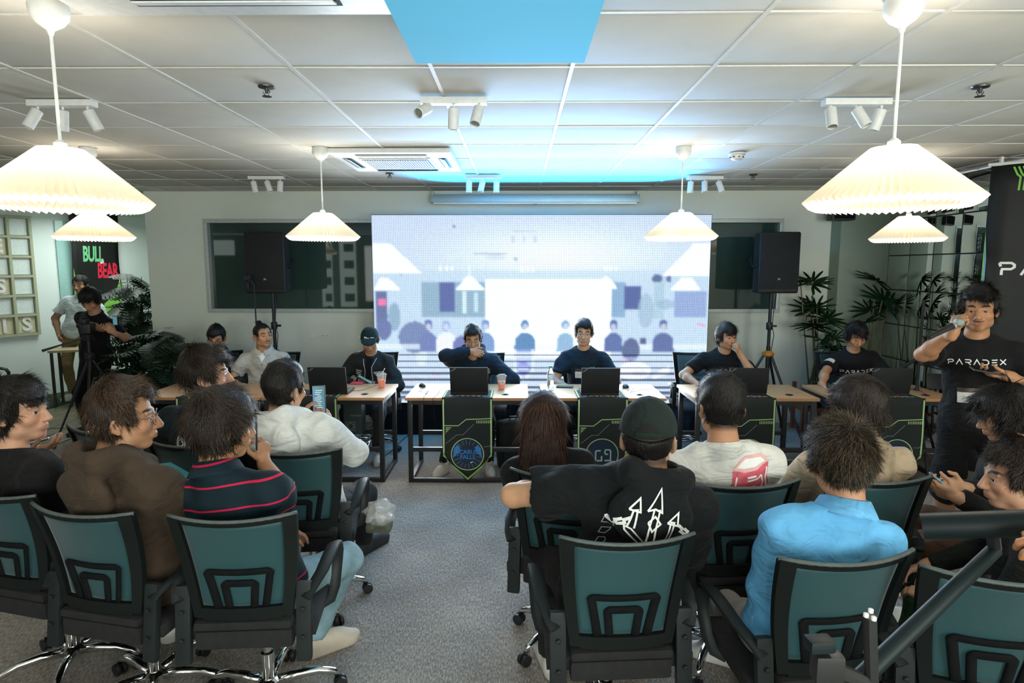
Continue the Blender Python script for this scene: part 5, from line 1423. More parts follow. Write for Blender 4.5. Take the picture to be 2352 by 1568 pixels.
# ================================================================== SOLID MODELLING OF FIGURES (smooth-blended fields -> one continuous mesh)
f32 = np.float32
def axis(lo, hi, fines, hf, hc):
    out = [lo]
    while out[-1] < hi:
        x = out[-1]; h = hc
        for a, b in fines:
            if a - hc * .5 <= x <= b: h = hf
        out.append(x + h)
    return np.array(out, f32)
class Field:
    def __init__(s, lo, hi, hc, fines=(), hf=0.005):
        s.ax = [axis(lo[i], hi[i], [(f[0][i], f[1][i]) for f in fines], hf, hc) for i in range(3)]
        s.F = np.full([len(a) for a in s.ax], 0.08, f32)
    def blk(s, lo, hi):
        sl = []; c = []
        for i in range(3):
            a = max(np.searchsorted(s.ax[i], lo[i]) - 1, 0); b = min(np.searchsorted(s.ax[i], hi[i]) + 1, len(s.ax[i]))
            if b - a < 1: return None, None
            sl.append(slice(a, b)); sh = [1, 1, 1]; sh[i] = b - a; c.append(s.ax[i][a:b].reshape(sh))
        return tuple(sl), c
    def _put(s, sl, d, k, op):
        a = s.F[sl]
        if op == 'add':
            h = np.maximum(k - np.abs(a - d), 0) / k; s.F[sl] = np.minimum(a, d) - h * h * k * f32(.25)
        elif op == 'sub':
            d = -d; h = np.maximum(k - np.abs(a - d), 0) / k; s.F[sl] = np.maximum(a, d) + h * h * k * f32(.25)
    def cone(s, a, b, ra, rb, k=.02, op='add', cut=None, sq=None):
        a = np.array(a, f32); b = np.array(b, f32); m = max(ra, rb) + k + .012
        sl, c = s.blk(np.minimum(a, b) - m, np.maximum(a, b) + m)
        if sl is None: return s
        ba = b - a; L2 = max(float(ba @ ba), 1e-8)
        px, py, pz = c[0] - a[0], c[1] - a[1], c[2] - a[2]
        t0 = (px * ba[0] + py * ba[1] + pz * ba[2]) / f32(L2)
        t = np.clip(t0, 0, 1)
        dx, dy, dz = px - ba[0] * t, py - ba[1] * t, pz - ba[2] * t
        d = np.sqrt(dx * dx + dy * dy + dz * dz) - (ra + (rb - ra) * t).astype(f32)
        if cut is not None:
            d = np.maximum(d, (t0 - f32(cut)) * f32(math.sqrt(L2)))
        s._put(sl, d.astype(f32), f32(k), op); return s
    def ell(s, c0, r, Rm=None, k=.02, op='add', pre=None):
        c0 = np.array(c0, f32); r = np.array(r, f32); m = float(r.max()) + k + .012
        ext = np.full(3, m, f32) if Rm is not None else r + k + .012
        sl, c = s.blk(c0 - ext, c0 + ext)
        if sl is None: return s
        px, py, pz = c[0] - c0[0], c[1] - c0[1], c[2] - c0[2]
        if Rm is not None:
            Q = [px * f32(Rm[0][i]) + py * f32(Rm[1][i]) + pz * f32(Rm[2][i]) for i in range(3)]
        else: Q = [px, py, pz]
        q = [Q[i] / r[i] for i in range(3)]; w = [Q[i] / (r[i] * r[i]) for i in range(3)]
        k0 = np.sqrt(q[0] * q[0] + q[1] * q[1] + q[2] * q[2]); k1 = np.sqrt(w[0] * w[0] + w[1] * w[1] + w[2] * w[2])
        d = k0 * (k0 - 1) / np.maximum(k1, f32(1e-6))
        s._put(sl, d.astype(f32), f32(k), op); return s
    def plane_cut(s, p, n, lo=None, hi=None):
        """keep the side n points away from"""
        p = np.array(p, f32); n = np.array(n, f32)
        lo = lo if lo is not None else [a[0] for a in s.ax]; hi = hi if hi is not None else [a[-1] for a in s.ax]
        sl, c = s.blk(lo, hi)
        if sl is None: return s
        d = (c[0] - p[0]) * n[0] + (c[1] - p[1]) * n[1] + (c[2] - p[2]) * n[2]
        s.F[sl] = np.maximum(s.F[sl], d.astype(f32)); return s
    def ripple(s, amp, seed=0, freq=42, lo=None, hi=None, direc=None):
        r_ = np.random.default_rng(seed); X, Y, Z = s.ax[0].reshape(-1, 1, 1), s.ax[1].reshape(1, -1, 1), s.ax[2].reshape(1, 1, -1)
        for j in range(5):
            w = r_.normal(size=3); w /= np.linalg.norm(w); w *= freq * r_.uniform(.5, 1.5); ph = r_.uniform(0, 6.28, 3)
            w2 = r_.normal(size=3) * 12
            s.F += (amp * .5 * np.sin(X * w[0] + Y * w[1] + Z * w[2] + ph[0] + 1.3 * np.sin(X * w2[0] + Y * w2[1] + Z * w2[2] + ph[1]))).astype(f32)
        return s
    def mesh(s):
        F = s.F; S = F < 0
        n0, n1, n2 = S.shape
        if not S.any(): return np.zeros((0, 3), f32), np.zeros((0, 4), np.int32)
        cnt = np.zeros((n0 - 1, n1 - 1, n2 - 1), np.int8)
        for a in (0, 1):
            for b in (0, 1):
                for c in (0, 1): cnt += S[a:n0 - 1 + a, b:n1 - 1 + b, c:n2 - 1 + c]
        act = (cnt > 0) & (cnt < 8)
        I, J, K = np.nonzero(act); ids = np.full(act.shape, -1, np.int32); ids[I, J, K] = np.arange(len(I), dtype=np.int32)
        acc = np.zeros((len(I), 3), f32); w = np.zeros(len(I), f32)
        C = [(a, b, c) for a in (0, 1) for b in (0, 1) for c in (0, 1)]
        vals = {c: F[I + c[0], J + c[1], K + c[2]] for c in C}
        X, Y, Z = s.ax
        pos = {c: np.stack([X[I + c[0]], Y[J + c[1]], Z[K + c[2]]], -1) for c in C}
        for c in C:
            for d in range(3):
                if c[d] == 0:
                    e = list(c); e[d] = 1; e = tuple(e); fa, fb = vals[c], vals[e]; m = (fa < 0) != (fb < 0)
                    t = (fa[m] / (fa[m] - fb[m]))[:, None]; acc[m] += pos[c][m] * (1 - t) + pos[e][m] * t; w[m] += 1
        V = acc / np.maximum(w, 1)[:, None]
        Q = []
        for d in range(3):
            o = [(1, 2), (2, 0), (0, 1)][d]
            A = np.take(S, range(0, S.shape[d] - 1), d); B = np.take(S, range(1, S.shape[d]), d); D = A != B
            sl = [slice(None)] * 3
            for e in o: sl[e] = slice(1, S.shape[e] - 1)
            ix = list(np.nonzero(D[tuple(sl)]))
            for e in o: ix[e] = ix[e] + 1
            def cell(p, q):
                jx = [ix[0].copy(), ix[1].copy(), ix[2].copy()]; jx[o[0]] -= p; jx[o[1]] -= q; return ids[jx[0], jx[1], jx[2]]
            q4 = np.stack([cell(1, 1), cell(0, 1), cell(0, 0), cell(1, 0)], -1)
            ins = A[ix[0], ix[1], ix[2]]
            q4[~ins] = q4[~ins][:, ::-1]; Q.append(q4)
        Q = np.concatenate(Q); Q = Q[(Q >= 0).all(1)]
        return V, Q

def rot3(yaw=0, pitch=0, roll=0):
    """columns = right, forward, up.  pitch>0 looks down, yaw>0 turns to the own left"""
    return np.array(Matrix.Rotation(R(yaw), 3, 'Z') @ Matrix.Rotation(R(-pitch), 3, 'X') @ Matrix.Rotation(R(roll), 3, 'Y'))
def V3_(a): return np.array(a, float)
def ik(a, c, l1, l2, hint):
    """middle joint of a two-bone chain from a to c, bent towards hint"""
    d = c - a; L = np.linalg.norm(d); mx = (l1 + l2) * .995
    if L > mx: c = a + d / L * mx; d = c - a; L = mx
    u = d / L; x = (l1 * l1 - l2 * l2 + L * L) / (2 * L); h = math.sqrt(max(l1 * l1 - x * x, 1e-6))
    hp = hint - u * (hint @ u); hp = hp / (np.linalg.norm(hp) + 1e-9)
    return a + u * x + hp * h, c

SKIN = {}
def skin_mat():
    m = mat('skin', (0.5, 0.3, 0.2), 0.48, var=0.05, vscale=25, spec=0.35, attr='Col', bump=0.06, bscale=260)
    return m
def hair_mat(name, base, tip):
    if 'hair_' + name in MATS: return MATS['hair_' + name]
    m = bpy.data.materials.new('hair_' + name); m.use_nodes = True
    nt = m.node_tree; N = nt.nodes; L = nt.links; b = N['Principled BSDF']
    b.inputs['Roughness'].default_value = 0.5; b.inputs['Specular IOR Level'].default_value = 0.3
    at = N.new('ShaderNodeAttribute'); at.attribute_name = 'hv'
    nz = N.new('ShaderNodeTexNoise'); nz.inputs['Scale'].default_value = 140
    tc = N.new('ShaderNodeTexCoord'); mpp = N.new('ShaderNodeMapping'); mpp.inputs['Scale'].default_value = (1.6, 1.6, .22); L.new(tc.outputs['Object'], mpp.inputs['Vector']); L.new(mpp.outputs['Vector'], nz.inputs['Vector'])
    mx = N.new('ShaderNodeMath'); mx.operation = 'MULTIPLY_ADD'; mx.inputs[1].default_value = .35; L.new(nz.outputs['Fac'], mx.inputs[0]); L.new(at.outputs['Fac'], mx.inputs[2])
    cr = N.new('ShaderNodeValToRGB'); cr.color_ramp.elements[0].color = (*base, 1); cr.color_ramp.elements[0].position = .25; cr.color_ramp.elements[1].color = (*tip, 1)
    cr.color_ramp.elements[1].position = 1.15
    L.new(mx.outputs[0], cr.inputs['Fac']); L.new(cr.outputs['Color'], b.inputs['Base Color'])
    bp = N.new('ShaderNodeBump'); bp.inputs['Strength'].default_value = .9; bp.inputs['Distance'].default_value = .006; L.new(nz.outputs['Fac'], bp.inputs['Height']); L.new(bp.outputs['Normal'], b.inputs['Normal'])
    MATS['hair_' + name] = m; return m

TONE = (0.43, 0.225, 0.125)
FING = [(-.030, .078, .068), (-.010, .084, .078), (.010, .080, .072), (.029, .070, .056)]     # x, base y, length (index .. little) for a right hand seen palm down, thumb at -x

def hand_prims(F, wrist, fd, pn, side, curl=.35, spread=.0, thumb=.5, s=1.0, curls=None):
    """wrist point, fingers direction fd, palm normal pn (points out of the palm). side +1 right, -1 left"""
    y = fd / np.linalg.norm(fd); z = -(pn - y * (pn @ y)); z /= np.linalg.norm(z); x = np.cross(y, z) * side
    P = lambda a, b, c: wrist + (x * a + y * b + z * c) * s
    Rm = np.stack([x, y, z], 1)
    F.cone(wrist - y * .03, P(0, .02, 0), .024 * s, .023 * s, .02)
    F.ell(P(0, .050, 0), (.040 * s, .046 * s, .015 * s), Rm, .012)
    F.cone(P(-.026, .045, -.002), P(-.028, .078, 0), .0125 * s, .0105 * s, .010)
    F.cone(P(.026, .045, -.002), P(.028, .070, 0), .0125 * s, .0100 * s, .010)
    for i, (fx, fb, fl) in enumerate(FING):
        c = curls[i] if curls else curl
        p = P(fx, fb, 0); a = 0; segs = (.46, .31, .23); rr = (.0090, .0082, .0074, .0062)
        sp = (fx * 2.2) * (.4 + spread)
        for j in range(3):
            a += c * (1.15, 1.35, .85)[j]
            dirv = y * math.cos(a) - z * math.sin(a) + x * sp * math.cos(a)
            dirv /= np.linalg.norm(dirv); q = p + dirv * fl * segs[j] * s
            F.cone(p, q, rr[j] * s, rr[j + 1] * s, .0035); p = q
    # thumb leaves the side of the palm near its base
    p = P(-.028, .022, -.006); d1 = x * -(.80 - .5 * thumb) + y * .62 - z * (.25 + .55 * thumb); d1 /= np.linalg.norm(d1)
    q = p + d1 * .042 * s; F.cone(p, q, .0145 * s, .0105 * s, .010)
    d2 = x * -(.35 - .75 * thumb) + y * .85 - z * (.25 + .35 * thumb); d2 /= np.linalg.norm(d2)
    r2 = q + d2 * .030 * s; F.cone(q, r2, .0105 * s, .0092 * s, .004); F.cone(r2, r2 + (d2 * .8 - z * .3) * .024 * s, .0092 * s, .0070 * s, .004)

def blades(V, Q, n, crown, dirf, length, width, rg, lift=.25, grav=.25, jitter=.35, zmin=None, segs=3, mask=None, sweep=None):
    """strand tufts scattered on a hair mesh -> verts, quads, value per vertex"""
    A = V[Q]; cen = A.mean(1); nrm = np.cross(A[:, 2] - A[:, 0], A[:, 3] - A[:, 1]); ar = np.linalg.norm(nrm, axis=1); nrm /= np.maximum(ar, 1e-9)[:, None]
    wgt = ar.copy()
    if mask is not None: wgt = wgt * mask(cen)
    if wgt.sum() <= 0: return None
    idx = rg.choice(len(Q), n, p=wgt / wgt.sum()); u = rg.random((n, 4)) ; u /= u.sum(1, keepdims=True)
    P = (A[idx] * u[..., None]).sum(1); N = nrm[idx]
    flow = P - crown; flow = flow - N * (flow * N).sum(1, keepdims=True); ln = np.linalg.norm(flow, axis=1, keepdims=True); flow = flow / np.maximum(ln, 1e-6)
    if lift > .02:
        pp = P * 38; flow = flow + .55 * np.stack([np.sin(pp[:, 1] + 1.3 * np.sin(pp[:, 2])), np.sin(pp[:, 2] * .9 + pp[:, 0]), np.sin(pp[:, 0] * 1.1 + pp[:, 1])], 1) * (1 - .6 * (lift > .4)); flow /= np.maximum(np.linalg.norm(flow, axis=1, keepdims=True), 1e-6)
    if sweep is not None: flow = flow * .55 + np.array(sweep)
    gv = np.array([0, 0, -grav]) + N * (np.minimum(0, N[:, 2:3]) * 0 + np.maximum(0, N[:, 2:3]) * grav); d = flow + N * lift + rg.normal(size=(n, 3)) * jitter + gv; d /= np.linalg.norm(d, axis=1, keepdims=True)
    L = length * rg.uniform(.55, 1.25, n)
    if lift < .05: L = L * (1 - .55 * np.maximum(0, N[:, 2]))
    side = np.cross(d, N); side /= np.maximum(np.linalg.norm(side, axis=1, keepdims=True), 1e-6)
    W = width * rg.uniform(.6, 1.3, n)
    VS = []; val = rg.random(n)
    p = P - N * .004
    for k in range(segs + 1):
        t = k / segs; w = W * (1 - .85 * t ** 1.5)
        VS.append(p - side * w[:, None] / 2); VS.append(p + side * w[:, None] / 2)
        d = d - N * (.15 / segs) * (1 if .1 < lift < .5 else .0) + (np.array([0, 0, -1.0]) + N * np.maximum(0, N[:, 2:3] - .15 * k)) * (grav * .9 / segs); d /= np.linalg.norm(d, axis=1, keepdims=True)
        p = p + d * (L / segs)[:, None]
    BV = np.stack(VS, 1).reshape(-1, 3); m = 2 * (segs + 1); b = np.arange(n)[:, None] * m
    BQ = np.concatenate([np.stack([b[:, 0] + 2 * k, b[:, 0] + 2 * k + 1, b[:, 0] + 2 * k + 3, b[:, 0] + 2 * k + 2], -1) for k in range(segs)])
    return BV.astype(f32), BQ.astype(np.int32), np.repeat(val, m).astype(f32)

def set_f(me, name, arr):
    a = me.attributes.new(name, 'FLOAT', 'POINT'); a.data.foreach_set('value', np.asarray(arr, f32))
def set_c(me, arr):
    a = me.color_attributes.new('Col', 'FLOAT_COLOR', 'POINT'); a.data.foreach_set('color', np.concatenate([arr, np.ones((len(arr), 1))], 1).astype(f32).ravel())

EYE_ME = None
def eye_mesh():
    global EYE_ME
    if EYE_ME: return EYE_ME
    bm = bmesh.new(); bmesh.ops.create_uvsphere(bm, u_segments=20, v_segments=14, radius=.0122)
    for v in bm.verts: v.co = Vector((v.co.x, v.co.z, v.co.y))      # pole to +y
    me = bpy.data.meshes.new('eye'); bm.to_mesh(me)
    bm.free(); me.polygons.foreach_set('use_smooth', np.ones(len(me.polygons), bool))
    mi = np.array([1 if p.center.y > .0098 else 0 for p in me.polygons], np.int32); me.polygons.foreach_set('material_index', mi)
    me.materials.append(mat('eye_white', (.46, .42, .39), .3)); me.materials.append(mat('eye_iris', (.012, .008, .006), .15))
    EYE_ME = me; return me

SHOE_ME = {}
def shoe_mesh(kind):
    if kind in SHOE_ME: return SHOE_ME[kind]
    F = Field((-.07, -.11, -.02), (.07, .21, .14), .0075)
    F.ell((0, .10, .035), (.044, .095, .036), k=.02); F.ell((0, -.02, .045), (.037, .065, .048), k=.03); F.cone((0, -.035, .05), (0, -.04, .10), .042, .040, .02)
    F.ell((0, .06, .06), (.036, .07, .035), k=.03); F.cone((0, -.045, .012), (0, .14, .012), .040, .038, .02)
    F.ell((0, -.038, .115), (.030, .036, .035), k=.01, op='sub')
    F.plane_cut((0, 0, 0), (0, 0, -1))
    V, Q = F.mesh(); cz = V[Q][:, :, 2].mean(1); cy = V[Q][:, :, 1].mean(1)
    mi = (cz < .024).astype(np.int32); mi[(cz > .062) & (cy > -.01) & (cy < .10)] = 2
    SHOE_ME[kind] = mesh_np('shoe', V, Q, mi); return SHOE_ME[kind]

def person(label, pos, yaw=0, seat=0.45, stand=False, lean=8, side=0, twist=0, slump=0.0, head=(0, 8, 0), s=1.0, fat=1.0, tone=TONE,
           shirt=('tee', (.02, .02, .02)), pants=(.02, .02, .025), shorts=False, shoes=('white', (.7, .7, .66), (.6, .6, .56)), hair='short', hcol=('black', (.006, .005, .005), (.05, .035, .022)),
           L=None, Rr=None, legs=None, glasses=None, beard=None, cap=None, phones=False, hood=False, collar=None, nblade=1500, pantmat=None, shirtmat=None, hairlen=None, frown=0, group=None, nofeet=False, headoff=(0, 0, 0), seed=None, mouth=0.0, aim=None, hk=1.02, wide=1.0):
    """L / Rr: dict(w=wrist world point, hint=elbow hint (local), fd=finger dir (local), pn=palm normal (local), curl, thumb)"""
    if aim is not None:
        for _ in range(12):
            res = []
            for (ds, dsd) in ((0, 0), (.01, 0), (0, 1.0)):
                s_, sd_ = s + ds, side + dsd
                Tm = rot3(twist, lean, sd_); hz = .90 * s_ if stand else seat + .085
                nk = V3_((0, 0, hz)) + Tm @ V3_((0, -.012 + slump * .5, .525 - slump * .25)) * s_
                HM = rot3(yaw=head[0], pitch=head[1], roll=head[2])
                c = nk + np.array((0, 0.0, .128)) * s_ + Tm @ V3_((0, .028 + slump * .4, 0)) * s_ + HM @ V3_((0, .012, .012)) * s_ + V3_(headoff)
                wp = Matrix.Rotation(R(yaw), 3, 'Z') @ Vector(c) + Vector((pos[0], pos[1], 0)) - EYE
                k = FPX / wp.dot(FW); res.append((1176 + wp.dot(RT) * k, 784 - wp.dot(UP) * k))
            eu, ev = aim[0] - res[0][0], aim[1] - res[0][1]
            dv = (res[1][1] - res[0][1]) / .01; du = (res[2][0] - res[0][0])
            s = min(max(s + .8 * ev / dv, .88), 1.12); side = min(max(side + .8 * eu / du, -11), 11)
        fit = (eu, ev)
        if abs(eu) > 3 or abs(ev) > 3: print('AIM', label[:40], 'residual px %.0f %.0f' % fit, 's %.2f side %.1f' % (s, side))
    sd = seed if seed is not None else (abs(hash(label)) % 1000 if False else sum(map(ord, label)) % 1000)
    rg = np.random.default_rng(sd)
    root = empty('person', (pos[0], pos[1], 0), R(yaw), label, 'person', group)
    W2L = np.array(Matrix.Rotation(R(-yaw), 3, 'Z')); o0 = np.array([pos[0], pos[1], 0])
    loc = lambda p: W2L @ (np.array(p, float) - o0)
    hipz = .90 * s if stand else seat + .085
    hip = V3_((0, 0, hipz))
    Tm = rot3(twist, lean, side)
    T = lambda x, y, z: hip + Tm @ V3_((x, y, z)) * s
    sl = slump
    neck = T(0, -.012 + sl * .5, .525 - sl * .25)
    HM = rot3(yaw=head[0], pitch=head[1], roll=head[2])
    hc = neck + np.array((0, 0.0, .128)) * s + Tm @ V3_((0, .028 + sl * .4, 0)) * s + HM @ V3_((0, .012, .012)) * s + V3_(headoff) + V3_((0, 0, .10 * (hk - 1)))
    hs = max(s, .96) * hk
    H = lambda x, y, z: hc + HM @ V3_((x, y, z)) * hs
    shL, shR = T(-.186 * wide, -.005 + sl * .3, .412 - sl * .2), T(.186 * wide, -.005 + sl * .3, .412 - sl * .2)
    ual, fal = .285 * s, .250 * s
    arms = []
    for sgn, sh, spec in ((-1, shL, L), (1, shR, Rr)):
        if spec is None: spec = {}
        if 'w' in spec: w = loc(spec['w'])
        elif 'wl' in spec: w = V3_(spec['wl'])
        elif stand: w = sh + V3_((sgn * .10, .06, -.50)) * s
        else: w = hip + V3_((sgn * .15, .34, .075))
        hint = V3_(spec.get('hint', (sgn * .8, -.5, -.6)))
        e, w = ik(sh, w, ual, fal, hint)
        fd = V3_(spec.get('fd', (w - e) / np.linalg.norm(w - e))); pn = V3_(spec.get('pn', (-sgn * .3, 0, -1) if not stand else (-sgn, 0, 0)))
        arms.append((sgn, sh, e, w, fd, pn, spec))
    # legs
    hl = [T(-.09, 0, -.01), T(.09, 0, -.01)] if not stand else [hip + V3_((-.09, 0, 0)), hip + V3_((.09, 0, 0))]
    lg = []
    for i, sgn in enumerate((-1, 1)):
        sp = (legs or {}).get('L' if sgn < 0 else 'R', None)
        if sp is not None and 'w' in sp: ank = loc(sp['w'])
        elif sp is not None: ank = V3_(sp['a'])
        else: ank = V3_((sgn * .14, .40, .09)) if not stand else V3_((sgn * .11, .02, .09))
        kn, ank = ik(hl[i], ank, .425 * s, .41 * s, V3_((sp or {}).get('hint', (sgn * .25, 1, .7 if not stand else .1))))
        lg.append((sgn, hl[i], kn, ank, (sp or {}).get('yaw', -sgn * 12)))
    # ---------------- body (skin): head, neck, torso core, arms, hands (legs too when bare)
    pts = [H(0, 0, .14), H(0, .14, 0), H(.1, 0, 0), H(-.1, 0, 0), H(0, -.13, 0), hip, T(.2, .12, .3), T(-.2, -.12, .3)]
    fines = [(hc - .135 * hs, hc + .135 * hs)]
    for (sgn, sh, e, w, fd, pn, sp) in arms:
        hcen = w + fd / np.linalg.norm(fd) * .085 * s; pts += [sh, e + .05, e - .05, w, hcen + .11, hcen - .11]
        if not sp.get('hide'): fines.append((hcen - .095 * s, hcen + .095 * s))
    if shorts:
        for (_, h_, k_, a_, _) in lg: pts += [k_ + .07, k_ - .07, a_ + .05, a_ - .1]
    pts = np.array(pts); lo, hi = pts.min(0) - .03, pts.max(0) + .03
    F = Field(lo, hi, .016, fines, .0046)
    F.ell(T(0, 0, .05), (.13 * s, .10 * s, .12 * s), Tm, .05); F.ell(T(0, 0, .28), (.135 * s * fat, .095 * s * fat, .20 * s), Tm, .05); F.cone(T(-.13, 0, .40), T(.13, 0, .40), .05 * s, .05 * s, .05)
    F.cone(T(0, -.01, .42), neck, .062 * s, .057 * s, .04); F.cone(neck - V3_((0, 0, .01)), H(0, -.022, -.055), .056 * s * (.5 + .5 * fat), .054 * s * (.5 + .5 * fat), .02)
    # head
    E = lambda c, r, k, op='add', rm=None: F.ell(H(*c), np.array(r) * hs, HM if rm is None else HM @ rm, k, op)
    Cn = lambda a, b, ra, rb, k, op='add': F.cone(H(*a), H(*b), ra * hs, rb * hs, k, op)
    fw = .5 + .5 * fat
    E((0, -.012, .030), (.0755, .093, .086), .02); E((0, .022, -.036), (.0605 * fw, .068, .078), .025); E((0, .060, -.094), (.024 * fw, .022, .018), .022)
    for q in (-1, 1):
        E((q * .046 * fw, .010, -.066), (.020, .028, .026), .022); E((q * .043, .058, -.026), (.024, .022, .022), .022)
        E((q * .030, .0965, .003), (.0165, .018, .0105), .010, 'sub'); Cn((q * .014, .080, .021), (q * .048, .071, .020), .0105, .008, .008)
        Cn((q * .017, .0840, .0075), (q * .044, .0765, .0055), .0050, .0046, .004); Cn((q * .017, .083, -.0085), (q * .043, .076, -.0085), .0046, .0042, .005)
        rm = np.array(Matrix.Rotation(R(q * 22), 3, 'Z') @ Matrix.Rotation(R(-12), 3, 'X'))
        E((q * .079, -.014, -.008), (.0095, .019, .031), .006, 'add', rm); E((q * .086, -.010, -.006), (.006, .010, .018), .004, 'sub', rm); E((q * .077, -.008, -.034), (.007, .009, .010), .005)
        E((q * .0125, .0965, -.036), (.0085, .010, .0075), .006)
    Cn((0, .083, .014), (0, .107, -.030), .0085, .0118, .010); E((0, .108, -.033), (.0115, .0105, .010), .006)
    E((0, .082, -.060), (.026, .015, .016), .014); Cn((-.020, .0855, -.0605), (.020, .0855, -.0605), .0040, .0040, .004); E((0, .093, -.0585), (.016, .0065, .0048), .004); E((0, .092, -.0695), (.017, .0070, .0055), .004)
    if mouth: E((0, .103, -.064), (.014, .012, .004 * mouth), .002, 'sub')
    else: Cn((-.021, .1015, -.0640), (.021, .1015, -.0640), .0022, .0022, .0015, 'sub')
    # arms
    for (sgn, sh, e, w, fd, pn, sp) in arms:
        F.cone(sh, e, .050 * s * fw, .040 * s * fw, .03); mid = e + (w - e) * .3; F.cone(e, mid, .040 * s * fw, .042 * s * fw, .02); F.cone(mid, w, .041 * s * fw, .026 * s, .02)
        if not sp.get('hide'): hand_prims(F, w, fd, pn, sgn, sp.get('curl', .35), sp.get('spread', 0), sp.get('thumb', .5), s * .98, sp.get('curls'))
    if shorts:
        for (sgn, h_, k_, a_, fy) in lg:
            F.cone(h_, k_, .075 * s, .055 * s, .04); c_ = k_ + (a_ - k_) * .35; F.cone(k_, c_, .054 * s, .055 * s, .03); F.cone(c_, a_, .054 * s, .034 * s, .03)
    V, Q = F.mesh()
    me = mesh_np('body', V, Q)
    # colours of the skin
    C = np.tile(np.array(tone), (len(V), 1)); hl_ = (V - hc) @ HM / hs
    x, y, z = np.abs(hl_[:, 0]), hl_[:, 1], hl_[:, 2]; inh = (np.abs(hl_) < .14).all(1)
    def mix(m, col, a=1.0):
        mm = (m * a)[:, None]; C[:] = C * (1 - mm) + np.array(col) * mm
    sm = lambda v, w_: np.clip(v / w_ + .5, 0, 1)
    mix(inh * sm(1 - ((x - 0) / .021) ** 2 - ((z + .0642) / .0095) ** 2, .8) * (y > .08), (tone[0] * .80, tone[1] * .52, tone[2] * .55), .75)
    mix(inh * sm(1 - ((x - .045) / .03) ** 2 - ((z + .03) / .025) ** 2, .9) * (y > .03), (tone[0] * 1.05, tone[1] * .86, tone[2] * .84), .35)
    bz = .0205 + .006 * np.sin((x - .012) / .04 * 3.0) + frown * (.03 - x) * .12
    mix(inh * sm(1 - ((x - .031) / .021) ** 2 - ((z - bz - .002) / .0058) ** 2, .5) * (y > .05), (.012, .009, .008), .92)
    hairmask = inh * (z > .015) * sm(-(y - .045 + np.maximum(0, .055 - z) * 1.3), .015) * sm(z - .02 - y * .45, .02)
    nape = inh * sm(-(y + .030), .02) * sm(z + .075, .02)
    if hair != 'bald': mix(np.maximum(hairmask, nape), (.018, .014, .012), .9)
    if beard:
        if 'm' in beard: mix(inh * sm(1 - ((x - .010) / .020) ** 2 - ((z + .0535) / .0052) ** 2, .7) * (y > .07), (.016, .012, .010), .85)
        if 'g' in beard: mix(inh * sm(1 - (x / .017) ** 2 - ((z + .092) / .013) ** 2, .7) * (y > .05), (.03, .022, .018), .4)
        if 'j' in beard: mix(inh * sm(1 - ((z + .088 + .0) / .02) ** 2, .8) * (y > .0), (.05, .035, .028), .5)
    if hasattr(hi, '__len__'):
        pass
    set_c(me, C); body = link('body', me, skin_mat(), root)
    for q in (-1, 1):
        eo = link('eye', eye_mesh(), [], body); eo.matrix_local = Matrix.Translation(Vector(H(q * .0305, .0722, -.0005))) @ Matrix((HM @ np.array(Matrix.Rotation(R(-q * 4), 3, 'Z'))).tolist()).to_4x4() @ Matrix.Scale(hs, 4)
    # ---------------- shirt
    kind, scol = shirt[0], shirt[1]
    long_ = kind in ('long', 'hoodie', 'jacket'); g = {'tee': .014, 'polo': .012, 'long': .016, 'hoodie': .026, 'jacket': .024}[kind]
    pts = [T(.27, .20, .3), T(-.27, -.27, .3), T(.2, -.27, .5), T(0, 0, -.14), neck + .07]
    for (sgn, sh, e, w, fd, pn, sp) in arms: pts += [sh + .09, sh - .09, e + .08, e - .08] + ([w + .05, w - .05] if long_ else [])
    pts = np.array(pts); F = Field(pts.min(0) - .02, pts.max(0) + .03, .0105)
    hem = -.09 if not stand else -.10
    F.ell(T(0, -.005, .03), ((.172 * fat + g) * s, (.128 * fat + g) * s, .15 * s), Tm, .05); F.ell(T(0, .015 * fat, .16), ((.140 * fat + g) * s, (.108 * fat + g) * s, .18 * s), Tm, .06)
    F.ell(T(0, .002 + sl * .15, .34), ((.158 * (.6 + .4 * fat) * (.4 + .6 * wide) + g) * s, (.108 * (.6 + .4 * fat) + g) * s, .17 * s), Tm, .06)
    F.cone(T(-.145 * wide, -.008 + sl * .3, .400 - sl * .2), T(.145 * wide, -.008 + sl * .3, .400 - sl * .2), (.052 + g) * s, (.052 + g) * s, .05)
    for q in (-1, 1): F.cone(T(q * .045, -.015 + sl * .4, .505 - sl * .22), T(q * .15 * wide, -.008 + sl * .3, .415 - sl * .2), (.040 + g * .6) * s, (.042 + g) * s, .03)
    F.cone(T(0, -.030 + sl * .3, .40), T(0, -.026 + sl * .45, .515 - sl * .2), .075 * s, .066 * s, .03)
    for (sgn, sh, e, w, fd, pn, sp) in arms:
        ct = sp.get('sleeve', .66 if kind in ('tee', 'polo') else 1)
        if not long_ or sp.get('short'):
            ct = sp.get('sleeve', .66)
            F.cone(sh, sh + (e - sh) * ct, (.056 + g) * s * fw, (.054 + g * 1.3) * s * fw, .03, cut=1.0)
        else:
            F.cone(sh, e, (.055 + g) * s * fw, (.044 + g) * s * fw, .04); we = e + (w - e) * sp.get('cuff', .95); F.cone(e, we, (.044 + g) * s * fw, (.031 + g * .6) * s, .03, cut=1.0)
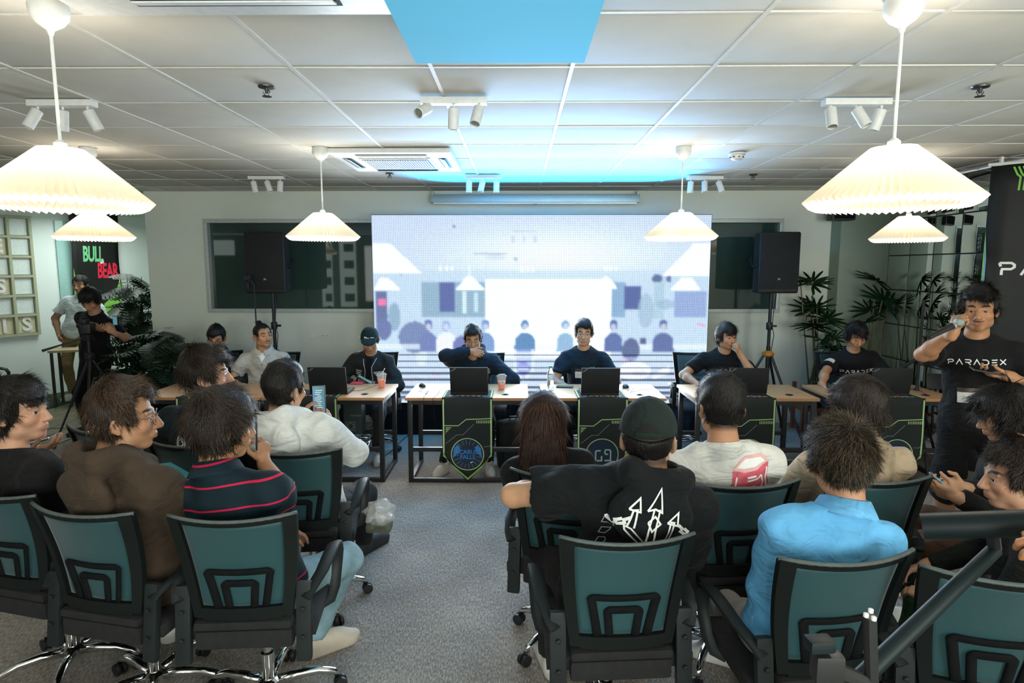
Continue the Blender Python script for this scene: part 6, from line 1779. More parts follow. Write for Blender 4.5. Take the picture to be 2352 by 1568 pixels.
    if hood:
        for q in (-1, 1): F.cone(T(q * .088, .045, .475), T(q * .075, -.075, .535), .040 * s, .050 * s, .03)
        F.cone(T(-.065, -.100, .530), T(.065, -.100, .530), .050 * s, .050 * s, .03); F.ell(T(0, -.135, .425), (.140 * s, .050 * s, .105 * s), Tm, .015)
        F.cone(T(-.10, -.150, .45), T(0, -.178, .365), .018 * s, .022 * s, .015); F.cone(T(.10, -.150, .45), T(0, -.178, .365), .018 * s, .022 * s, .015)
        F.ell(T(0, -.055, .575), (.062 * s, .05 * s, .045 * s), Tm, .02, 'sub'); F.cone(T(0, .03, .50), T(0, .06, .62), .058 * s, .06 * s, .012, 'sub')
    F.ripple(.0055 if kind != 'jacket' else .007, sd, 36)
    nn = (T(0, 0, 1) - T(0, 0, 0)); nn /= np.linalg.norm(nn)
    F.plane_cut(T(0, 0, hem), -nn)
    ax_ = neck + Tm @ V3_((0, .004, -.010)) * s
    rc_ = Tm @ np.array(Matrix.Rotation(R(-20), 3, 'X'))
    if not hood: F.plane_cut(ax_ + rc_ @ V3_((0, 0, .004)), rc_[:, 2], ax_ - V3_((.088, .095, .05)) * s, ax_ + V3_((.088, .095, .12)) * s)
    V, Q = F.mesh(); me = mesh_np('shirt', V, Q)
    smt = shirtmat or cloth('%s_%d_%d_%d' % (kind, scol[0] * 1000, scol[1] * 1000, scol[2] * 1000), scol)
    shirt_o = link({'tee': 't_shirt', 'polo': 'polo_shirt', 'long': 'shirt', 'hoodie': 'hoodie', 'jacket': 'jacket'}[kind], me, smt, root)
    # collar
    cm = collar[1] if collar else smt
    ck = collar[0] if collar else 'crew'
    rot_c = Matrix(rc_.tolist())
    if ck == 'crew' and not hood:
        MB().tube([Vector(ax_) + rot_c @ Vector((.066 * s * fw * math.cos(a), .072 * s * fw * math.sin(a), 0)) for a in np.linspace(0, 2 * math.pi, 25)[:-1]], .0085 * s, 8, closed=True).build('neckband', cm, shirt_o, smooth=True)
    elif ck == 'fold':
        cb_ = MB(); n = 24
        pr = [(.060, .030), (.064, .042), (.072, .040), (.092, .000), (.098, -.012), (.092, -.012), (.070, .014)]
        VV = []; FF = []
        for a in np.linspace(R(100), R(440), n):
            for (r_, z_) in pr: VV.append(Vector(ax_) + rot_c @ Vector((r_ * s * fw * math.cos(a), r_ * 1.06 * s * fw * math.sin(a), z_ * s - .012 * max(0, math.sin(a)))))
        m_ = len(pr)
        for i in range(n - 1):
            for j in range(m_ - 1): FF.append((i * m_ + j, (i + 1) * m_ + j, (i + 1) * m_ + j + 1, i * m_ + j + 1))
        cb_.add(VV, FF); co = cb_.build('collar', cm, shirt_o, smooth=True); solid(co)
    # ---------------- trousers
    pts = [hip + .24, hip - .24]
    for (_, h_, k_, a_, _) in lg: pts += [k_ + .1, k_ - .1, a_ + .09, a_ - .09]
    pts = np.array(pts); F = Field(pts.min(0), pts.max(0), .0135)
    F.ell(T(0, -.01, .0) if not stand else hip + V3_((0, 0, .0)), (.165 * s * fw, .125 * s * fw, .12 * s), Tm if not stand else None, .05)
    for (sgn, h_, k_, a_, fy) in lg:
        F.cone(h_, k_, .088 * s * fw, .068 * s, .05)
        if shorts: F.cone(k_ + (h_ - k_) * .3, k_ + (a_ - k_) * .06, .082 * s, .078 * s, .03, cut=1.0)
        else: F.cone(k_, a_ + (k_ - a_) * .03, .068 * s, .056 * s, .04, cut=1.0)
    F.ripple(.004, sd + 1, 30)
    F.plane_cut(T(0, 0, .12), nn)
    V, Q = F.mesh(); me = mesh_np('trousers', V, Q)
    link('shorts' if shorts else 'trousers', me, pantmat or cloth('pants_%d_%d_%d' % tuple(int(c * 1000) for c in pants), pants), root)
    # ---------------- shoes
    if not nofeet:
        for (sgn, h_, k_, a_, fy) in lg:
            so = link('shoe', shoe_mesh(shoes[0]).copy(), [], root); so.data.materials.clear()
            for c in (mat('shoe_%s' % shoes[0], shoes[1], .6, var=.08), mat('sole_%s' % shoes[0], shoes[2], .6), mat('lace_%s' % shoes[0], tuple(min(1, c * 1.15) for c in shoes[1]), .7, var=.3, vscale=90)): so.data.materials.append(c)
            ca, sa = math.cos(R(fy)), math.sin(R(fy)); off = V3_((-sa * .03, ca * .03, 0))
            so.location = (a_[0] + off[0], a_[1] + off[1], max(a_[2] - .09, 0)); so.rotation_euler = (R((legs or {}).get('tip', 0)), 0, R(fy)); so.scale = (s, s, s)
    # ---------------- hair
    if hair != 'bald':
        lo = hc - .21 * hs; hi_ = hc + .21 * hs
        if hair == 'long': lo = lo - V3_((.02, .05, .30))
        F = Field(lo, hi_, .0075 if hair != 'long' else .009)
        tt, ts = {'short': (.022, .013), 'full': (.030, .020), 'mop': (.036, .028), 'quiff': (.032, .013), 'bun': (.010, .008), 'long': (.022, .020), 'fade': (.028, .010), 'spiky': (.026, .016), 'swept': (.030, .016)}[hair]
        E((0, -.014, .034), (.0755 + ts, .093 + ts, .086 + tt), .02)
        if hair in ('quiff', 'swept', 'mop', 'full', 'fade'): E((0, .035, .085), (.058 + ts * .4, .052, .036 + tt * .25), .03)
        if hair == 'full' or hair == 'mop': E((0, -.050, -.020), (.066 + ts * .5, .055, .070), .03)
        if hair == 'bun': E((0, -.055, .128), (.030, .030, .028), .008); E((0, -.05, .10), (.022, .022, .02), .01)
        if hair == 'long':
            E((0, -.050, -.05), (.094, .066, .10), .04)
            for k in range(4): E((0, -.066 - .006 * k, -.10 - .045 * k), (.094 + .003 * k, .045 - .002 * k, .058), .04)
        # face opening and lower edge
        E((0, .135, -.055), (.085, .088, .118), .010, 'sub')
        if hair in ('mop', 'full') : E((0, .130, -.075), (.080, .080, .10), .010, 'sub'); 
        fr_ = {'short': .068, 'full': .050, 'mop': .044, 'quiff': .078, 'bun': .080, 'long': .06, 'fade': .070, 'spiky': .072, 'swept': .066}[hair]
        # cut everything in front of the hairline below fr_
        Fp = H(0, .062, fr_); n1 = HM @ V3_((0, .78, -.62)); 
        if hair not in ('long',):
            sl_, c_ = F.blk(lo, hi_)
            qx = [(c_[0] - hc[0]) * HM[0, i] + (c_[1] - hc[1]) * HM[1, i] + (c_[2] - hc[2]) * HM[2, i] for i in range(3)]
            low = -.082 if hair in ('short', 'quiff', 'fade', 'spiky', 'bun', 'swept') else -.10
            yy, zz, xx = qx[1] / hs, qx[2] / hs, np.abs(qx[0]) / hs
            d_low = (low - zz) - np.maximum(0, yy + .045) * -1.0        # rises towards the front
            d_low = (low + np.maximum(0, yy + .055) * (.95 if hair not in ('mop',) else .6)) - zz
            d_face = np.minimum(np.minimum((yy - .040), fr_ - zz), .05)
            d_ear = .024 - np.sqrt((yy + .010) ** 2 + (zz + .012) ** 2 + np.maximum(0, .060 - xx) ** 2)
            d = np.maximum(np.maximum(d_low, d_face), d_ear if hair not in ('mop', 'full') else d_ear - .006) * hs
            F.F[sl_] = np.maximum(F.F[sl_], d.astype(f32))
        else:
            sl_, c_ = F.blk(lo, hi_)
            qx = [(c_[0] - hc[0]) * HM[0, i] + (c_[1] - hc[1]) * HM[1, i] + (c_[2] - hc[2]) * HM[2, i] for i in range(3)]
            yy, zz = qx[1] / hs, qx[2] / hs; d = np.minimum((yy - .03), .05 - zz); d = np.maximum(d, np.minimum(yy - .0, -.03 - zz)) * hs
            F.F[sl_] = np.maximum(F.F[sl_], d.astype(f32))
        F.ripple(.0020 if hair != 'bun' else .001, sd + 2, 95)
        if cap is not None: F.plane_cut(H(0, 0, .035), HM @ V3_((0, -.25, .97)))
        V, Q = F.mesh()
        hv = np.full(len(V), .12, f32)
        crown = H(.01, -.055, .11)
        ln = hairlen or {'short': .030, 'full': .050, 'mop': .060, 'quiff': .045, 'bun': .06, 'long': .13, 'fade': .030, 'spiky': .040, 'swept': .06}[hair]
        lift = {'spiky': .55, 'quiff': .22, 'bun': .0, 'long': .0, 'short': .12, 'full': .11, 'mop': .11, 'fade': .12, 'swept': .11}[hair]
        if len(Q):
            cz = HM.T
            if hair == 'bun': crn = H(0, -.05, .125); bl = blades(V, Q, nblade // 2, crn, None, ln, .003 * 1.1, rg, 0.0, .0, .08)
            else: bl = blades(V, Q, int(nblade * 2.4), crown, None, ln, .0030 if hair != 'long' else .0045, rg, lift, .15 if hair != 'long' else .9, (.16 if hair != 'spiky' else .25) if hair != 'long' else .06, segs=3 if hair != 'long' else 5)
            BV, BQ, bval = bl
            # lighter tufts on the crown catch the lamps: a little natural brown
            Q2 = np.concatenate([Q, BQ + len(V)]); V2 = np.concatenate([V, BV]); hv = np.concatenate([hv, bval * .5])
            me = mesh_np('hair', V2, Q2); set_f(me, 'hv', hv); link('hair', me, hair_mat(*hcol), root)
    # ---------------- extras on the head
    M4 = Matrix(HM.tolist()).to_4x4(); M4.translation = Vector(hc)
    M4 = M4 @ Matrix.Scale(hs, 4)
    if glasses:
        gm = mat('glasses_' + glasses, (.02, .02, .022) if glasses != 'thin' else (.25, .20, .15), .3, metal=.0 if glasses != 'thin' else .8); rad = .0026 if glasses == 'thick' else .0016
        b = MB()
        for q in (-1, 1):
            b.tube([(q * .031 + .0235 * math.cos(a), .096 - .006 * abs(math.cos(a)) * (1 if q * math.cos(a) > 0 else .2), .000 + .0205 * math.sin(a)) for a in np.linspace(0, 2 * math.pi, 19)[:-1]], rad, 6, closed=True)
            b.tube([(q * .0545, .090, .006), (q * .074, .070, .006), (q * .081, -.005, .006), (q * .080, -.030, -.012)], rad, 6)
        b.tube([(-.009, .099, .004), (0, .101, .007), (.009, .099, .004)], rad, 6)
        go = b.build('glasses', gm, root, smooth=True); go.matrix_local = M4
        for q in (-1, 1):
            MB().lathe([(.0, -.0004), (.0225, -.0002), (.0225, .0002), (.0, .0004)], 16, (q * .031, .0945, 0), rot=Matrix.Rotation(R(90), 3, 'X'), cap=False).build('lens', mat('lens_glass', (.9, .92, .95), .05, alpha=.035, spec=.2), go, smooth=True)
    if cap:
        F = Field((-.13, -.15, -.06), (.13, .24, .20), .0075)
        F.ell((0, -.014, .036), (.091, .109, .104), k=.02)
        F.ell((0, .105, .056), (.076, .080, .011), np.array(Matrix.Rotation(R(-8), 3, 'X')), .010)
        F.cone((0, -.014, -.30), (0, -.014, .03), .05, .05, .01, 'sub'); F.plane_cut((0, 0, .026), (0, .10, -.99), (-.13, -.15, -.06), (.13, .09, .2)); F.plane_cut((0, -.02, .0), (0, .42, -.9), (-.13, -.15, -.06), (.13, .0, .2)) if False else None
        V, Q = F.mesh(); me = mesh_np('cap', V, Q); co = link('cap', me, cloth('cap_%s' % cap[0], cap[1]), root); co.matrix_local = M4
        MB().lathe([(.0, .1415), (.008, .140), (.009, .136)], 10, (0, -.014, 0), cap=False).build('cap_button', cloth('cap_%s' % cap[0], cap[1]), co, smooth=True)
        if cap[0] == 'back':
            decal('cap_opening', art_polys([[(.032 * math.cos(a), .004 + .026 * math.sin(a)) for a in np.linspace(0, math.pi, 12)]]), mat('cap_gap', (.006, .006, .006), .9), co, frame((-1, 0, 0), (0, .3, .95), (0, -.95, .3), (0, -.12, .036)), surf=co, off=.0015, L=.012)
            MB().tube([(x_, -.120 - .004 * math.cos(x_ * 40), .030) for x_ in np.linspace(-.04, .04, 9)], .007, 6, flat=(1.3, .4)).build('cap_strap', cloth('cap_%s' % cap[0], cap[1]), co, smooth=True)
        if cap[0] == 'front':
            decal('cap_logo', art_strokes([[(-.045, 0), (-.012, 0)], [(.0, -.004), (.03, -.001)], [(.024, .006), (.046, .006), (.034, -.008)]], .0055), M_prt, co, frame((1, 0, 0), (0, -.35, .94), (0, .94, .35), (0.0, .10, .085)), surf=co, off=.002, L=.01)
    if phones:
        b = MB(); b.tube([(.094 * math.cos(a), -.012, .022 + .112 * math.sin(a)) for a in np.linspace(0, math.pi, 19)], .010, 8, flat=(1.5, .6))
        hp = b.build('headphones', mat('headphone_plastic', (.015, .015, .017), .4), root, smooth=True); hp.matrix_local = M4
        for q in (-1, 1):
            MB().lathe([(.020, -.012), (.036, -.008), (.038, .010), (.026, .018)], 18, (q * .094, -.012, -.004), rot=Matrix.Rotation(R(q * 90), 3, 'Y')).build('ear_cup', mat('headphone_plastic', (.015, .015, .017), .4), hp, smooth=40)
    return dict(root=root, body=body, shirt=shirt_o, T=T, Tm=Tm, H=H, HM=HM, arms=arms, legs=lg, neck=neck, s=s, hc=hc)

def on_shirt(P, name, art, m, x, z, back=False, off=.003, L=.02, yawdeg=0):
    """flat print on the chest or back at torso coordinates x, z"""
    Tm = P['Tm'] @ np.array(Matrix.Rotation(R(yawdeg), 3, 'Z')); f = -1 if back else 1
    xa = Vector(Tm[:, 0]) * (-f); ya = Vector(Tm[:, 2]); za = Vector(Tm[:, 1]) * f
    o = Vector(P['T'](x, 0.0, z)) + za * .05
    return decal(name, art, m, P['shirt'], frame(xa, ya, za, o), surf=P['shirt'], off=off, L=L)

# ================================================================== PEOPLE
def on_chair(k, back=-.06, dx=0):
    c = CH[k]; a = c.rotation_euler.z
    return (c.location.x - math.sin(a) * back + math.cos(a) * dx, c.location.y + math.cos(a) * back + math.sin(a) * dx)
BLK = ('black', (.005, .0045, .0045), (.030, .022, .016)); BRN = ('brown', (.018, .009, .006), (.13, .050, .030)); DBR = ('darkbrown', (.008, .006, .005), (.075, .045, .024))
M_prt2 = mat('print_grey', (.35, .37, .37), .7); M_blueprt = mat('print_cyan', (.10, .45, .75), .6)
def badge(P, x, z, w=.085, h=.062, txt=None, yawdeg=0):
    d = on_shirt(P, 'name_badge', ([(-w / 2, -h / 2), (w / 2, -h / 2), (w / 2, h / 2), (-w / 2, h / 2)], [(0, 1, 2, 3)]), mat('badge_card', (.72, .72, .68), .5), x, z, off=.004, yawdeg=yawdeg)
    on_shirt(P, 'badge_band', ([(-w / 2, h * .22), (w / 2, h * .22), (w / 2, h / 2), (-w / 2, h / 2)], [(0, 1, 2, 3)]), mat('badge_band', (.06, .035, .03), .5), x, z, off=.0055, yawdeg=yawdeg)
    if txt: on_shirt(P, 'badge_writing', art_move(art_text(txt, .026), 0, -h * .12), M_prt2, x, z, off=.0055, L=.05, yawdeg=yawdeg)
PG = 'panelists seated behind the tables'; AG = 'seated audience seen from behind'
tab = lambda u, v, Y=5.70: atY(u, v, Y)
hY = 6.10
def hx(u, v, Y=hY): return (atY(u, v, Y).x, Y)
dn = dict(fd=(0, .9, -.25), pn=(0, -.2, -1), curl=.3)
# --- panel, left to right
p1 = person('man with thick glasses looking down in a black jacket, far left of the panel', hx(490, 800, 6.22), 184, lean=9, head=(6, 26, 0), aim=(498, 776), shirt=('jacket', (.010, .010, .012)), hair='fade', glasses='thick', hcol=BLK, collar=('fold', cloth('blkcol', (.010, .010, .012))), group=PG,
            L=dict(w=(atY(520, 880, 5.82)), **dn), Rr=dict(w=atY(470, 880, 5.82), **dn))
p2 = person('man with a topknot and moustache in a pale grey button shirt', hx(606, 800, 6.12), 192, lean=4, head=(36, -3, 3), aim=(604, 771), fat=1.18, shirt=('polo', (.46, .45, .40)), pants=(.03, .03, .04), hair='bun', beard='m', collar=('fold', cloth('greycol', (.50, .49, .44))), group=PG, tone=(.50, .265, .14),
            L=dict(w=atY(655, 890, 5.80), hint=(-1, -.3, -.6), **dn), Rr=dict(w=atY(560, 888, 5.80), hint=(1, -.3, -.6), **dn))
on_shirt(p2, 'clip_microphone', art_polys([[(-.012, -.02), (.012, -.02), (.012, .02), (-.012, .02)]]), M_black, .0, .26, off=.010)
for z in (.38, .20): on_shirt(p2, 'button', art_disc(.006, 10), M_black, 0, z, off=.004)
on_shirt(p2, 'undershirt', art_polys([[(-.045, .035), (0, -.05), (.045, .035)]]), M_prt, 0, .455, off=.003)
on_shirt(p2, 'placket', art_strokes([[(.012, .40), (.012, .05)]], .0025), M_prt2, 0, 0, off=.003)
on_shirt(p2, 'pocket_seam', art_strokes([[(-.04, .03), (.04, .03), (.04, -.05), (0, -.06), (-.04, -.05), (-.04, .03)]], .0025), M_prt2, -.085, .34, off=.003)
p3 = person('man in a black cap and black jacket looking down at his phone', hx(850, 800, 6.10), 180, lean=10, head=(8, 24, 0), aim=(850, 782), shirt=('jacket', (.013, .016, .017)), pants=(.03, .035, .035), hair='short', cap=('front', (.008, .020, .020)), group=PG, fat=1.05,
            L=dict(w=atY(858, 882, 5.88), hint=(-1, .0, -.5), fd=(.7, .6, .0), pn=(.3, 0, 1), curl=.45), Rr=dict(w=atY(818, 882, 5.86), hint=(1, .0, -.5), fd=(-.6, .6, .2), pn=(-.3, 0, 1), curl=.45))
on_shirt(p3, 'zip', art_strokes([[(-.055, .43), (-.03, .32), (-.035, .18), (-.02, .08)], [(.07, .44), (.03, .36), (.045, .22), (.015, .08)]], .006), M_prt2, 0, 0)
on_shirt(p3, 'jacket_emblem', art_strokes([[(-.045, .012), (.045, .020), (.005, -.03)], [(-.04, .0), (.015, .006)], [(-.03, -.012), (.005, -.008)], [(-.02, -.024), (-.002, -.022)]], .005), M_prt, -.105, .33)
on_shirt(p3, 'jacket_lettering', art_strokes([[(-.03, .02), (.03, .018)], [(-.028, 0), (.02, 0)], [(-.028, -.018), (.024, -.018)]], .006), M_prt, .105, .33)
on_shirt(p3, 'inner_shirt', art_polys([[(-.03, .44), (.04, .44), (.02, .2), (-.02, .2)]]), M_matte, 0, 0, off=.002)
q = atY(838, 874, 5.78); phone((q.x, q.y, q.z + .01), (R(30), 0, R(90)), 'dark phone held by the man in the cap', True)
p4 = person('man with glasses in a navy hoodie covering his mouth with his arm', hx(1092, 800, 6.02), 181, lean=13, head=(3, 14, 2), aim=(1086, 779), shirt=('hoodie', (.009, .018, .030)), hood=True, pants=(.015, .015, .018), hair='quiff', hairlen=.034, glasses='thin', shoes=('cream', (.55, .52, .44), (.42, .26, .13)), group=PG,
            Rr=dict(w=atY(1082, 806, 5.76), hint=(1, .35, -.1), fd=(-1, .15, -.25), pn=(0, -1, -.3), curl=.45, thumb=.3), L=dict(w=atY(1130, 898, 5.80), hint=(-1, 0, -.4), **dn),
            legs={'L': dict(w=atZ(1120, 1072, .085) + Vector((0, .12, 0)), yaw=10), 'R': dict(w=atZ(1018, 1072, .085) + Vector((0, .10, 0)), yaw=-22)})
on_shirt(p4, 'hoodie_lettering', art_text('ICARUS', .075, bold=.002), M_prt2, -.035, .345); on_shirt(p4, 'hoodie_lettering', art_text('FALLS', .05, bold=.002), M_prt2, -.035, .285)
p5 = person('man with glasses and a name badge facing the camera in a navy shirt', hx(1341, 800, 6.10), 174, lean=5, head=(0, 2, -2), aim=(1341, 766), shirt=('tee', (.008, .016, .026)), pants=(.015, .015, .02), hair='swept', hairlen=.032, glasses='thin', tone=(.50, .29, .19), group=PG, mouth=.7,
            Rr=dict(w=atY(1318, 897, 5.78), hint=(1, -.1, -.5), **dn), L=dict(w=atY(1372, 897, 5.78), hint=(-1, 0, -.5), **dn))
badge(p5, .02, .285, .12, .09, 'CRZY G'); on_shirt(p5, 'chest_emblem', art_strokes([[(-.018, -.01), (-.018, .012), (-.004, .012)], [(-.018, -.01), (-.004, -.01), (-.004, 0)], [(.004, .012), (.018, .012), (.018, -.01), (.004, -.01), (.004, .004)]], .004), mat('print_green', (.10, .55, .35), .6), -.085, .335)
p6 = person('man in a black shirt with his fist at his mouth looking aside', hx(1650, 800, 6.08), 172, lean=11, head=(28, 2, 0), aim=(1668, 774), shirt=('tee', (.008, .009, .010)), pants=(.20, .26, .30), hair='full', group=PG, tone=(.47, .25, .145),
            L=dict(w=atY(1699, 811, 5.78), hint=(-.6, .2, -1), fd=(.35, .15, 1), pn=(.9, -.6, 0), curl=.95, thumb=.8), Rr=dict(w=atY(1605, 884, 5.72), hint=(1, -.2, -.3), fd=(-.3, 1, -.1), pn=(0, 0, -1), curl=.35))
on_shirt(p6, 'shirt_lettering', art_text('TRVND', .045, bold=.003, shear=.2, spacing=.9), M_prt, -.03, .30); on_shirt(p6, 'shirt_mark', art_disc(.009, 12), M_prt, -.02, .36)
on_shirt(p6, 'shirt_lettering', art_strokes([[(-.10, .02), (-.10, -.02)], [(-.10, 0), (-.07, 0)], [(.08, .018), (.13, .018)], [(.09, 0), (.12, 0)]], .006), M_prt2, -.03, .30)
p7 = person('man with headphones in a black lettered shirt using a mouse', hx(1962, 800, 6.12), 172, lean=12, head=(4, 24, 0), aim=(1966, 772), shirt=('tee', (.008, .008, .009)), pants=(.02, .04, .07), hair='swept', phones=True, group=PG, tone=(.47, .235, .125),
            Rr=dict(w=atY(1888, 884, 5.66), hint=(1, -.4, -.4), fd=(-.25, 1, -.05), pn=(0, 0, -1), curl=.32), L=dict(w=atY(2010, 893, 5.72), hint=(-1, -.2, -.4), **dn))
on_shirt(p7, 'lettering', art_paradex(.29, .17), M_prt, -.005, .315)
dcl = p7['arms'][1]; amid = Vector(dcl[1] * .55 + dcl[2] * .45); adir = Vector(dcl[2] - dcl[1]).normalized(); nz_ = Vector((.55, .85, .1)); xz = adir.cross(nz_).normalized(); nz_ = xz.cross(adir).normalized()
decal('sleeve_badge', ([(-.045, -.035), (.045, -.035), (.045, .035), (-.045, .035)], [(0, 1, 2, 3)]), mat('badge_card', (.72, .72, .68), .5), p7['shirt'], frame(xz, -adir, nz_, amid), surf=p7['shirt'], off=.005)
# --- standing people
s1 = person('standing man speaking into a microphone in a black lettered shirt and shorts', hx(2246, 900, 3.62), 150, stand=True, lean=2, head=(-8, 3, 2), aim=(2249, 712), shirt=('tee', (.009, .009, .010)), pants=(.006, .006, .007), shorts=True, hair='swept', hairlen=.055, nblade=2200, beard='mg', tone=(.40, .195, .10), mouth=1.2,
            Rr=dict(w=atY(2190, 762, 3.32), hint=(.9, .1, -.7), fd=(-.25, -.1, 1), pn=(-.75, -.6, .2), curl=1.0, thumb=.9, sleeve=.52), L=dict(w=atY(2310, 862, 3.36), hint=(-.9, -.3, -.5), fd=(.95, .35, .05), pn=(0, 0, 1), curl=.45, sleeve=.60), shoes=('black', (.02, .02, .02), (.03, .03, .03)))
on_shirt(s1, 'lettering', art_paradex(.27, .17), M_prt, .01, .365); badge(s1, .045, .19, .105, .085, 'JOPS')
q0, q1 = atY(2133, 775, 3.26), atY(2208, 738, 3.30)
mc = empty('microphone', q0, 0, 'black handheld microphone with silver grille held to the mouth', 'microphone'); dv = (q1 - q0)
MB().tube([dv * 0, dv * .72], [.0125, .017], 12).build('handle', M_black, mc); MB().tube([dv * .70, dv * .76], .022, 14).build('collar_ring', M_chrome, mc)
bm = bmesh.new(); bmesh.ops.create_icosphere(bm, subdivisions=3, radius=.027); me = bpy.data.meshes.new('grille'); bm.to_mesh(me); bm.free(); me.polygons.foreach_set('use_smooth', np.ones(len(me.polygons), bool))
link('grille', me, mat('mic_grille', (.35, .40, .36), .35, metal=.8, bump=.6, bscale=700), mc, dv * .93)
q = atY(2268, 852, 3.30); phone(q, (R(10), R(-8), R(75)), 'dark phone held level by the speaking man', False)
s2 = person('man in a white polo shirt and khaki trousers standing behind the cameraman', hx(182, 800, 8.45), 188, stand=True, lean=0, head=(-4, 6, 0), aim=(188, 655), shirt=('polo', (.52, .60, .62)), pants=(.20, .155, .07), hair='short', fat=1.1, collar=('fold', cloth('whitecol', (.58, .66, .68))), shoes=('white', (.6, .62, .58), (.55, .55, .52)), tone=(.36, .2, .12),
            Rr=dict(w=atY(136, 770, 8.35), hint=(1, -.3, -.2), curl=.6))
s3 = person('cameraman in black looking down at a small screen', hx(226, 850, 6.62), 165, stand=True, lean=9, head=(16, 34, 0), aim=(238, 690), shirt=('tee', (.007, .007, .008)), pants=(.006, .006, .007), hair='full', fat=1.05, shoes=('black', (.02, .02, .02), (.03, .03, .03)), tone=(.42, .21, .115),
            L=dict(w=atY(262, 764, 6.30), hint=(-1, 0, -.6), fd=(.1, .6, .6), pn=(.8, 0, .4), curl=.8), Rr=dict(w=atY(238, 756, 6.30), hint=(1, .2, -.5), fd=(-.9, .3, .1), pn=(0, 0, 1), curl=.7), legs={'R': dict(a=(.20, .02, .09)), 'L': dict(a=(-.13, .05, .09))})
on_shirt(s3, 'lettering', art_paradex(.26, .17), M_prt, -.01, .36)
q = atY(266, 736, 6.27); mn = empty('field_monitor', q, R(160), 'small bright field monitor in the hands of the cameraman', 'monitor')
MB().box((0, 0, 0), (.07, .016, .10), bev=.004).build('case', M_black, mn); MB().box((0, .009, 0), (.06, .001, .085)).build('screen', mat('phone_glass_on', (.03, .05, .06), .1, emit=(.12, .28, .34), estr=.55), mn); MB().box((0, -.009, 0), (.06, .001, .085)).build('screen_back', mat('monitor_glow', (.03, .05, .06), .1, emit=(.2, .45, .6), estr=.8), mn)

# --- audience, left
stripe = mat('polo_stripes', (.006, .018, .026), .85, var=.1, vscale=14, bump=.35, bscale=420, spec=.25)
def add_stripes(m, period, width, col, phase):
    nt = m.node_tree; N = nt.nodes; L_ = nt.links; b = N['Principled BSDF']
    tc = N.new('ShaderNodeTexCoord'); sp = N.new('ShaderNodeSeparateXYZ'); L_.new(tc.outputs['Object'], sp.inputs[0])
    a = N.new('ShaderNodeMath'); a.operation = 'MULTIPLY_ADD'; a.inputs[1].default_value = -.16; L_.new(sp.outputs['X'], a.inputs[0]); L_.new(sp.outputs['Z'], a.inputs[2])
    a2 = N.new('ShaderNodeMath'); a2.operation = 'ADD'; a2.inputs[1].default_value = phase; L_.new(a.outputs[0], a2.inputs[0])
    md = N.new('ShaderNodeMath'); md.operation = 'PINGPONG'; md.inputs[1].default_value = period / 2; L_.new(a2.outputs[0], md.inputs[0])
    lt = N.new('ShaderNodeMath'); lt.operation = 'LESS_THAN'; lt.inputs[1].default_value = width / 2; L_.new(md.outputs[0], lt.inputs[0])
    mx = N.new('ShaderNodeMix'); mx.data_type = 'RGBA'; src = b.inputs['Base Color'].links[0].from_socket
    L_.new(lt.outputs[0], mx.inputs['Factor']); L_.new(src, mx.inputs['A']); mx.inputs['B'].default_value = (*col, 1); L_.new(mx.outputs['Result'], b.inputs['Base Color'])
add_stripes(stripe, .088, .0075, (.55, .015, .07), .03)
jeans = mat('faded_jeans', (.20, .33, .38), .85, var=.35, vscale=9, bump=.3, bscale=500)
camo = mat('camouflage', (.15, .16, .12), .85, var=.75, vscale=16)
a3 = person('man in a dark polo with red stripes filming with his phone', on_chair('a3', -.03), -14, lean=-9, head=(-32, 4, 0), aim=(500, 985), shirt=('polo', (.01, .02, .03)), shirtmat=stripe, pantmat=jeans, hair='mop', hcol=DBR, collar=('fold', stripe), group=AG, hk=1.05, wide=1.05, nblade=3200, fat=1.08,
            Rr=dict(w=atY(606, 1060, 2.72), hint=(.8, -.2, -.7), fd=(-.1, .15, 1), pn=(-.9, .2, .2), curl=.75, thumb=.6), shoes=('beige', (.50, .45, .36), (.42, .34, .22)),
            legs={'R': dict(w=atZ(728, 1448, .085) + Vector((0, -.06, 0)), yaw=-40, hint=(.5, 1, .9)), 'L': dict(a=(-.18, .42, .09))})
q = atY(588, 992, 2.72); phone(q, (R(88), R(0), R(-64)), 'phone with glowing screen held by the man in the striped polo', True)
a2 = person('man in a brown hoodie with round glasses looking right', headoff=(0, 0, -.03), pos=on_chair('a2', .0), yaw=-26, lean=-8, head=(-38, 2, 0), aim=(285, 962), shirt=('hoodie', (.052, .036, .024)), hood=True, pantmat=camo, hair='quiff', hcol=('bronze', (.012, .008, .006), (.16, .085, .04)), glasses='thin', group=AG, hk=1.05, wide=1.05, nblade=3200,
            shoes=('checker', (.62, .66, .66), (.60, .64, .62)), legs={'R': dict(w=atZ(440, 1440, .085), yaw=-55), 'L': dict(a=(-.12, .42, .09))})
for (x_, z_) in ((.03, .05), (.05, .035), (.03, .03), (.05, .06)): pass
a1 = person('young man in profile in a black shirt at the left edge', on_chair('a1', -.03), -30, lean=-9, head=(-52, -2, 0), aim=(30, 948), shirt=('tee', (.008, .008, .009)), pants=(.03, .03, .03), hair='full', hcol=BLK, tone=(.50, .28, .18), group=AG, hk=1.05, wide=1.05, nblade=2600,
            Rr=dict(w=atY(72, 1022, 3.02), hint=(.8, -.3, -.6), fd=(.8, .6, .3), pn=(-.3, 0, 1), curl=.3, thumb=.1))
q = atY(82, 1012, 3.08); pt = empty('serving_tray', q, R(15), 'small dark tray held by the young man at the left edge', 'tray'); MB().box((0, 0, 0), (.17, .12, .010), bev=.004, rot=Matrix.Rotation(R(-14), 3, 'Y')).build('plate', M_lap, pt); MB().tube([(-.085, -.06, -.015), (.085, -.06, .027)], .004, 6).build('rim', M_alu, pt)
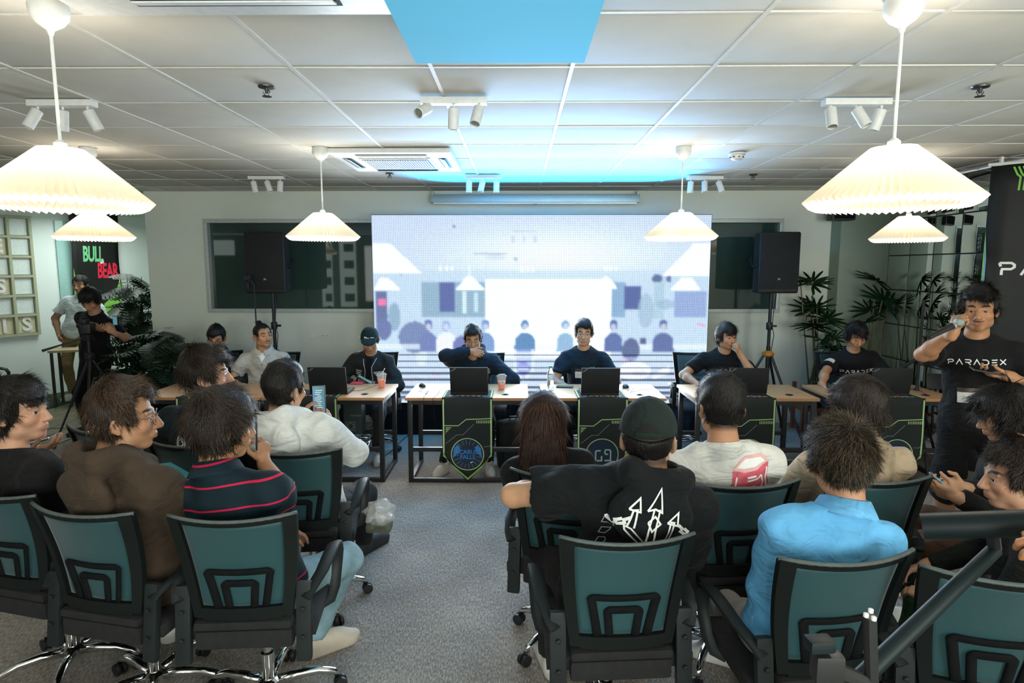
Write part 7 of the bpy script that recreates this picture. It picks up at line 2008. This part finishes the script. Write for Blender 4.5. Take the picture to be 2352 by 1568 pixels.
cup((q.x + .012, q.y + .01, q.z + .008), (.85, .05, .02), 'clear cup of red drink on the small tray', h=.09, straw=False, logo=False)
a4 = person('man in a white hoodie raising his phone', headoff=(0, 0, -.03), pos=on_chair('a4', .01), yaw=-10, lean=-7, head=(-12, 2, 0), aim=(652, 896), shirt=('hoodie', (.66, .68, .66)), hood=True, pants=(.015, .015, .018), hair='fade', hcol=BLK, group=AG, hk=1.05, wide=1.05, nblade=2600, shoes=('black', (.02, .02, .02), (.03, .03, .03)), tone=(.52, .29, .18),
            Rr=dict(w=atY(752, 985, 3.50), hint=(1, -.3, -.6), fd=(-.15, .1, 1), pn=(-.8, .3, .3), curl=.35, thumb=.5, cuff=.55), L=dict(w=atY(692, 962, 3.52), hint=(-.8, -.2, -.7), fd=(.45, .2, .9), pn=(.8, .3, 0), curl=.4, thumb=.5, cuff=.55), legs={'R': dict(w=atZ(835, 1240, .085), yaw=-20), 'L': dict(a=(-.15, .42, .09))})
q = atY(733, 916, 3.52); ph = phone(q, (R(82), 0, R(170)), 'phone with a chat list on screen held up by the man in the white hoodie', True)
ph.rotation_euler = (R(84), R(-3), R(-4)); ph.scale = (1.05, 1.05, 1.05)
for k in range(11): MB().box((.002 - (k % 3) * .004, .048 - k * .0105, .0054), (.040 - (k % 4) * .005, .0036, .0004)).build('screen_line', mat('screen_text', (.5, .6, .65), .4, emit=(.45, .6, .66), estr=.5), ph)
for k in range(11): MB().box((-.027, .048 - k * .0105, .0054), (.006, .006, .0004)).build('screen_icon', mat('screen_icon', (.1, .1, .6), .4, emit=(.15, .2, .7), estr=.6), ph)
a5 = person('man in a dark jacket with a white back print looking right', on_chair('a5', -.03), -20, lean=-9, head=(-48, 2, 0), aim=(474, 862), shirt=('jacket', (.012, .022, .026)), pants=(.015, .015, .018), hair='swept', hcol=DBR, collar=('fold', cloth('dkcol', (.012, .022, .026))), group=AG, hk=1.03, wide=1.08, nblade=2600, tone=(.50, .28, .19))
gr = [[(-.03 + .012 * math.sin(k * 1.7), .10 - k * .02), (.0 + .012 * math.cos(k * 2.1), .11 - k * .02), (.03 + .01 * math.sin(k), .10 - k * .02), (.02, .085 - k * .02), (-.02, .09 - k * .02), (-.03 + .012 * math.sin(k * 1.7), .10 - k * .02)] for k in range(11)]
on_shirt(a5, 'back_print', art_strokes(gr, .008), M_prt, -.04, .27, back=True); on_shirt(a5, 'back_print', art_move(art_strokes([art_disc(.035, 14)[0], art_disc(.022, 12)[0]], .008, True), 0, .12), M_prt, -.04, .27, back=True)
g1 = cup(atY(815, 1068, 3.42), (.22, .62, .12), 'clear cup of green drink with round logo beside the white hoodie', h=.125, fill=.55, straw=False)
tg = MB().box((0, 0, 0), (.24, .17, .012), bev=.004).build('teal_folder', mat('teal_gloss', (.05, .30, .33), .15), loc=atY(385, 1090, 2.62)); tg.rotation_euler = (R(-8), R(10), R(-30)); tag(tg, 'glossy teal folder between the brown hoodie and the striped polo', 'folder')
bj = Field((-.18, -.16, -.12), (.18, .16, .14), .012); bj.ell((0, 0, 0), (.13, .07, .08), k=.03); bj.ell((.05, .05, -.03), (.09, .06, .06), k=.03); bj.ripple(.008, 5, 40); Vb, Qb = bj.mesh()
bo = link('blue_cloth_bag', mesh_np('blue_cloth_bag', Vb, Qb), cloth('blue_bag', (.012, .12, .30)), None, atY(368, 1310, 2.42)); tag(bo, 'crumpled bright blue cloth on the chair of the brown hoodie', 'cloth')

# --- audience, right
b1 = person('woman with long reddish brown hair seen from behind', on_chair('b1', .02, -.05), -4, lean=-5, head=(4, 4, 0), s=.93, aim=(1243, 968), shirt=('long', (.012, .012, .013)), pants=(.02, .02, .022), hair='long', hcol=BRN, group=AG, hk=1.05, wide=1.05, nblade=7000, tone=(.5, .3, .2), legs={'L': dict(a=(-.1, .42, .09)), 'R': dict(a=(.1, .42, .09))})
b2 = person('man in a black cap and black hoodie with a white trident print', headoff=(0, 0, -.055), pos=on_chair('b2', .03, .03), yaw=2, lean=-5, head=(-14, 6, 0), aim=(1506, 1010), shirt=('hoodie', (.007, .009, .010)), hood=True, pants=(.012, .012, .014), hair='fade', hairlen=.014, cap=('back', (.012, .020, .018)), group=AG, hk=1.05, wide=1.05, fat=1.1, tone=(.52, .29, .17),
            L=dict(w=atY(1262, 1118, 2.58), hint=(-1, -.4, .0), short=True, sleeve=.62), legs={'L': dict(a=(-.2, .35, .09)), 'R': dict(a=(.14, .42, .09))})
tri = [[(.0, -.13), (.0, -.02)], [(-.012, -.13), (-.012, .02), (-.008, .10)], [(.012, -.13), (.012, .02), (.012, .10)], [(-.03, .09), (.008, .165), (.022, .09), (-.005, .10), (-.03, .09)],
       [(-.012, -.03), (-.07, .015), (-.095, .02), (-.09, .005), (-.012, -.055)], [(.012, -.03), (.06, -.02), (.075, -.03), (.07, -.045), (.012, -.06)],
       [(-.085, .02), (-.075, .08), (-.062, .085), (-.062, .02)], [(-.09, .08), (-.060, .125), (-.052, .08), (-.09, .08)], [(.058, -.02), (.062, .06), (.074, .06), (.072, -.025)], [(.05, .055), (.082, .095), (.088, .05), (.05, .055)],
       [(-.03, -.06), (0, -.02), (.03, -.06), (.0, -.11), (-.03, -.06)], [(-.02, -.13), (-.03, -.09), (0, -.07), (.03, -.09), (.02, -.13)], [(-.02, .05), (0, .075), (.025, .05), (0, .02), (-.02, .05)]]
on_shirt(b2, 'trident_print', art_strokes(tri, .0065), M_prt, -.005, .375, back=True)
for sx in (-1, 1):
    on_shirt(b2, 'shoulder_print', art_strokes([[(sx * .085 + d, .465 + e), (sx * .105 + d, .45 + e), (sx * .10 + d, .44 + e), (sx * .125 + d, .425 + e)] for d, e in ((0, 0), (sx * .025, -.012))], .011), M_prt, 0, 0, back=True)
    on_shirt(b2, 'outline_print', art_strokes([[(sx * .13 + (k % 2) * .012, .28 - k * .045), (sx * .15, .27 - k * .045), (sx * .155, .245 - k * .045), (sx * .135, .25 - k * .045), (sx * .125, .265 - k * .045), (sx * .13 + (k % 2) * .012, .28 - k * .045)] for k in range(5)], .0028), M_prt2, 0, .13, back=True)
b3 = person('man in a white shirt with a red crushed can print on the back', headoff=(0, 0, -.02), pos=on_chair('b3', -.03), yaw=3, lean=-9, head=(0, 6, 0), aim=(1655, 938), shirt=('tee', (.66, .66, .62)), pants=(.015, .015, .018), hair='fade', hcol=BLK, group=AG, hk=1.05, wide=1.05, nblade=2600, fat=1.05, tone=(.50, .26, .15), legs={'L': dict(a=(-.2, .40, .09)), 'R': dict(a=(.14, .42, .09))})
M_can = mat('print_red', (.62, .10, .14), .7, var=.25, vscale=40); M_canL = mat('print_pink', (.75, .42, .42), .7)
cx0 = .085
on_shirt(b3, 'can_print', art_polys([[(-.085, .045), (-.095, -.02), (-.07, -.05), (-.075, -.10), (.085, -.10), (.09, -.03), (.078, .0), (.085, .06), (.03, .035), (-.03, .03)]]), M_can, cx0, .395, back=True, L=.012)
on_shirt(b3, 'can_print', art_polys([[(-.085, .05), (-.02, .09), (.06, .095), (.085, .065), (.03, .035), (-.03, .03)]]), M_canL, cx0, .395, back=True, off=.0035, L=.012)
on_shirt(b3, 'can_print', art_polys([[(-.065, .052), (-.015, .078), (.05, .082), (.068, .065), (.02, .046), (-.03, .043)]]), M_prt, cx0, .395, back=True, off=.0045, L=.012)
for st_ in [[(-.02, .01), (.02, .012)], [(-.02, -.005), (.03, .0), (.045, .012)], [(-.03, -.03), (-.015, -.045), (.01, -.035), (.02, -.05)], [(.045, .01), (.06, -.03), (.05, -.06)], [(-.07, .02), (-.08, -.02)], [(-.01, -.08), (.02, -.07), (.03, -.085)], [(.075, .04), (.07, -.01), (.082, -.06)]]: on_shirt(b3, 'can_print', art_strokes([st_], .008), M_prt, cx0, .395, back=True, off=.0045, L=.012)
b4 = person('person with dark brown hair in a beige jacket', on_chair('b4', -.03), 6, lean=-9, head=(14, 8, 0), aim=(1972, 940), shirt=('jacket', (.46, .36, .25)), pants=(.05, .05, .05), hair='full', hcol=DBR, collar=('fold', cloth('beigecol', (.46, .36, .25))), group=AG, hk=1.05, wide=1.05, nblade=3000, tone=(.5, .28, .18), legs={'L': dict(a=(-.2, .40, .09)), 'R': dict(a=(.14, .42, .09))})
b5 = person('man in a light blue shirt with spiky dark hair', on_chair('b5', -.03), 8, lean=-9, head=(4, 8, -3), aim=(1930, 1062), shirt=('long', (.13, .42, .74)), pants=(.36, .36, .34), hair='spiky', hcol=('blackgold', (.006, .005, .005), (.13, .085, .035)), collar=('fold', cloth('bluecol', (.15, .45, .78))), group=AG, hk=1.05, wide=1.05, nblade=4200, fat=1.08, tone=(.48, .25, .15),
            L=dict(w=atY(1755, 1330, 2.30), hint=(-.6, -.8, -.6), cuff=.25), shoes=('white', (.7, .72, .70), (.66, .68, .66)), legs={'L': dict(w=atZ(1688, 1488, .085), yaw=55, hint=(-.6, 1, .9)), 'R': dict(a=(.12, .42, .09))})
b6 = person('person with a dark bob holding a phone at the right edge', hx(2385, 1000, 2.85), 62, seat=.45, lean=14, head=(8, 16, 0), aim=(2338, 955), shirt=('long', (.008, .008, .009)), pants=(.065, .035, .022), hair='mop', hcol=BLK, nblade=2600, tone=(.46, .26, .16), hairlen=.085,
            L=dict(w=atY(2200, 1142, 2.55), hint=(-.4, -.6, -.6), fd=(.3, .9, .2), pn=(.8, 0, .5), curl=.5), Rr=dict(w=atY(2215, 1120, 2.75), hint=(.8, -.3, -.6), fd=(-.3, .9, .1), pn=(-.8, 0, .5), curl=.5), legs={'R': dict(a=(.26, .34, .09)), 'L': dict(a=(-.05, .42, .09))})
q = atY(2172, 1118, 2.62); phone(q, (R(40), 0, R(65)), 'phone held by the person with the dark bob', True)
place_chair(b6['root'].location.x + .03, b6['root'].location.y - .01, 62, 'dark mesh chair of the person with the dark bob')
b7 = person('man in dark clothes and green trousers in profile at the right edge', (atY(2400, 1300, 2.15).x, 2.15), 58, lean=12, head=(16, 6, 0), aim=(2335, 1098), shirt=('long', (.010, .013, .012)), pants=(.012, .045, .018), hair='spiky', hcol=DBR, nblade=2600, tone=(.46, .25, .16), legs={'L': dict(w=atZ(2130, 1500, .085) + Vector((.1, .1, 0)), hint=(-.2, 1, .8)), 'R': dict(a=(.2, .40, .09))})
place_chair(b7['root'].location.x + .03, b7['root'].location.y - .02, 58, 'dark mesh chair of the man in green trousers')
b8 = person('person mostly outside the frame with grey trousers and a hand on the tripod bar', (1.42, 0.80), 38, lean=6, head=(10, 5, 0), shirt=('tee', (.02, .02, .02)), pants=(.12, .15, .14), hair='short', nblade=300, tone=(.55, .24, .11),
            L=dict(w=atY(2432, 1218, 1.06), hint=(-.6, -.4, -.6), fd=(-.5, .6, .5), pn=(.2, .6, -.6), curl=.6), Rr=dict(wl=(.16, .36, .62)), legs={'L': dict(a=(-.16, .46, .09)), 'R': dict(a=(.16, .44, .09))})
place_chair(1.41, 0.77, 38, 'dark mesh chair mostly outside the right bottom corner')
